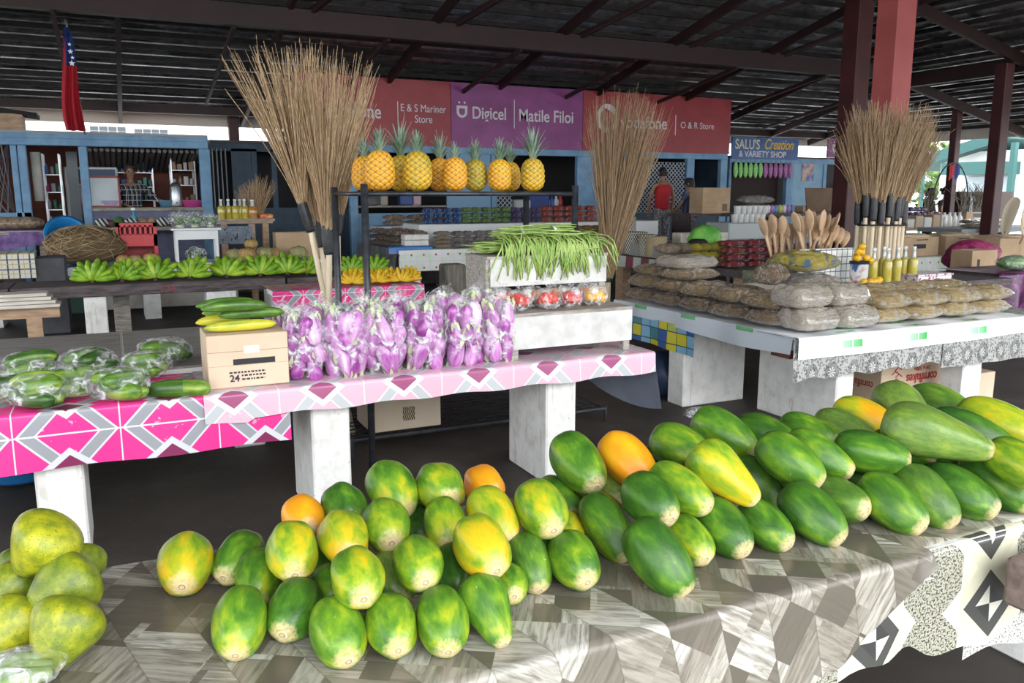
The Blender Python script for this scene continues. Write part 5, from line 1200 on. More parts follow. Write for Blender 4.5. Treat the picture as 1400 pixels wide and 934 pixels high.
# ================================================================== CENTRE AND RIGHT BACKGROUND
# --- shop row with fascia signs
SIGNR = mat('red fascia', mottled((.27, .022, .03), (.34, .032, .04), 2), .42); SIGNP = mat('purple fascia', mottled((.20, .03, .15), (.27, .05, .22), 2), .42)
LETW = mat('pale lettering', (.62, .58, .62), .5)
SX0, SX1, SX2, SX3 = px(405), px(617), px(795), px(995)
SZ0, SZ1 = 2.55, 3.74
def fascia(lab, a, b, m): 
    o = thing('shop_sign', lab, 'sign', (a, SY, SZ0), 0, 'fascia signs'); MB().b2((.005, -.02, 0), (b-a-.005, .06, SZ1-SZ0)).build('sign_panel', m, o)
    for z in (0, SZ1-SZ0): MB().b2((0, -.026, z-.02), (b-a, .062, z+.02)).build('edge_trim', m, o)
    return o
YL = -.024
def ring_logo(o, x, z, r):
    # quote-mark ring: a circle with a comma-shaped drop cut from it
    mb = MB(); n = 40; vs = []; fs = []
    for i in range(n):
        a = 2*pi*i/n; inner = .70 if not (.6 < (a % (2*pi)) < 1.7) else .70-.16*sin((a-.6)/1.1*pi)
        vs += [(x+r*cos(a)*.86, YL, z+r*sin(a)), (x+r*.86*inner*cos(a), YL, z+r*inner*sin(a))]
    fs = [(2*i, 2*((i+1) % n), 2*((i+1) % n)+1, 2*i+1) for i in range(n)]; mb.add(vs, fs); mb.build('logo', LETW, o)
def d_logo(o, x, z, h, m=LETW):
    mb = MB(); n = 20; pts = [(-.5, .5), (.5, .5)]; out = [(-.5, .5)]+[(.5*cos(a), -.0+.5*sin(a)) for a in [pi+pi*i/n for i in range(n+1)]]+[(.5, .5)]
    inn = [(-.27, .27)]+[(.27*cos(a), -.02+.27*sin(a)) for a in [pi+pi*i/n for i in range(n+1)]]+[(.27, .27)]
    k = len(out); mb.add([(x+p*h, YL, z+q*h) for p, q in out]+[(x+p*h, YL, z+q*h) for p, q in inn], [(i, (i+1) % k, k+(i+1) % k, k+i) for i in range(k)])
    for s_ in (-.25, .25): mb.add([(x+(s_+.1*cos(a))*h, YL, z+(.76+.1*sin(a))*h) for a in [i*pi/5 for i in range(10)]], [tuple(range(10))])
    mb.build('logo', m, o)
s1 = fascia('red fascia sign at the left, half behind the leaning brooms', SX0, SX1, SIGNR)
ring_logo(s1, px(424)-SX0, .62, .22)
text('vodafone', .36, LETW, s1, (px(447)-SX0, YL, .47), bold=.004, sx=.80, ex=.004)
MB().b2((px(545)-SX0, YL, .36), (px(546)-SX0, YL+.006, .80)).build('divider', LETW, s1)
text('E & S Mariner\nStore', .20, LETW, s1, (px(580)-SX0, YL, .62), ax='CENTER', ex=.003, sx=.83)
s2 = fascia('purple fascia sign in the middle of the shop row', SX1, SX2, SIGNP)
d_logo(s2, px(632)-SX1, .66, .23); text('Digicel', .33, LETW, s2, (px(645)-SX1, YL, .54), bold=.004, sx=.84, ex=.004)
MB().b2((px(702)-SX1, YL, .38), (px(703)-SX1, YL+.006, .94)).build('divider', LETW, s2); text('Matile Filoi', .34, LETW, s2, (px(708)-SX1, YL, .53), bold=.004, sx=.86, ex=.004)
s3 = fascia('red fascia sign at the right, behind the middle broom bundle', SX2, SX3, SIGNR)
ring_logo(s3, px(828)-SX2, .66, .30); text('vodafone', .36, LETW, s3, (px(846)-SX2, YL, .48), bold=.004, sx=.92, ex=.004)
MB().b2((px(920)-SX2, YL, .36), (px(921)-SX2, YL+.006, .80)).build('divider', LETW, s3); text('O & R Store', .20, LETW, s3, (px(927)-SX2, YL, .52), ex=.003, sx=.93)
ro = thing('shop_row', 'pale blue shop row under the red and purple signs', 'shop', (SX1, SY, .38)); Lr = lambda *p: local(ro, p)
MB().b2(Lr(px(478), SY+.02, 2.40), Lr(SX3, SY+.14, 2.545), .008).build('top_beam', BLUEPAINT, ro)
for (a, b) in ((478, 489), (673, 680), (790, 812), (940, 950), (986, 995)): MB().b2(Lr(px(a), SY+.02, .38), Lr(px(b), SY+.14, 2.40), .008).build('post', BLUEPAINT, ro)
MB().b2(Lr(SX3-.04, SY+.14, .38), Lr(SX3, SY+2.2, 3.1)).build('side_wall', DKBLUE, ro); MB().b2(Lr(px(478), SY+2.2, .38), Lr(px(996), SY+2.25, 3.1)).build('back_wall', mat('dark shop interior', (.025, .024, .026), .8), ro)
MB().b2(Lr(px(478), SY+.15, 3.10), Lr(px(996), SY+2.3, 3.14)).build('roof', mat('dark roof edge', (.05, .05, .055), .6), ro)
MB().b2(Lr(px(478), SY+.14, .38), Lr(px(478)+.05, SY+2.2, 3.1)).build('side_wall', DKBLUE, ro)
for (a, b, z0, z1, m) in ((478, 673, .38, 1.25, BLUEPAINT), (680, 790, .38, 1.3, DKBLUE), (812, 862, .38, 2.4, BLUEPAINT), (612, 672, 1.25, 2.4, mat('light blue board', (.20, .34, .48), .6)), (862, 940, .38, 1.2, DKBLUE), (950, 986, .38, 1.2, DKBLUE)):
    MB().b2(Lr(px(a), SY+.05, z0), Lr(px(b), SY+.09, z1)).build('panel', m, ro)
def lattice(o, x0, x1, z0, z1, y, st=.10):
    mb = MB(); W, H = x1-x0, z1-z0; n = int((W+H)/st)+1
    for i in range(n):
        for s_ in (0, 1):
            c = i*st; a = (max(0, c-H), min(c, H)); b = (min(c, W), max(0, c-W)); 
            if s_: a, b = (W-a[0], a[1]), (W-b[0], b[1])
            mb.tube([(x0+a[0], y+.006*s_, z0+a[1]), (x0+b[0], y+.006*s_, z0+b[1])], .011, 4, False)
    l = mb.build('lattice', mat('pale lattice', (.40, .45, .5), .6), o); l['kind'] = 'stuff'
lattice(ro, *[v for v in (Lr(px(866), 0, 0).x, Lr(px(938), 0, 0).x)], Lr(0, 0, 1.2).z, Lr(0, 0, 2.32).z, .06)
lattice(ro, Lr(px(676), 0, 0).x, Lr(px(702), 0, 0).x, Lr(0, 0, 1.3).z, Lr(0, 0, 1.75).z, .06)
rr = random.Random(11)
for i in range(10):                                  # dim goods on a shelf inside the shop row
    o = MB().lathe([(.06, 0), (.065, .18), (.03, .22), (.03, .27)], 10).build('shop_bottle', mat('goods %d' % (i % 5), [(.05, .10, .4), (.6, .6, .62), (.4, .05, .05), (.1, .3, .3), (.5, .5, .1)][i % 5], .35), None, True)
    X = px(735+6*i) if i < 8 else px(560+14*(i-8)); o.location = (X, SY+.35, 1.305 if i < 8 else 1.405); tag(o, 'small bottle, %s on the shop row counter' % nth(i, 10), 'bottle', 'bottles on the shop row counter')
for (a, b, z) in ((478, 672, 1.36), (680, 790, 1.27)): MB().b2(Lr(px(a), SY+.09, z), Lr(px(b), SY+.6, z+.03)).build('counter', GREYWOOD, ro)
for (xx, w, h, c, lab) in ((524, .32, .26, (.45, .40, .33), 'tan sack on the shop row counter behind the rack'), (514, .14, .3, (.3, .34, .38), 'grey tin on the counter behind the rack'), (562, .3, .22, (.06, .10, .28), 'blue goods box on the counter'), (574, .22, .25, (.52, .38, .4), 'pinkish tub on the counter'), (722, .4, .2, (.5, .5, .5), 'white goods box on the shop row counter'), (745, .5, .3, (.03, .06, .22), 'dark blue goods box behind the right pineapple')):
    o = MB().box((px(xx), SY+.35, (1.39 if xx < 673 else 1.30)+h/2), (w, .25, h), None, .03).build('goods_box', mat(lab, c, .6)); tag(o, lab, 'box')
o = thing('pot', 'metal pot on the counter behind the front rack leg', 'pot', (px(512), SY+.2, 1.391)); MB().lathe([(.14, 0), (.17, .05), (.17, .2), (.18, .21), (.12, .25), (.03, .27)], 16).build('pot_body', steel(), o, True); MB().lathe([(.02, .27), (.03, .31)], 8).build('lid_knob', BLACK, o)
# --- blue variety shop
vs_ = thing('variety_shop', 'pale blue shop with dark doorway under the lettered blue sign', 'shop', (px(1040), SY+.3, .38)); Lv = lambda *p: local(vs_, p); VY = SY+.3
def vx(x): return aty(x, 240, VY).x
MB().b2(Lv(vx(997), VY, 2.36), Lv(vx(1180), VY+.12, 2.48)).build('top_beam', BLUEPAINT, vs_)
for (a, b) in ((997, 1000), (1076, 1085), (1126, 1130)): MB().b2(Lv(vx(a), VY, .38), Lv(vx(b), VY+.12, 2.36)).build('post', BLUEPAINT, vs_)
MB().b2(Lv(vx(1085), VY+.03, .38), Lv(vx(1126), VY+.08, 2.36)).build('door_panel', mat('light blue door', mottled((.20, .36, .50), (.26, .43, .58), 3), .55), vs_)
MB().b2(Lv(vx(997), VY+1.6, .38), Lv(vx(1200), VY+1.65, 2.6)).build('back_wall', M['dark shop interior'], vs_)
MB().b2(Lv(vx(1000), VY+.3, .38), Lv(vx(1076), VY+.34, 2.3)).build('curtain', mat('doorway shade brown', (.03, .015, .014), .8), vs_)  # dark sheet painted in for the shade of the open doorway, no curtain
MB().b2(Lv(vx(995), VY-.05, 2.48), Lv(vx(1200), VY+1.7, 2.52)).build('roof', M['dark roof edge'], vs_)
MB().tube([Lv(vx(1088), VY+.0, 1.25), Lv(vx(1088), VY-.03, 1.25)], .03, 8).build('door_knob', steel(), vs_)
po = MB().b2((vx(1097), VY+.012, aty(1100, 248, VY).z), (vx(1113), VY+.028, aty(1100, 224, VY).z)).build('poster', mat('faded poster', lambda t: t.ramp(t.noise(t.coord()[0], 4, 2), [(.35, (.50, .55, .6)), (.5, (.62, .38, .25)), (.62, (.10, .18, .45))]), .6)); tag(po, 'small faded poster on the light blue door', 'poster')
sg = thing('shop_sign', 'blue variety shop sign with gold and white lettering', 'sign', (vx(997), VY-.06, aty(1000, 217, VY).z)); W_ = vx(1087)-vx(997); H_ = aty(1000, 187, VY).z-aty(1000, 217, VY).z
MB().b2((0, 0, 0), (W_, .04, H_)).build('sign_panel', mat('blue sign board', mottled((.012, .06, .22), (.03, .12, .34), 3), .4), sg)
GOLD = mat('gold lettering', (.62, .42, .10), .5); YELL = mat('yellow lettering', (.75, .48, .05), .5)
text("SALU'S", .32, mat('cream lettering', (.70, .62, .42), .5), sg, (.08, -.006, H_*.46), bold=.004, sx=.80, ex=.003); text('Creation', .34, YELL, sg, (.96, -.006, H_*.48), bold=.004, shear=.35, sx=.76, ex=.003); text('& VARIETY SHOP', .20, LETW, sg, (.20, -.006, H_*.10), bold=.005, sx=.98, ex=.003)
HG = mat('neon green pack', mottled((.20, .55, .12), (.36, .72, .25), 15), .4); HM = mat('magenta pack', mottled((.32, .06, .28), (.5, .2, .42), 15), .4)
for i in range(12):
    g_ = i < 6; X = vx(1003+6.8*i); z = aty(1040, 218, VY).z-.02
    o = thing('hanging_pack', '%s hanging pack, %s under the blue sign' % ('neon green' if g_ else 'magenta', nth(i, 12)), 'packet', (X, VY-.06, z), 0, 'packs hanging under the blue sign')
    MB().tube([(0, 0, 0), (0, 0, -.06)], .004, 4).build('string', BLACK, o); film_mb((0, 0, -.24), (.065, .04, .19), 12, 10, .06, i).build('pack', HG if g_ else HM, o, True)
sg = thing('shop_sign', 'small purple sign left of the right broom bundle', 'sign', (aty(1132, 205, 16.5).x, 16.5, aty(1132, 223, 16.5).z)); W_ = aty(1190, 205, 16.5).x-aty(1132, 205, 16.5).x; H_ = aty(1132, 190, 16.5).z-aty(1132, 223, 16.5).z
MB().b2((0, 0, 0), (W_, .05, H_*.25)).build('white_strip', PLASTIC_W, sg); MB().b2((0, -.005, H_*.25), (W_, .05, H_)).build('sign_panel', SIGNP, sg)
YL = -.012; d_logo(sg, .26, H_*.60, .22); text('Digicel', .28, LETW, sg, (.46, -.010, H_*.52), bold=.004, ex=.003)
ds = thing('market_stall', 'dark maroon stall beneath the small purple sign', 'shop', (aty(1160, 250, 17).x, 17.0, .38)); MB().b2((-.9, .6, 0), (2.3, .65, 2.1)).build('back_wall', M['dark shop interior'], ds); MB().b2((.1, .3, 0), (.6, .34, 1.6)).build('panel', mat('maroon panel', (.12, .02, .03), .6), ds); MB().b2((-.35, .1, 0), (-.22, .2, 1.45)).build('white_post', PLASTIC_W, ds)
# --- packaged goods helper
def lumpy(c1, c2, c3, sc=14, coat=.5): return lambda t: t.mix(t.ramp(t.noise(t.vec(t.coord()[1]*1.4, t.coord()[2], t.coord()[3]*.5), sc*.24, 5, .62, 1.5), [(.53, (0,)*3), (.63, (.9,)*3)]), t.ramp(t.noise(t.coord()[0], sc*.8, 4, .65), [(.36, c1), (.6, c2)]), c3)  # third colour paints film glare as pale patches; printed tones on a few kinds
def pk(name, c1, c2, c3=(.72, .72, .72), sc=14): return mat(name, lumpy(c1, c2, c3, sc), .18, coat=1, bump=(lambda t: t.noise(t.coord()[0], 9, 4, .65, 1.5), 1.0, .09))
PK = dict(brown=pk('brown snack film', (.33, .215, .115), (.60, .44, .26), (.80, .76, .72), 16), dark=pk('dark snack film', (.22, .14, .09), (.46, .335, .22), (.74, .70, .67), 16), blue=pk('blue pack film', (.015, .08, .36), (.04, .20, .60), (.6, .68, .8)), green=pk('green pack film', (.12, .34, .05), (.32, .56, .14), (.66, .72, .5)), purple=pk('purple pack film', (.09, .05, .20), (.18, .10, .34), (.6, .58, .66)),
  red=pk('red pack film', (.60, .05, .03), (.78, .14, .08), (.8, .6, .55)), mix=pk('orange yellow pack film', (.62, .12, .06), (.72, .48, .06), (.25, .42, .12)), silver=pk('silvery pack film', (.32, .26, .22), (.55, .50, .46), (.74, .74, .76)), tan=pk('tan noodle film', (.50, .36, .22), (.66, .52, .36), (.74, .70, .66)), pale=pk('pale bag film', (.72, .59, .46), (.86, .78, .67), (.90, .87, .87), 9), chips=pk('golden chip film', (.74, .47, .15), (.88, .72, .44), (.93, .91, .88), 11), crim=pk('crimson pack film', (.32, .015, .03), (.50, .04, .06), (.78, .6, .62)), yelp=pk('yellow flower film', (.62, .52, .02), (.75, .66, .05), (.55, .6, .45), 20), colour=pk('multicolour film', (.70, .50, .04), (.68, .58, .15), (.10, .25, .42), 12))
PKN = dict(brown='brown', dark='dark brown', blue='blue', green='green', purple='purple', red='red', mix='orange and yellow', silver='silvery', tan='tan', pale='pale cream', chips='golden', crim='crimson', yelp='yellow', colour='multicoloured')
PMSH = {}
def pillow(seed, ex=2.8, ey=2.8):
    rr = random.Random(seed+50); ph = [rr.uniform(0, 6) for _ in range(10)]; n, m = 26, 20; mb = MB()
    def lump(x, y): return .5+.10*sin(9*x+ph[0]+2*sin(5*y+ph[1]))+.10*sin(8*y+ph[2]+2*sin(6*x+ph[3]))+.05*sin(21*x+ph[4])*sin(17*y+ph[5])+.035*sin(40*x+9*y+ph[6])
    for sgn in (1, -1):
        def fn(u, v):
            x, y = u*2-1, v*2-1; e = max(0, 1-abs(x)**ex)**.55*max(0, 1-abs(y)**ey)**.5; cr = .018*sin(26*y+ph[7])*abs(x)**6
            z = (.5*e*(.62+.76*lump(x, y)*.9) if sgn > 0 else -.40*e*(.8+.25*lump(x+2, y)))+cr
            k = 1-.16*abs(y)**3*abs(x)**2
            return (.5*x*k, .5*y*(1-.07*abs(x)**4), .42+z)
        b = len(mb.v); mb.grid(fn, n, m)
        if sgn < 0: mb.f = [f if f[0] < b else f[::-1] for f in mb.f]
    mb.v = [(x, y, max(.0, z)) for x, y, z in mb.v]
    return mb
def pack(kind, lab, loc, w, d, h, rz=0, group=None, seed=0, name='snack_pack'):
    key = (kind, seed % 3)
    if key not in PMSH: PMSH[key] = pillow(seed % 3, *((7, 6) if kind == 'pale' else (3, 2.8))).mesh(name, PK[kind], True)
    o = link(name, PMSH[key]); o.location = loc; o.scale = (w, d, h); o.rotation_euler = (0, 0, rz); tag(o, lab, 'packet', group)
    return o
def packs(kind, where, x0, x1, Y, z, n, lay, h, d=.22, rows=1, label=None, jit=.01):
    rr = random.Random(int(x0*100+n)); w = (x1-x0)/n
    for r_ in range(rows):
        for l in range(lay):
            for i in range(n):
                pack(kind, label or '%s pack, %s in layer %s%s %s' % (PKN[kind], nth(i, n) if n > 1 else 'alone', ['one', 'two', 'three', 'four'][l], '' if rows == 1 else ', row %s back,' % ORD[r_], where), (x0+w*(i+.5)+rr.uniform(-jit, jit), Y+r_*d+rr.uniform(-jit, jit), z+l*h), w*.98, d*1.02, h*1.06, rr.uniform(-.06, .06), '%s packs %s' % (PKN[kind], where), i+l)
# --- centre table (row four) with packaged goods
DOT = lambda t: (lambda u, v: t.mix(((((u*5.2).fract()-.5).abs()+((v*5.2+.3).fract()-.5).abs()) < .11), t.mix((((u*5.2).fract()-.5).abs() > .485).max(((v*5.2+.3).fract()-.5).abs() > .485)*.3, t.ramp(t.noise(t.vec(u*7, v*7, 0.0), 1, 2), [(.45, (.74, .75, .74)), (.6, (.62, .72, .60))]), (.35, .3, .3)), (.50, .04, .14)))(*uvxy(t))
DOTM = mat('white cloth with red diamonds', DOT, .35)
CX0 = 3.75; CT = .80
ct = thing('market_table', 'long table of packaged goods in the centre behind the beans', 'table', (5.5, 12.6, 0)); Lc = lambda *p: local(ct, p)
MB().b2(Lc(CX0, 11.68, CT-.09), Lc(8.9, 13.9, CT-.005)).build('table_top', GREYWOOD, ct)
for X in (3.95, 5.3, 6.9): MB().b2(Lc(X, 11.9, 0), Lc(X+.22, 12.4, CT-.09), .01).build('leg', WHITEC, ct)
tag(cloth_mb(CX0, 8.95, 11.66, 12.4, CT+.001, .30, 60, 4, 5, .008, 6, .012).build('table_cloth', DOTM, None, True), 'white cloth with red diamonds on the centre table', 'tablecloth')
mb = MB()
def ruff(u, v): return (CX0-.02-.05*v+.025*sin(u*70)*v, 11.66+2.2*u, CT+.015-.30*v)
tag(mb.grid(ruff, 90, 5).build('table_cloth', mat('dark ruffled cloth', mottled((.07, .075, .08), (.18, .19, .20), 9), .6), None, True), 'dark grey ruffled cloth on the left side of the centre table', 'tablecloth')
rs = thing('shelf_riser', 'white cloth-covered riser on the centre table', 'riser', (6.3, 12.7, CT+.003)); MB().b2((-1.95, -.25, 0), (2.6, 1.1, .34), .01).build('riser_box', mat('pale riser cloth', (.68, .70, .70), .6), rs)
RZT = CT+.345
def cx(x, Y, y=310): return aty(x, y, Y).x
packs('blue', 'on the white riser', cx(580, 12.5), cx(632, 12.5), 12.58, RZT, 4, 3, .085, .22)
packs('green', 'on the white riser', cx(632, 12.5), cx(699, 12.5), 12.58, RZT, 5, 3, .088, .22)
packs('purple', 'on the white riser', cx(699, 12.5), cx(741, 12.5), 12.58, RZT, 3, 3, .085, .22)
packs('red', 'at the right of the white riser', cx(741, 12.5), cx(816, 12.5), 12.58, RZT, 5, 3, .092, .22)
packs('mix', 'below the red packs', cx(768, 12.0), cx(822, 12.0), 12.0, CT+.005, 4, 4, .075, .24)
packs('silver', 'at the front of the centre table', cx(617, 11.9), cx(690, 11.9), 11.9, CT+.005, 5, 3, .085, .24)
packs('silver', 'behind the bean bundles', cx(690, 11.9), cx(768, 11.9), 11.95, CT+.005, 5, 3, .09, .24)
packs('tan', 'beside the white foam boxes', cx(591, 11.9), cx(615, 11.9), 11.85, CT+.005, 1, 4, .065, .24)
packs('silver', 'right of the orange packs', cx(790, 11.8), cx(822, 11.8), 11.78, CT+.005, 2, 3, .05, .2)
packs('dark', 'on the ruffled cloth', CX0+.02, CX0+.6, 12.15, CT+.005, 2, 3, .09, .35, 4)
packs('brown', 'at the back left of the centre table', CX0+.3, CX0+1.5, 13.4, CT+.30, 3, 2, .09, .3)
o = MB().b2((CX0+.2, 13.25, CT+.002), (CX0+1.7, 13.8, CT+.29)).build('riser_box', mat('lilac riser', (.45, .47, .55), .6)); tag(o, 'pale box under the rear left snack packs', 'riser')
o = cloth_mb(cx(530, 11.7), cx(590, 11.7), 11.68, 12.0, CT+.06, .08, 16, 4, 4, .01, 9).build('blue_tray', mat('blue tray plastic', (.02, .14, .42), .35), None, True); tag(o, 'blue plastic sheet under the white foam boxes', 'tray')
for l in range(2):
    for i in range(3):
        X = cx(557+11*i, 11.8); o = MB().box((X, 11.84, CT+.10+.085*l), (.125, .2, .08), None, .01).build('foam_box', mat('foam box', (.70, .68, .64), .6)); tag(o, 'white foam box, %s of the %s row' % (['left', 'middle', 'right'][i], ['lower', 'upper'][l]), 'box', 'white foam boxes on the centre table')
# timber stump leg between centre table and stand
P = aty(622, 400, 9.0); tag(MB().b2((P.x-.11, 9.0, 0), (P.x+.15, 9.25, aty(622, 362, 9.0).z), .02).build('timber_stump', mat('rough bark timber', mottled((.09, .08, .065), (.22, .2, .17), 9, 5, stretch=(3, 3, .5)), .9)), 'rough upright timber stump left of the display stand', 'stump')
# --- middle broom bundle
for i in range(9):
    a = i*.7; base = Vector((5.70+.05*cos(a), 9.1+.05*sin(a), .0)); k0 = base+Vector((0, 0, .50)); P = aty(812+8*i, 135+6*abs(i-4), 9.3)
    broom('stick broom, %s in the bound middle bundle' % nth(i, 9), base, k0, k0+Vector((0, 0, .06)), Vector((P.x, 9.1+.15*sin(a), P.z)), .20, 70, .02, 200+i, 'middle bundle of stick brooms', br=.045, r=.0044, wild=.3)
# --- right-hand table (row two) with big snack bags
rt2 = thing('market_table', 'concrete table on the right heaped with snack bags', 'table', (5, 5, 0)); Lt = lambda *p: local(rt2, p)
MB().b2(Lt(3.86, 3.89, T-.09), Lt(6.3, 6.0, T-.003), .01).build('table_top', WHITEC, rt2)
for (x0, x1, y0, y1) in ((4.33, 4.49, 3.96, 4.72), (5.61, 5.82, 3.96, 4.16), (3.73+.12, 4.45, 5.0, 5.2)): MB().b2(Lt(x0, y0, 0), Lt(x1, y1, T-.09), .01).build('leg', WHITEC, rt2)
def damask(t):
    u, v = uvxy(t); a, b = (u*5.4).fract()-.5, ((v+.02)*5.0).fract()-.5; r = (a*a*1.4+b*b).pw(.5); an = t.m('ARCTAN2', b, a); pet = (an*8).sin()*.5+.5
    n = t.voro(t.vec(u*60, v*60, 0.0), 1); c = t.ramp(n, [(.2, (.08, .08, .076)), (.6, (.40, .40, .385))]); c = t.mix(r < .36, c, t.ramp(n, [(.2, (.05, .05, .047)), (.6, (.22, .22, .21))])); return t.mix((r < .17)*(pet > .55), c, (.6, .6, .58))
DAM = mat('grey damask vinyl', damask, .45)
tag(cloth_mb(3.82, 5.25, 3.86, 4.5, T-.001, lambda x: .26+.015*sin(x*17), 50, 3, 7, .012, 12, .015).build('table_cloth', DAM, None, True), 'grey damask vinyl hanging under the white plastic, left length', 'tablecloth')
tag(cloth_mb(5.22, 6.5, 3.852, 4.5, T, lambda x: .30, 40, 3, 7, .012, 12, .015).build('table_cloth', DAM, None, True), 'grey damask vinyl hanging at the far right length', 'tablecloth')
def whitegreen(t):
    u, v = uvxy(t); a = ((u+.12)/.62).fract(); bl = (a < .28)*((a-.14).abs() > .006); row = ((v-.02)/.13).fract(); g = bl*(row > .62)*t.ramp(a, [(0, (.5,)*3), (.28, (1,)*3)]); return t.mix(g, (.80, .83, .87), (.03, .42, .06))
WG = mat('white plastic with green blocks', whitegreen, .22)
tag(cloth_mb(3.84, 6.12, 3.835, 5.98, T+.004, lambda x: .125-.02*max(0, x-5.2), 60, 6, 5, .008, 6, .015).build('table_cloth', WG, None, True), 'white plastic sheet with green blocks over the right table', 'tablecloth')
mb = MB(); mb.uv = []
def side(u, v):
    y = 3.88+2.1*u; return (3.835-.02*v+.008*sin(u*22), y, T+.008-(.115+.02*sin(u*6))*v)
mb.grid(side, 40, 5); mb.uv = [(p[1], -p[2]+.75) for p in mb.v]
tag(mb.build('table_cloth', mat('grey white plastic fall', lambda t: t.mix((((uvxy(t)[0]+.1)/.62).fract() < .28)*(uvxy(t)[1] < .05), (.40, .44, .50), (.02, .30, .05)), .3), None, True), 'greyish plastic fall along the left side of the right table', 'tablecloth')
mb = MB()
mb.grid(lambda u, v: (3.83+.012*sin(u*15)*v-.012, 4.85+1.05*u, T-.08-.19*v-.03*(1-u)*v), 26, 6); mb.uv = [(p[1], p[2]) for p in mb.v]
def yb(t):
    u, v = uvxy(t); a, b = (u*8.5).floor(), (v*10.5).floor(); h = t.white(t.vec(a, b, 2.0)); l = ((u*8.5).fract() < .06).max((v*10.5).fract() < .08); return t.mix(l, t.ramp(h, [(0, (.02, .10, .35)), (.25, (.20, .42, .60)), (.5, (.55, .50, .02)), (.72, (.05, .22, .25)), (.85, (.40, .45, .08))], True), (.02, .03, .05))
tag(mb.build('table_cloth', mat('blue and yellow patch print', yb, .4), None, True), 'blue and yellow patch-print cloth hanging from the right table side', 'tablecloth')
o = MB().b2((4.05, 4.12, T-.20), (4.33, 4.3, T-.095)).build('wood_rail', mat('red rail', mottled((.16, .04, .03), (.24, .08, .06), 8), .8)); tag(o, 'dark red rail under the right table corner', 'rail')
BAG = lambda k, lab, P, w, d, h, rz=0, s_=0: pack(k, lab, P, w, d, h, rz, 'large snack bags on the right table', s_, 'snack_bag')
Z0 = T+.009
for i in range(5): BAG('dark', 'dark brown snack bag, %s from the front along the bottom layer of the left edge' % ORD[i], (4.08, 4.30+.37*i, Z0), .40, .37, .125, .15*sin(i*2), i)
for i in range(5): BAG('brown', 'brown snack bag, %s from the front along the middle layer of the left edge' % ORD[i], (4.12, 4.36+.36*i, Z0+.10), .42, .37, .14, .2*sin(i*3+1), i+1)
for i in range(2): BAG('brown', 'brown snack bag, %s from the front along the top layer of the left edge' % ORD[i], (4.14, 5.36+.36*i, Z0+.21), .44, .36, .115, .2*cos(i*2), i)
BAG('pale', 'long pale bag with a dark ring mark lying on the brown bags', (4.16, 5.42, Z0+.30), .46, .36, .11, .15, 1)
for i, (x, y, z, k, lab) in enumerate(((4.12, 4.05, 0, 'pale', 'fat cream bag at the lower left front corner'), (4.10, 4.10, .145, 'pale', 'cream ring-marked bag on the upper left front corner'), (4.46, 4.03, 0, 'pale', 'cream bag at the lower right of the front stack'), (4.44, 4.10, .14, 'pale', 'cream bag at the upper right of the front stack'))): BAG(k, lab, (x, y, Z0+z), .35, .30, .165, .05*(i % 2), i)
for l in range(2):
    for i in range(4): BAG('chips', 'golden chip bag, %s in the front of the %s layer' % (nth(i, 4), ['lower', 'upper'][l]), (4.82+.36*i+.03*l, 4.10, Z0+.095*l), .38, .34, .13, .12*sin(i*2+l), i+l)
    for i in range(4): BAG('chips', 'golden chip bag, %s in the rear of the %s layer' % (nth(i, 4), ['lower', 'upper'][l]), (4.84+.37*i, 4.45, Z0+.10*l), .40, .36, .13, .1*cos(i*3+l), i+l+1)
BAG('chips', 'golden chip bag set back behind the cream stack', (4.74, 4.75, Z0), .45, .36, .14, .2, 2); BAG('chips', 'long silvery chip bag at the right back of the table', (5.70, 4.9, Z0), .85, .4, .16, .1, 1)
BAG('colour', 'multicoloured bag of sweets on top of the cream stack', (4.50, 4.50, Z0+.33), .46, .40, .17, .2, 0); BAG('silver', 'clear bag of pink crackers under the multicoloured bag', (4.56, 4.5, Z0+.20), .44, .36, .13, 0, 1); BAG('pale', 'cream bag supporting the crackers at the back', (4.52, 4.48, Z0+.01), .46, .40, .20, 0, 2)
BAG('dark', 'dark glossy packet leaning beside the multicoloured bag', (4.18, 4.48, Z0+.25), .26, .22, .17, .5, 0)
RINGM = mat('dark maroon print', (.12, .03, .05), .6)
for b_ in [o for o in C.objects if o.name.startswith('snack_bag') and 'ring' in o.get('label', '')]:
    mb = MB(); n = 20; mb.add([(.06*q*cos(a), -.40, .55+.12*q*sin(a)) for a in [2*pi*i/n for i in range(n)] for q in (1, .6)], [(2*i, 2*((i+1) % n), 2*((i+1) % n)+1, 2*i+1) for i in range(n)])
    mb.v = [(x, -.5*.93+.02, z) for x, y, z in mb.v]; mb.build('ring_print', RINGM, b_)
# cartons under the right table
c = carton('large brown cereal carton lying upside down under the right table', 5.16, 5.92, 4.3, 4.72, .0, .44, CARDP, flaps=False)
text('cornflakes', .105, INKR, c, (.235, -.2125, .245), rot=(pi/2, pi, 0), bold=.002, sx=.80, ex=.001); text('24 x 500g', .045, INKR, c, (.15, -.2125, .30), rot=(pi/2, pi, 0), ex=.001)
mb = MB()
for k, (dx, dz) in enumerate(((0, 0), (.025, .035), (-.015, .06), (.015, .09))): mb.tube([(-.22+dx-.035, -.2125, .20+dz), (-.22+dx, -.2125, .225+dz), (-.22+dx+.035, -.2125, .205+dz)], .004, 4)
mb.lathe([(.001, 0), (.03, 0), (.001, .002)], 12, (-.22, -.2122, .185), Matrix.Rotation(pi/2, 4, 'X')); mb.build('printed_mark', INKR, c)
text('24 x 500g', .045, INKR, c, (-.3825, -.10, .33), rot=(pi/2, pi, -pi/2), ex=.001); text('cornflakes', .09, INKR, c, (-.3825, -.14, .20), rot=(pi/2, pi, -pi/2), ex=.001, sx=.7)
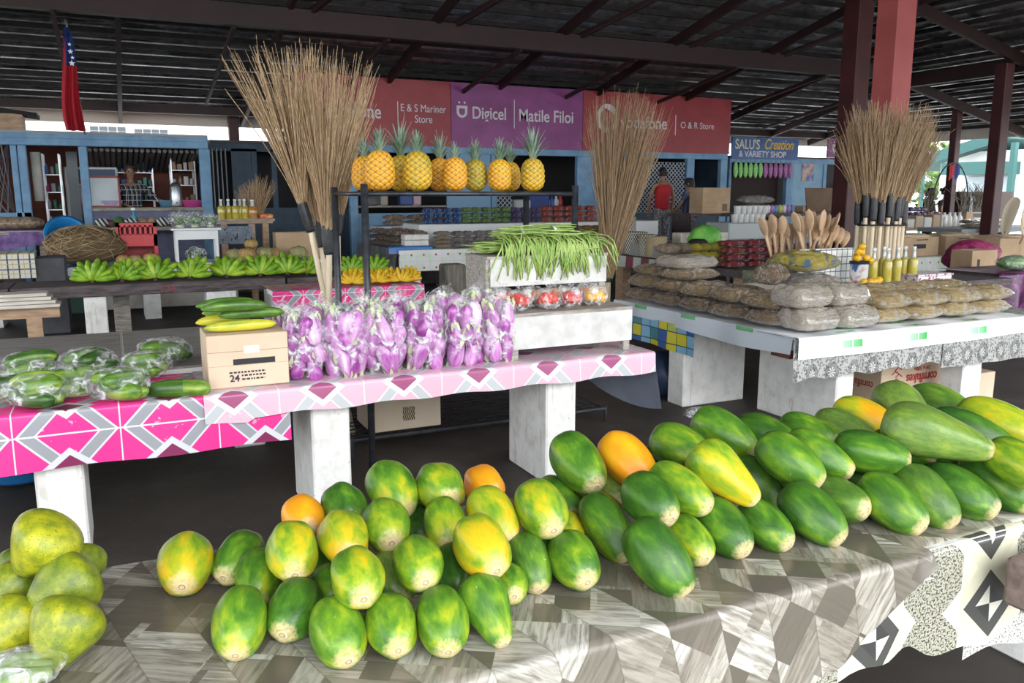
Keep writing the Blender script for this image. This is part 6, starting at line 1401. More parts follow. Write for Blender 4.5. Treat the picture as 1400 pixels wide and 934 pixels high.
a = aty(1338, 515, 4.1); carton('small brown carton right of the last table leg', a.x, a.x+.20, 4.1, 4.35, 0, aty(1345, 510, 4.1).z, CARDP, flaps=False)
tag(film_mb((a.x+.75, 5.0, .22), (.35, .3, .24), 24, 14, .12, 4).build('black_sack', mat('black plastic sack', (.015, .015, .017), .35), None, True), 'black plastic sack at the right under the table', 'sack')
tag(film_mb((3.95, 5.45, .16), (.22, .25, .2), 24, 14, .12, 6).build('blue_sack', mat('navy sack', (.015, .03, .07), .6), None, True), 'navy sack hidden between the right table legs', 'sack')
P = atz(955, 566, .03); lt_ = thing('litter', 'crumpled clear wrapper with red patch on the floor', 'litter', (P.x, P.y, 0)); film_mb((0, 0, .04), (.10, .07, .045), 16, 10, .15, 2).build('wrapper', FILM, lt_, True); film_mb((.07, 0, .03), (.05, .04, .03), 14, 8, .15, 3).build('red_patch', mat('red wrapper', (.55, .03, .04), .4), lt_, True)
# ================================================================== RIGHT BACKGROUND (third column of tables)
# --- oil table
ot = thing('market_table', 'table with oil bottles and wooden spoons behind the snack bags', 'table', (7.8, 5.6, 0)); Lo = lambda *p: local(ot, p); OT = .74
MB().b2(Lo(6.45, 5.62, OT-.08), Lo(8.6, 6.35, OT-.004)).build('table_top', DARKWOOD, ot)
for X in (6.7, 8.1): MB().b2(Lo(X, 5.75, 0), Lo(X+.2, 6.25, OT-.08)).build('leg', WHITEC, ot)
SILV = mat('silver grey cloth', mottled((.32, .33, .33), (.62, .63, .62), 14, 4), .35)
a, b = aty(1166, 398, 5.66), aty(1255, 385, 5.66)
tag(cloth_mb(a.x, b.x, 5.6, 6.1, OT+.002, .16, 30, 4, 6, .01, 12, .015).build('table_cloth', SILV, None, True), 'silver grey cloth under the oil bottles', 'tablecloth')
a, b = aty(1254, 398, 5.7), aty(1302, 375, 5.7)
def lace(t): v, x, y, z = t.coord('Object'); n = t.voro(v, 26); return t.ramp(n, [(.25, (.30, .08, .14)), (.42, (.74, .68, .70))])
lb = thing('patterned_box', 'white box with pink scroll pattern right of the oil bottles', 'box', ((a.x+b.x)/2, 5.85, OT-.12)); w = (b.x-a.x)/2
MB().box((0, 0, .09), (2*w, .3, .18), None, .006).build('box_body', mat('pink scroll print', lace, .5), lb); MB().box((0, 0, .19), (2*w+.02, .32, .02), None, .004).build('lid', mat('pink scroll print', lace), lb)
for i, (xx, Yv) in enumerate(((1192, 5.85), (1205, 5.95), (1211, 5.78), (1224, 5.84), (1234, 5.92), (1246, 5.84))):
    P = aty(xx, 390, Yv); bottle('golden oil bottle, %s of six by the fruit tin' % nth(i, 6), (P.x, P.y, OT+.018), .335, .045, OIL, 'oil bottles on the silver cloth', mat('clear cap', (.75, .76, .76), .3))
P = aty(1173, 388, 5.8); tn = thing('fruit_tin', 'white lidded tin wrapped with a bright label', 'tin', (P.x, P.y, OT+.018))
def tinl(t): v, x, y, z = t.coord('Object'); n = t.noise(v, 9, 2); return t.ramp(n+z*.6, [(.35, (.50, .08, .04)), (.46, (.75, .76, .78)), (.60, (.76, .78, .80)), (.66, (.06, .12, .30))])
MB().lathe([(.078, 0), (.085, .01), (.085, .19), (.09, .192), (.09, .215)], 22, capt=True).build('tin_body', mat('tin label', tinl, .35), tn, True); MB().lathe([(.0905, .192), (.0925, .20), (.0925, .215), (.088, .218)], 22, capb=False).build('rim', BLACK, tn, True)
YF = mat('yellow fruit skin', mottled((.72, .34, .01), (.80, .50, .02), 14), .4)
YFM = MB().lathe([(.001, -1), (.6, -.8), (.95, -.3), (.98, .2), (.7, .72), (.3, .92), (.001, .95)], 12, lobes=4, amp=.07).mesh('yellow_fruit', YF, True)
for i, (dx, dy, dz, w_) in enumerate(((-.05, -.02, .25, 'on the tin'), (.04, -.04, .25, 'on the tin'), (0, .05, .25, 'on the tin'), (-.02, 0, .31, 'on the tin'), (.05, .03, .30, 'on the tin'), (.0, -.02, .36, 'on the tin'), (-.07, -.13, .03, 'before the tin'), (-.01, -.15, .03, 'before the tin'), (.05, -.14, .03, 'before the tin'), (.12, -.12, .03, 'before the tin'), (.17, -.10, .035, 'before the tin'), (.12, -.02, .22, 'beside the rim'))):
    o = link('yellow_fruit', YFM); o.location = (P.x+dx, P.y+dy, OT+.018+dz); o.scale = (.036, .036, .036); o.rotation_euler = (i, i*.7, 0); tag(o, 'small golden fruit, %s of the dozen heaped %s' % (ORD[i], w_), 'fruit', 'golden fruit by the oil bottles')
# plaid-lined crate behind the sweets, buckets of spoons
a, b = aty(1135, 340, 6.0), aty(1160, 380, 6.0)
def plaid2(t): v, x, y, z = t.coord('Object'); l = (((x*14).fract() < .12).max((z*14).fract() < .12)); return t.mix(l, (.74, .75, .73), (.08, .10, .10))
o = MB().b2((a.x-.35, 6.0, OT), (b.x+.05, 6.06, a.z), .005).build('plaid_board', mat('plaid board', plaid2, .6)); tag(o, 'white plaid board standing left of the fruit tin', 'board')
def bucket(lab, P, r, h, m):
    o = thing('bucket', lab, 'bucket', P); MB().lathe([(r*.8, 0), (r, h), (r*1.06, h), (r*1.06, h-.02), (r*1.0, h-.02)][:3]+[(r*.93, h), (r*.74, .02)], 20, capt=False).build('bucket_body', m, o, True); MB().lathe([(r*1.0, h-.02), (r*1.06, h-.012), (r*1.06, h), (r*.95, h+.002)], 20, capb=False, capt=False).build('rim', m, o, True); return o
WSP = mat('carved wood', mottled((.40, .24, .13), (.60, .42, .27), 5, 4, stretch=(2, 2, .6)), .55)
def spoon(lab, base, tip, r, group):
    base, tip = Vector(base), Vector(tip); o = thing('wooden_spoon', lab, 'spoon', base, 0, group); d = (tip-base); L_ = d.length; q = d.to_track_quat('Z', 'Y'); R = q.to_matrix().to_4x4()
    MB().tube([R @ Vector((0, 0, z)) for z in (0, L_*.4, L_*.72)], [r*.42, r*.38, r*.5], 7).build('handle', WSP, o, True)
    MB().lathe([(.001, -1), (.55, -.75), (.95, -.2), (1, .2), (.75, .72), (.001, 1)], 12, M4=R @ Matrix.Translation((0, 0, L_*.84)) @ Matrix.Diagonal((r*1.5, r*.5, L_*.17, 1))).build('bowl', WSP, o, True); return o
for j, (xx, yy, Yv, c, lab, n, tops) in enumerate(((1064, 344, 6.5, (.18, .015, .15), 'purple bucket of wooden forks and spoons', 9, (1040, 1080, 292)), (1110, 343, 6.3, (.01, .10, .32), 'blue bucket of wooden spoons', 10, (1085, 1148, 285)), (1088, 343, 6.6, (.55, .6, .56), 'white and green pot behind the spoons', 6, (1072, 1100, 298)))):
    P = aty(xx, yy, Yv); P.z = OT; bucket(lab, P, .105, .23, mat(lab, c, .4)); 
    for i in range(n):
        f = i/(n-1); tp = aty(tops[0]+(tops[1]-tops[0])*f, tops[2]+10*abs(f-.45)+(i % 3)*4, Yv+.12*((i % 3)-1)); spoon('wooden spoon, %s in the %s' % (nth(i, n), lab.split(' of')[0].split(' behind')[0]), (P.x+.05*(f-.5), P.y+.03*((i % 3)-1), OT+.025), tp, .032, 'carved wooden spoons')
for i in range(6):
    f = i/5; b0 = aty(1098+9*i, 344, 6.05); tp = aty(1122+7*i, 306+5*(i % 3), 6.3); b0.z = OT+.02; spoon('long paddle spoon leaning outside the blue bucket, %s' % nth(i, 6), b0, tp, .036, 'leaning wooden paddles')
# --- brooms ringed round the red column
CX_, CY_ = aty(1225, 60, 6.9).x+.15, 6.9+.15
for i in range(13):
    q = (i-6)/6; Q = aty(1204+31*q, 300, 6.62+.20*q*q+.07*(i % 2)); base = Vector((Q.x, Q.y, 0)); z0 = Q.z+.04*(i % 3)-.06; k0 = Vector((Q.x, Q.y, z0)); k1 = k0+Vector((.01*q, 0, .27)); tip = k1+Vector((.20*q*cos(.45), -.20*q*sin(.45)-.03, 0.80+.08*(i % 3)))
    broom('upright broom, %s before the red column' % nth(i, 13), base, k0, k1, tip, .14, 120, .026, 300+i, 'brooms tied round the red column', br=.042, r=.0040, wild=.22)
Q = [aty(1170, 308, 6.85), aty(1185, 308, 6.60), aty(1204, 308, 6.56), aty(1225, 308, 6.60), aty(1240, 308, 6.85)]
o = MB().tube(Q, .009, 5).build('tie_cord', BLACK); tag(o, 'thin black cord tying the brooms round the red column', 'cord')
# --- basket table (third column, row three)
BTX = 6.75; kt = thing('market_table', 'table of woven baskets and snack packs behind the snack bags', 'table', (7.6, 9, 0)); Lk = lambda *p: local(kt, p)
MB().b2(Lk(BTX, 7.72, T-.10), Lk(9.0, 11.2, T-.004)).build('table_top', DARKWOOD, kt); MB().b2(Lk(BTX+.1, 7.74, T-.26), Lk(9, 7.78, T-.10)).build('front_board', mat('pale timber board', mottled((.40, .36, .3), (.52, .48, .42), 4), .8), kt)
for (X, Y_) in ((6.95, 7.9), (8.3, 7.9), (6.95, 10.6), (6.95, 9.2)): MB().b2(Lk(X, Y_, 0), Lk(X+.14, Y_+.2, T-.1)).build('leg', BROWNWOOD, kt)
mb = MB(); mb.grid(lambda u, v: (BTX-.02-.01*v, 8.7+2.3*u, T+.004-.16*v), 30, 4); mb.uv = [(p[1], p[2]) for p in mb.v]
tag(mb.build('table_cloth', mat('maroon striped cloth', lambda t: t.mix((uvxy(t)[0]*2.6).fract() > .5, (.22, .05, .08), (.50, .55, .48)), .6), None, True), 'maroon and pale striped cloth edge under the baskets', 'tablecloth')
o = cloth_mb(BTX-.02, 9.0, 7.69, 8.7, T+.003, .14, 30, 4, 5, .01, 9, .015).build('table_cloth', mat('dark leaf print', mottled((.05, .055, .035), (.16, .17, .11), 16), .6), None, True); tag(o, 'dark leaf-print cloth under the yellow and red packs', 'tablecloth')
def weave(t):
    v, x, y, z = t.coord('Object'); a = t.m('ARCTAN2', y, x)*5; return t.mix(((a.fract()-.5)*((z*16).fract()-.5)) > 0, (.62, .58, .48), (.05, .045, .04))
WVB = mat('black and white weave', weave, .7); WVN = mat('natural weave', lambda t: t.mix(((t.m('ARCTAN2', t.coord()[2], t.coord()[1])*6).fract()-.5)*((t.coord()[3]*18).fract()-.5) > 0, (.52, .42, .26), (.28, .21, .12)), .7)
def basket(lab, P, r, h, m):
    o = thing('woven_basket', lab, 'basket', P, 0, 'woven baskets'); MB().lathe([(r*.95, 0), (r, .02), (r, h), (r*.92, h), (r*.9, .03)], 20, capt=False).build('basket_wall', m, o, True); MB().lathe([(r*.98, h-.015), (r*1.05, h), (r*.98, h+.015), (r*.9, h)], 20, capb=False, capt=False).build('rim', m, o, True); return o
for i, (xx, yy, Yv, r, h, m, lab) in enumerate(((834, 318, 10.2, .17, .30, WVN, 'natural woven basket left of the tall white one'), (853, 318, 9.9, .19, .34, WVB, 'tall black and white woven basket'), (843, 345, 9.3, .17, .30, WVN, 'grey natural basket in the front row by the bundle'), (868, 346, 9.0, .18, .32, WVB, 'black and white basket in the front row'), (884, 347, 8.9, .12, .30, WVB, 'narrow black and white basket in the front row'), (897, 347, 8.8, .15, .28, WVN, 'natural basket right of the black and white ones'), (824, 343, 9.6, .14, .28, WVN, 'natural basket at the left end of the front row'))):
    P = atx(xx, yy, BTX+(.12 if i > 1 else .5)+r); basket(lab, (P.x, P.y, T+.006 if i > 1 else T+.18), r, h, m)
o = MB().b2((BTX+.15, 9.6, T+.002), (BTX+1.4, 10.6, T+.178)).build('riser_box', mat('grey riser', (.3, .29, .28), .8)); tag(o, 'low grey riser under the rear baskets', 'riser')
for i in range(4): 
    X, Y_ = BTX+.75+.22*i, 9.9; o = MB().box((X, Y_, T+.26), (.2, .22, .16), None, .01).build('craft_box', mat('pale craft box', mottled((.5, .45, .38), (.66, .62, .55), 12), .7)); tag(o, 'pale craft box, %s behind the baskets' % nth(i, 4), 'box', 'craft boxes behind the baskets')
def tx(xx, yy, Yv): return aty(xx, yy, Yv).x
packs('tan', 'right of the front baskets', tx(903, 345, 8.6), tx(945, 345, 8.6), 8.6, T+.006, 2, 2, .14, .3)
packs('crim', 'beside the yellow flower packs', tx(985, 362, 8.0), tx(1066, 362, 8.0), 8.0, T+.006, 3, 4, .085, .26)
packs('yelp', 'in front of the black hat', tx(942, 355, 8.2), tx(988, 355, 8.2), 8.15, T+.006, 4, 3, .10, .16)
packs('purple', 'behind the baskets', tx(880, 312, 10.6), tx(905, 312, 10.6), 10.6, T+.18, 2, 1, .1, .2)
packs('yelp', 'behind the black hat', tx(968, 318, 9.6), tx(1000, 318, 9.6), 9.4, T+.006, 3, 2, .12, .2)
ht = thing('hat', 'round black hat with green and blue cloth beside the flower packs', 'hat', (tx(955, 318, 9.0), 9.0, T+.13)); MB().lathe([(.24, 0), (.25, .01), (.15, .035), (.13, .14), (.09, .17), (.001, .175)], 22).build('hat_body', mat('black straw', (.015, .014, .014), .7), ht, True)
o = MB().b2((tx(955, 318, 9.0)-.2, 8.8, T+.006), (tx(955, 318, 9.0)+.2, 9.2, T+.125)).build('riser_box', mat('grey riser', (.3, .29, .28), .8)); tag(o, 'small box under the black hat', 'riser')
o = film_mb((tx(965, 300, 9.7), 9.7, T+.24), (.26, .18, .22), 22, 14, .12, 3).build('bundled_cloth', mat('lime cloth', lambda t: t.ramp(t.noise(t.coord()[0], 5, 2), [(.4, (.10, .42, .06)), (.6, (.25, .60, .10)), (.7, (.05, .35, .5))]), .6), None, True); tag(o, 'lime green and turquoise cloth heaped behind the black hat', 'cloth')
# --- cups, carton, dark bags around the shop fronts
gt = thing('side_table', 'grey cloth-covered table of white cups behind the spoons', 'table', (tx(1022, 310, 10.8), 10.8, 0)); zc = aty(1022, 304, 10.8).z; MB().box((0, .2, zc-.14), (.95, .6, .28), None, .02).build('cloth_cover', mat('pale grey cover', (.42, .45, .45), .7), gt)
for i in range(5): MB().box((-.4+.2*i, 0, (zc-.28)/2), (.07, .1, zc-.28)).build('leg', DARKWOOD, gt)
for r_ in range(2):
    for i in range(6): o = MB().lathe([(.05, 0), (.058, .13), (.062, .135), (.055, .13)], 10).build('cup', PLASTIC_W, None, True); o.location = (tx(1003, 300, 10.7)+.115*i+.05*r_, 10.68+.0*r_, zc+.001+.136*r_); tag(o, 'white cup, %s in the %s row of the stack' % (nth(i, 6), ['lower', 'upper'][r_]), 'cup', 'stacked white cups')
a, b = aty(960, 290, 12.6), aty(999, 257, 12.6); c = carton('large brown shipping carton standing before the variety shop', a.x, b.x, 12.6, 13.0, a.z-.03, b.z, CARD)
MB().b2((-.31, -.2025, .12), (.02, -.2005, .122)).build('printed_line', INK, c); MB().b2((-.31, -.2025, .20), (.02, -.2005, .203)).build('printed_line', INK, c); MB().b2((.14, -.2025, .05), (.26, -.2005, .18)).build('printed_panel', mat('grey print', (.2, .15, .1), .8), c)
o = thing('side_table', 'dark table beneath the large shipping carton', 'table', ((a.x+b.x)/2, 12.8, 0)); MB().b2((-.7, -.35, a.z-.08), (.9, .4, a.z-.032)).build('table_top', DARKWOOD, o)
for x in (-.65, .8): MB().b2((x, -.3, 0), (x+.07, .3, a.z-.08)).build('leg', DARKWOOD, o)
packs('silver', 'right of the shipping carton', tx(1006, 285, 12.6), tx(1054, 285, 12.6), 12.55, a.z-.03, 1, 2, .17, .3)
packs('mix', 'below the dark silvery bag', tx(1006, 295, 12.2), tx(1030, 295, 12.2), 12.2, a.z-.16, 2, 1, .1, .2)
tb2 = thing('side_table', 'long low table with small colourful packs before the blue door', 'table', (tx(1070, 300, 12), 12.0, 0)); zz = aty(1070, 291, 12).z; MB().b2((-1.1, -.2, zz-.06), (1.9, .4, zz)).build('table_top', DARKWOOD, tb2)
for x in (-1.0, 1.8): MB().b2((x, 0, 0), (x+.07, .3, zz-.06)).build('leg', DARKWOOD, tb2)
for i in range(8): o = MB().lathe([(.045, 0), (.05, .12), (.02, .15)], 9).build('small_jar', mat('jar %d' % (i % 4), [(.6, .55, .1), (.65, .65, .68), (.45, .2, .5), (.1, .3, .5)][i % 4], .4), None, True); o.location = (tx(1044+5.5*i, 288, 12), 12.0, zz+.001); tag(o, 'small jar, %s before the light blue door' % nth(i, 8), 'jar', 'small jars before the blue door')
a, b = aty(1102, 285, 12.1), aty(1146, 257, 12.1); ob = thing('open_carton', 'open dark brown carton with a raised flap before the blue door', 'carton', ((a.x+b.x)/2, 12.15, zz+.001)); w = (b.x-a.x)/2; h = b.z-zz
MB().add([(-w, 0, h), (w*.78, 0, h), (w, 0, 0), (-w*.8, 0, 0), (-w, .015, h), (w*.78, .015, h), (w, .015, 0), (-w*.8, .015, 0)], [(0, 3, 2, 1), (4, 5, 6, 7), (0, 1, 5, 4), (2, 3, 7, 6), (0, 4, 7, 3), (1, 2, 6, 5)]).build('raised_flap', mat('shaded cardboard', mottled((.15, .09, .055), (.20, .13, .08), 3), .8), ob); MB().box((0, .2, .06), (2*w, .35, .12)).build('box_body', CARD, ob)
packs('dark', 'along the low table by the blue door', tx(1150, 300, 12), tx(1172, 300, 12), 11.9, zz+.001, 2, 1, .1, .3)
# people at the shops
person('person in a red tank top seen from behind at the lattice window', (aty(906, 260, 14.6).x, 14.6, .38), pi-.2, mat('red tank top', mottled((.42, .012, .018), (.55, .02, .03), 6), .75), mat('patterned shorts', mottled((.05, .05, .06), (.4, .4, .42), 30), .8), ((-.27, -.03, 1.15), (-.25, -.10, .93)), ((.27, -.03, 1.15), (.25, -.10, .93)), sleeves=False)
pb_ = person('person in a blue shirt bending beside the shipping carton', (aty(943, 260, 13.9).x, 13.9, .15), pi+.5, mat('blue grey shirt', mottled((.06, .08, .16), (.11, .14, .24), 6), .8), mat('dark trousers', (.03, .03, .04), .8), ((-.28, -.1, 1.2), (-.15, -.3, 1.1)), ((.28, -.1, 1.2), (.15, -.3, 1.1)))
bp_ = thing('backpack', 'dark navy backpack on the person in the blue shirt', 'backpack', pb_.location+Vector((-.08, -.12, 1.0)), 0); MB().box((0, -.1, .2), (.28, .16, .42), None, .05).build('pack_body', mat('navy backpack', (.02, .025, .06), .7), bp_); MB().box((0, -.19, .12), (.2, .05, .18), None, .02).build('pocket', M['navy backpack'], bp_)
# --- far right: cartons, cloths, fans, arch, people, far tables
f1 = thing('market_table', 'table with red-diamond cloth under the far right cartons', 'table', (tx(1290, 352, 8.6), 9.0, 0)); zt3 = aty(1270, 352, 8.6).z
MB().b2((-1.3, -.3, zt3-.08), (1.8, .9, zt3-.003)).build('table_top', DARKWOOD, f1)
for x in (-1.1, 1.4): MB().b2((x, -.1, 0), (x+.2, .5, zt3-.08)).build('leg', WHITEC, f1)
tag(cloth_mb(tx(1235, 352, 8.6), tx(1310, 352, 8.6), 8.66, 9.2, zt3, .20, 26, 4, 5, .01, 8).build('table_cloth', DOTM, None, True), 'white red-diamond cloth hanging behind the oil bottles', 'tablecloth')
BOXT = mat('open carton straw', mottled((.5, .38, .24), (.66, .54, .38), 30), .9)
for i, (p0, p1, lab) in enumerate(((1232, 1282, 'brown printed carton right of the ringed column'), (1292, 1336, 'brown carton with yellow print, second right of the column'))):
    a, b = tx(p0, 350, 8.8), tx(p1, 350, 8.8); c = carton(lab, a, b, 8.8, 9.25, zt3+.004, aty(1270, 324, 8.8).z, CARD, flaps=False); h = aty(1270, 324, 8.8).z-zt3
    film_mb((0, 0, h), ((b-a)*.5, .22, .05), 18, 10, .12, i).build('straw_fill', BOXT, c, True); MB().b2((-.16, -.2275, h*.4), (.12, -.226, h*.62)).build('print_panel', INK if i == 0 else mat('mustard print', (.4, .28, .05), .7), c); MB().b2((-.1, -.2275, h*.82), (.16, -.226, h*.87)).build('print_line', INK, c)
a, b = tx(1363, 350, 8.0), tx(1420, 350, 8.0); c = carton('large carton with red print at the right edge', a, b, 8.0, 8.4, zt3+.0, aty(1380, 323, 8.0).z, CARD); MB().b2((-.2, -.2025, .12), (.05, -.2005, .22)).build('red_print', INKR, c)
o = thing('side_table', 'low table under the carton with red print', 'table', ((a+b)/2, 8.2, 0)); MB().b2((-.6, -.25, zt3-.05), (.6, .3, zt3-.002)).build('table_top', DARKWOOD, o)
for x in (-.5, .45): MB().b2((x, -.2, 0), (x+.08, .2, zt3-.05)).build('leg', DARKWOOD, o)
a, b = tx(1327, 376, 6.9), tx(1361, 376, 6.9); c = carton('small upright carton between the magenta cloths', a, b, 6.9, 7.2, aty(1340, 376, 6.9).z, aty(1340, 343, 6.9).z, CARD); MB().b2((-.14, -.1525, .04), (-.09, -.1505, .2)).build('barcode', INK, c)
zb_ = aty(1340, 376, 6.9).z
bt_ = thing('side_table', 'table under a blue cloth at the right', 'table', (tx(1340, 380, 6.8), 6.9, 0)); MB().b2((-.6, -.3, zb_-.06), (1.4, .5, zb_-.004)).build('table_top', DARKWOOD, bt_)
for x in (-.5, 1.2): MB().b2((x, -.2, 0), (x+.1, .3, zb_-.06)).build('leg', DARKWOOD, bt_)
tag(cloth_mb(tx(1298, 380, 6.6), tx(1345, 380, 6.6), 6.58, 7.35, zb_, .40, 24, 4, 6, .02, 10).build('table_cloth', mat('royal blue tablecloth', mottled((.008, .02, .11), (.015, .04, .20), 5), .7), None, True), 'royal blue cloth behind the patterned box', 'tablecloth')
def magp(t): v, x, y, z = t.coord('Object'); n = t.noise(v, 11, 4, .6, 1.2); return t.ramp(n, [(.4, (.035, .002, .03)), (.55, (.10, .006, .08)), (.66, (.26, .06, .22))])
MAG = mat('magenta satin', magp, .35)
tag(cloth_mb(tx(1348, 380, 5.9), tx(1348, 380, 5.9)+1.4, 5.75, 6.5, aty(1370, 372, 5.9).z, .50, 40, 5, 10, .06, 13, .03, 1).build('table_cloth', MAG, None, True), 'shiny magenta satin cloth hanging at the right edge', 'tablecloth')
zm = aty(1370, 372, 5.9).z; mtb = thing('side_table', 'small table hidden under the magenta satin', 'table', (tx(1348, 380, 5.9)+.7, 6.1, 0)); MB().b2((-.62, -.28, zm-.06), (.65, .35, zm-.006)).build('table_top', DARKWOOD, mtb)
for x in (-.55, .5): MB().b2((x, -.1, 0), (x+.08, .2, zm-.06)).build('leg', DARKWOOD, mtb)
o = film_mb((tx(1328, 352, 7.5), 7.5, zb_+.17), (.42, .28, .24), 26, 16, .09, 5).build('bundled_cloth', mat('crimson pink net', mottled((.16, .01, .05), (.42, .05, .16), 14), .6), None, True); tag(o, 'crimson pink cloth heap behind the small upright carton', 'cloth')
gbag = thing('vegetable_bag', 'clear bag of green leaves on the magenta satin', 'bag', (tx(1388, 366, 6.0), 6.0, zm+.004)); film_mb((0, 0, .08), (.24, .17, .085), 22, 12, .05, 6).build('leaf_mass', mat('bagged greens', mottled((.05, .16, .03), (.20, .36, .10), 14), .35, coat=.5), gbag, True); film_mb((0, 0, .082), (.25, .18, .09), 22, 12, .05, 7).build('plastic_film', FILM, gbag, True)
def fan(lab, P, rz, m, s_):
    o = thing('woven_fan', lab, 'fan', P, rz, 'woven fans'); mb = MB(); n = 22; prof = []
    for i in range(n+1): a = pi*i/n; prof.append((.30*s_*sin(a)**.8*(1-.18*cos(a)), .42*s_*(1-cos(a))))
    top = [(-x, 0, z) for x, z in prof]; bot = [(x, 0, z) for x, z in prof]; vs = []; fs = []
    for y in (-.008, .008): vs += [(p[0], y+.08*(p[0]/.3)**2, p[2]) for p in top]+[(p[0], y+.08*(p[0]/.3)**2, p[2]) for p in bot]
    k = n+1
    for i in range(n): fs += [(i, i+1, k+i+1, k+i), (2*k+i, 3*k+i, 3*k+i+1, 2*k+i+1), (i, 2*k+i, 2*k+i+1, i+1), (k+i, k+i+1, 3*k+i+1, 3*k+i)]
    mb.add(vs, fs); mb.build('fan_blade', m, o, True); MB().tube([(0, 0, .05), (0, 0, -.18*s_)], .014, 8).build('handle', BROWNWOOD, o, True)
    pts = [(-p[0], -.0+.08*(p[0]/.3)**2, p[1]) for p in prof]+[(p[0], .08*(p[0]/.3)**2, p[1]) for p in prof[::-1]]; MB().tube(pts, .009, 5).build('rim', mat('fan rim', (.66, .56, .38), .7), o, True); return o
FN = mat('pale woven fan', lambda t: t.mix((((t.coord()[1]+t.coord()[3])*24).fract() > .5)*.35, (.66, .58, .43), (.42, .34, .22)), .75)
P = aty(1372, 321, 7.9); o = fan('plain woven fan standing left at the right edge', P, .35, FN, .66); o.rotation_euler = (.15, .30, .2)
P = aty(1400, 322, 7.6); o = fan('pale yellow-edged woven fan at the right edge', P, 0, mat('cream fan', lambda t: t.mix(((t.coord()[1].pw(2)+(t.coord()[3]-.3).pw(2)).pw(.5)*9).fract() < .18, (.78, .70, .50), (.72, .48, .08)), .7), .75); o.rotation_euler = (.15, .42, .1)
o = MB().b2((tx(1355, 325, 7.9), 7.75, zt3), (tx(1355, 325, 7.9)+.5, 7.98, aty(1372, 325, 7.9).z), .01).build('fan_box', CARD); tag(o, 'box holding the woven fans upright', 'box')
# far tables with goods, behind
f2 = thing('market_table', 'far table of white craft boxes behind the cartons', 'table', (tx(1280, 310, 12.5), 12.7, 0)); zf2 = aty(1280, 311, 12.5).z
MB().b2((-1.0, -.2, zf2-.06), (2.6, .6, zf2)).build('table_top', BROWNWOOD, f2)
for x in (-.9, .8, 2.4): MB().b2((x, -.1, 0), (x+.1, .3, zf2-.06)).build('leg', BROWNWOOD, f2)
rr = random.Random(3)
for i in range(9):
    h = rr.uniform(.14, .36); w = .24; o = MB().box((tx(1242, 300, 12.6)+.27*i, 12.65, zf2+h/2+.001), (w, .25, h), None, .015).build('craft_box', mat('craft %d' % (i % 4), [(.62, .60, .55), (.52, .40, .28), (.66, .66, .64), (.45, .32, .2)][i % 4], .7)); tag(o, 'craft box, %s on the far right table' % nth(i, 9), 'box', 'craft boxes on the far right table')
packs('purple', 'on the far right table top', tx(1243, 285, 12.9), tx(1266, 285, 12.9), 12.95, zf2+.001, 3, 4, .11, .2); packs('crim', 'on the far right table top', tx(1266, 285, 12.9), tx(1288, 285, 12.9), 12.95, zf2+.001, 2, 3, .11, .2)
for i in range(4): o = MB().lathe([(.06, 0), (.065, .2), (.03, .26), (.03, .32)], 10).build('white_bottle', PLASTIC_W, None, True); o.location = (tx(1300+7*i, 290, 12.4), 12.55, zf2+.001+(.0 if i % 2 else .0)); tag(o, 'white bottle, %s on the far right table' % nth(i, 4), 'bottle', 'white bottles on the far right table')
f3 = thing('market_table', 'grey-topped far table at the right edge', 'table', (tx(1350, 310, 11), 11.2, 0)); zf3 = aty(1350, 312, 11).z; MB().b2((-.9, -.3, zf3-.08), (2.2, .7, zf3)).build('table_top', mat('grey table sheet', (.28, .3, .32), .6), f3)
for x in (-.8, 2.0): MB().b2((x, -.1, 0), (x+.1, .3, zf3-.08)).build('leg', DARKWOOD, f3)
packs('brown', 'on the grey-topped far table', tx(1325, 305, 11), tx(1372, 305, 11), 11.1, zf3+.001, 3, 2, .09, .3); 
cab_ = thing('dark_cabinet', 'dark cabinet with a wrapped grey bag behind the arch', 'cabinet', (tx(1345, 280, 14), 14.2, 0)); zc_ = aty(1345, 262, 14).z; MB().b2((-.6, 0, 0), (1.4, .5, zc_)).build('cabinet_body', mat('dark cabinet wood', (.05, .03, .025), .6), cab_); MB().b2((-.3, -.03, zc_-.55), (.45, 0, zc_-.12)).build('grey_panel', mat('grey wrapped panel', mottled((.10, .11, .13), (.25, .27, .3), 5), .4), cab_)
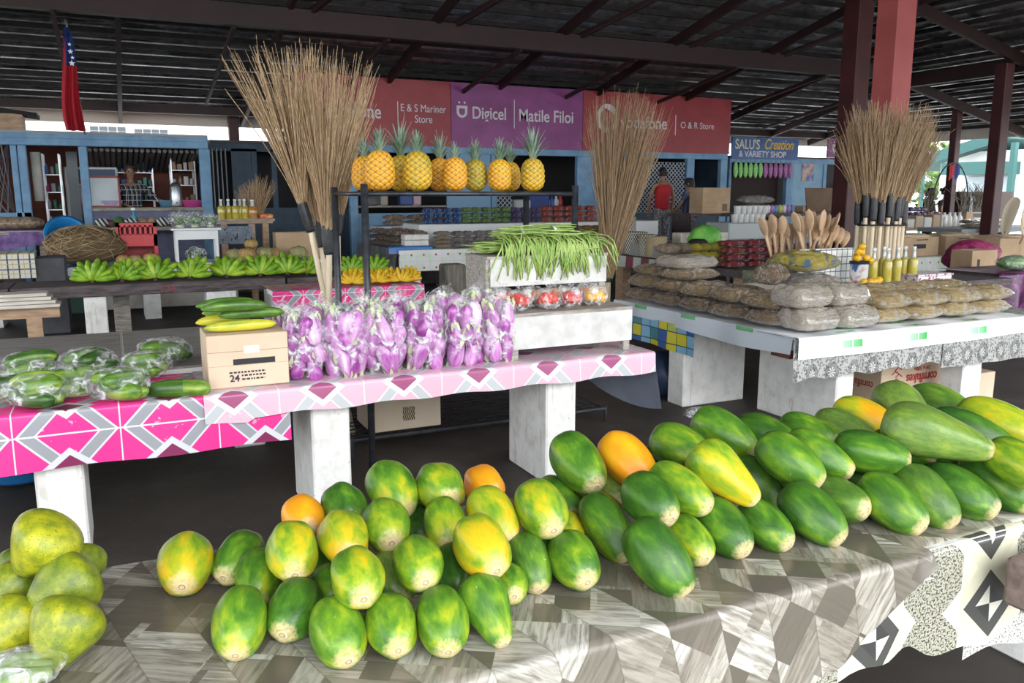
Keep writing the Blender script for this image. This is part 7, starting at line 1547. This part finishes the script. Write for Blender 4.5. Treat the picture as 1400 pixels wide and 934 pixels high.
# arch with flag ribbon and dried grass
P0, P1 = aty(1283, 275, 12.9), aty(1331, 275, 12.9); zt_ = aty(1307, 222, 12.9).z; ar = thing('wreath_arch', 'black hoop arch with flag ribbon and dried grass', 'arch', ((P0.x+P1.x)/2, 13.05, zf2)); w = (P1.x-P0.x)/2; h = zt_-zf2
MB().tube([(w*cos(pi-pi*i/20), 0, h*.35+h*.65*sin(pi*i/20)) for i in range(21)], .016, 6).build('hoop', BLACKMETAL, ar, True)
for s_ in (-1, 1): MB().tube([(s_*w, 0, 0), (s_*w, 0, h*.36)], .016, 6).build('stand', BLACKMETAL, ar)
for (x0, x1, c) in ((-.16, .02, (.50, .03, .04)), (.02, .2, (.02, .05, .25))): MB().grid(lambda u, v: (x0+(x1-x0)*u, -.03+.02*sin(u*9), h*.97-.38*v*(1-.4*u)), 6, 6).build('flag_ribbon', mat('ribbon %.2f' % x0, c, .7), ar, True)
mb = MB(); rr = random.Random(9)
for i in range(130):
    x = rr.choice((-.75, .45, .9, 1.1))+rr.gauss(0, .05); a = rr.gauss(0, .42); l = rr.uniform(.4, .75); mb.tube([(x, 0, .3), (x+a*l*.5, rr.gauss(0, .05), .3+l*.6), (x+a*l*1.1, rr.gauss(0, .1), .3+l*.95)], [.01, .008, .003], 3, False)
tag(mb.build('dried_grass', mat('dried dark grass', mottled((.10, .08, .06), (.22, .18, .13), 9), .8), ar), kind='stuff')
person('seated-height vendor with dark hair and dark clothes left of the arch', (aty(1272, 262, 14.6).x, 14.6, -.02), .3, mat('dark blouse', (.03, .03, .045), .8), mat('dark trousers', (.03, .03, .04), .8), ((-.28, -.05, 1.18), (-.15, -.25, 1.05)), ((.28, -.05, 1.18), (.15, -.25, 1.05)))
person('vendor in an olive top under the hoop arch', (aty(1293, 262, 14.2).x, 14.2, 0), .2, mat('olive top', (.10, .09, .06), .8), mat('dark trousers', (.03, .03, .04), .8), ((-.28, -.05, 1.18), (-.15, -.25, 1.05)), ((.28, -.05, 1.18), (.15, -.25, 1.05)), hair='bun')
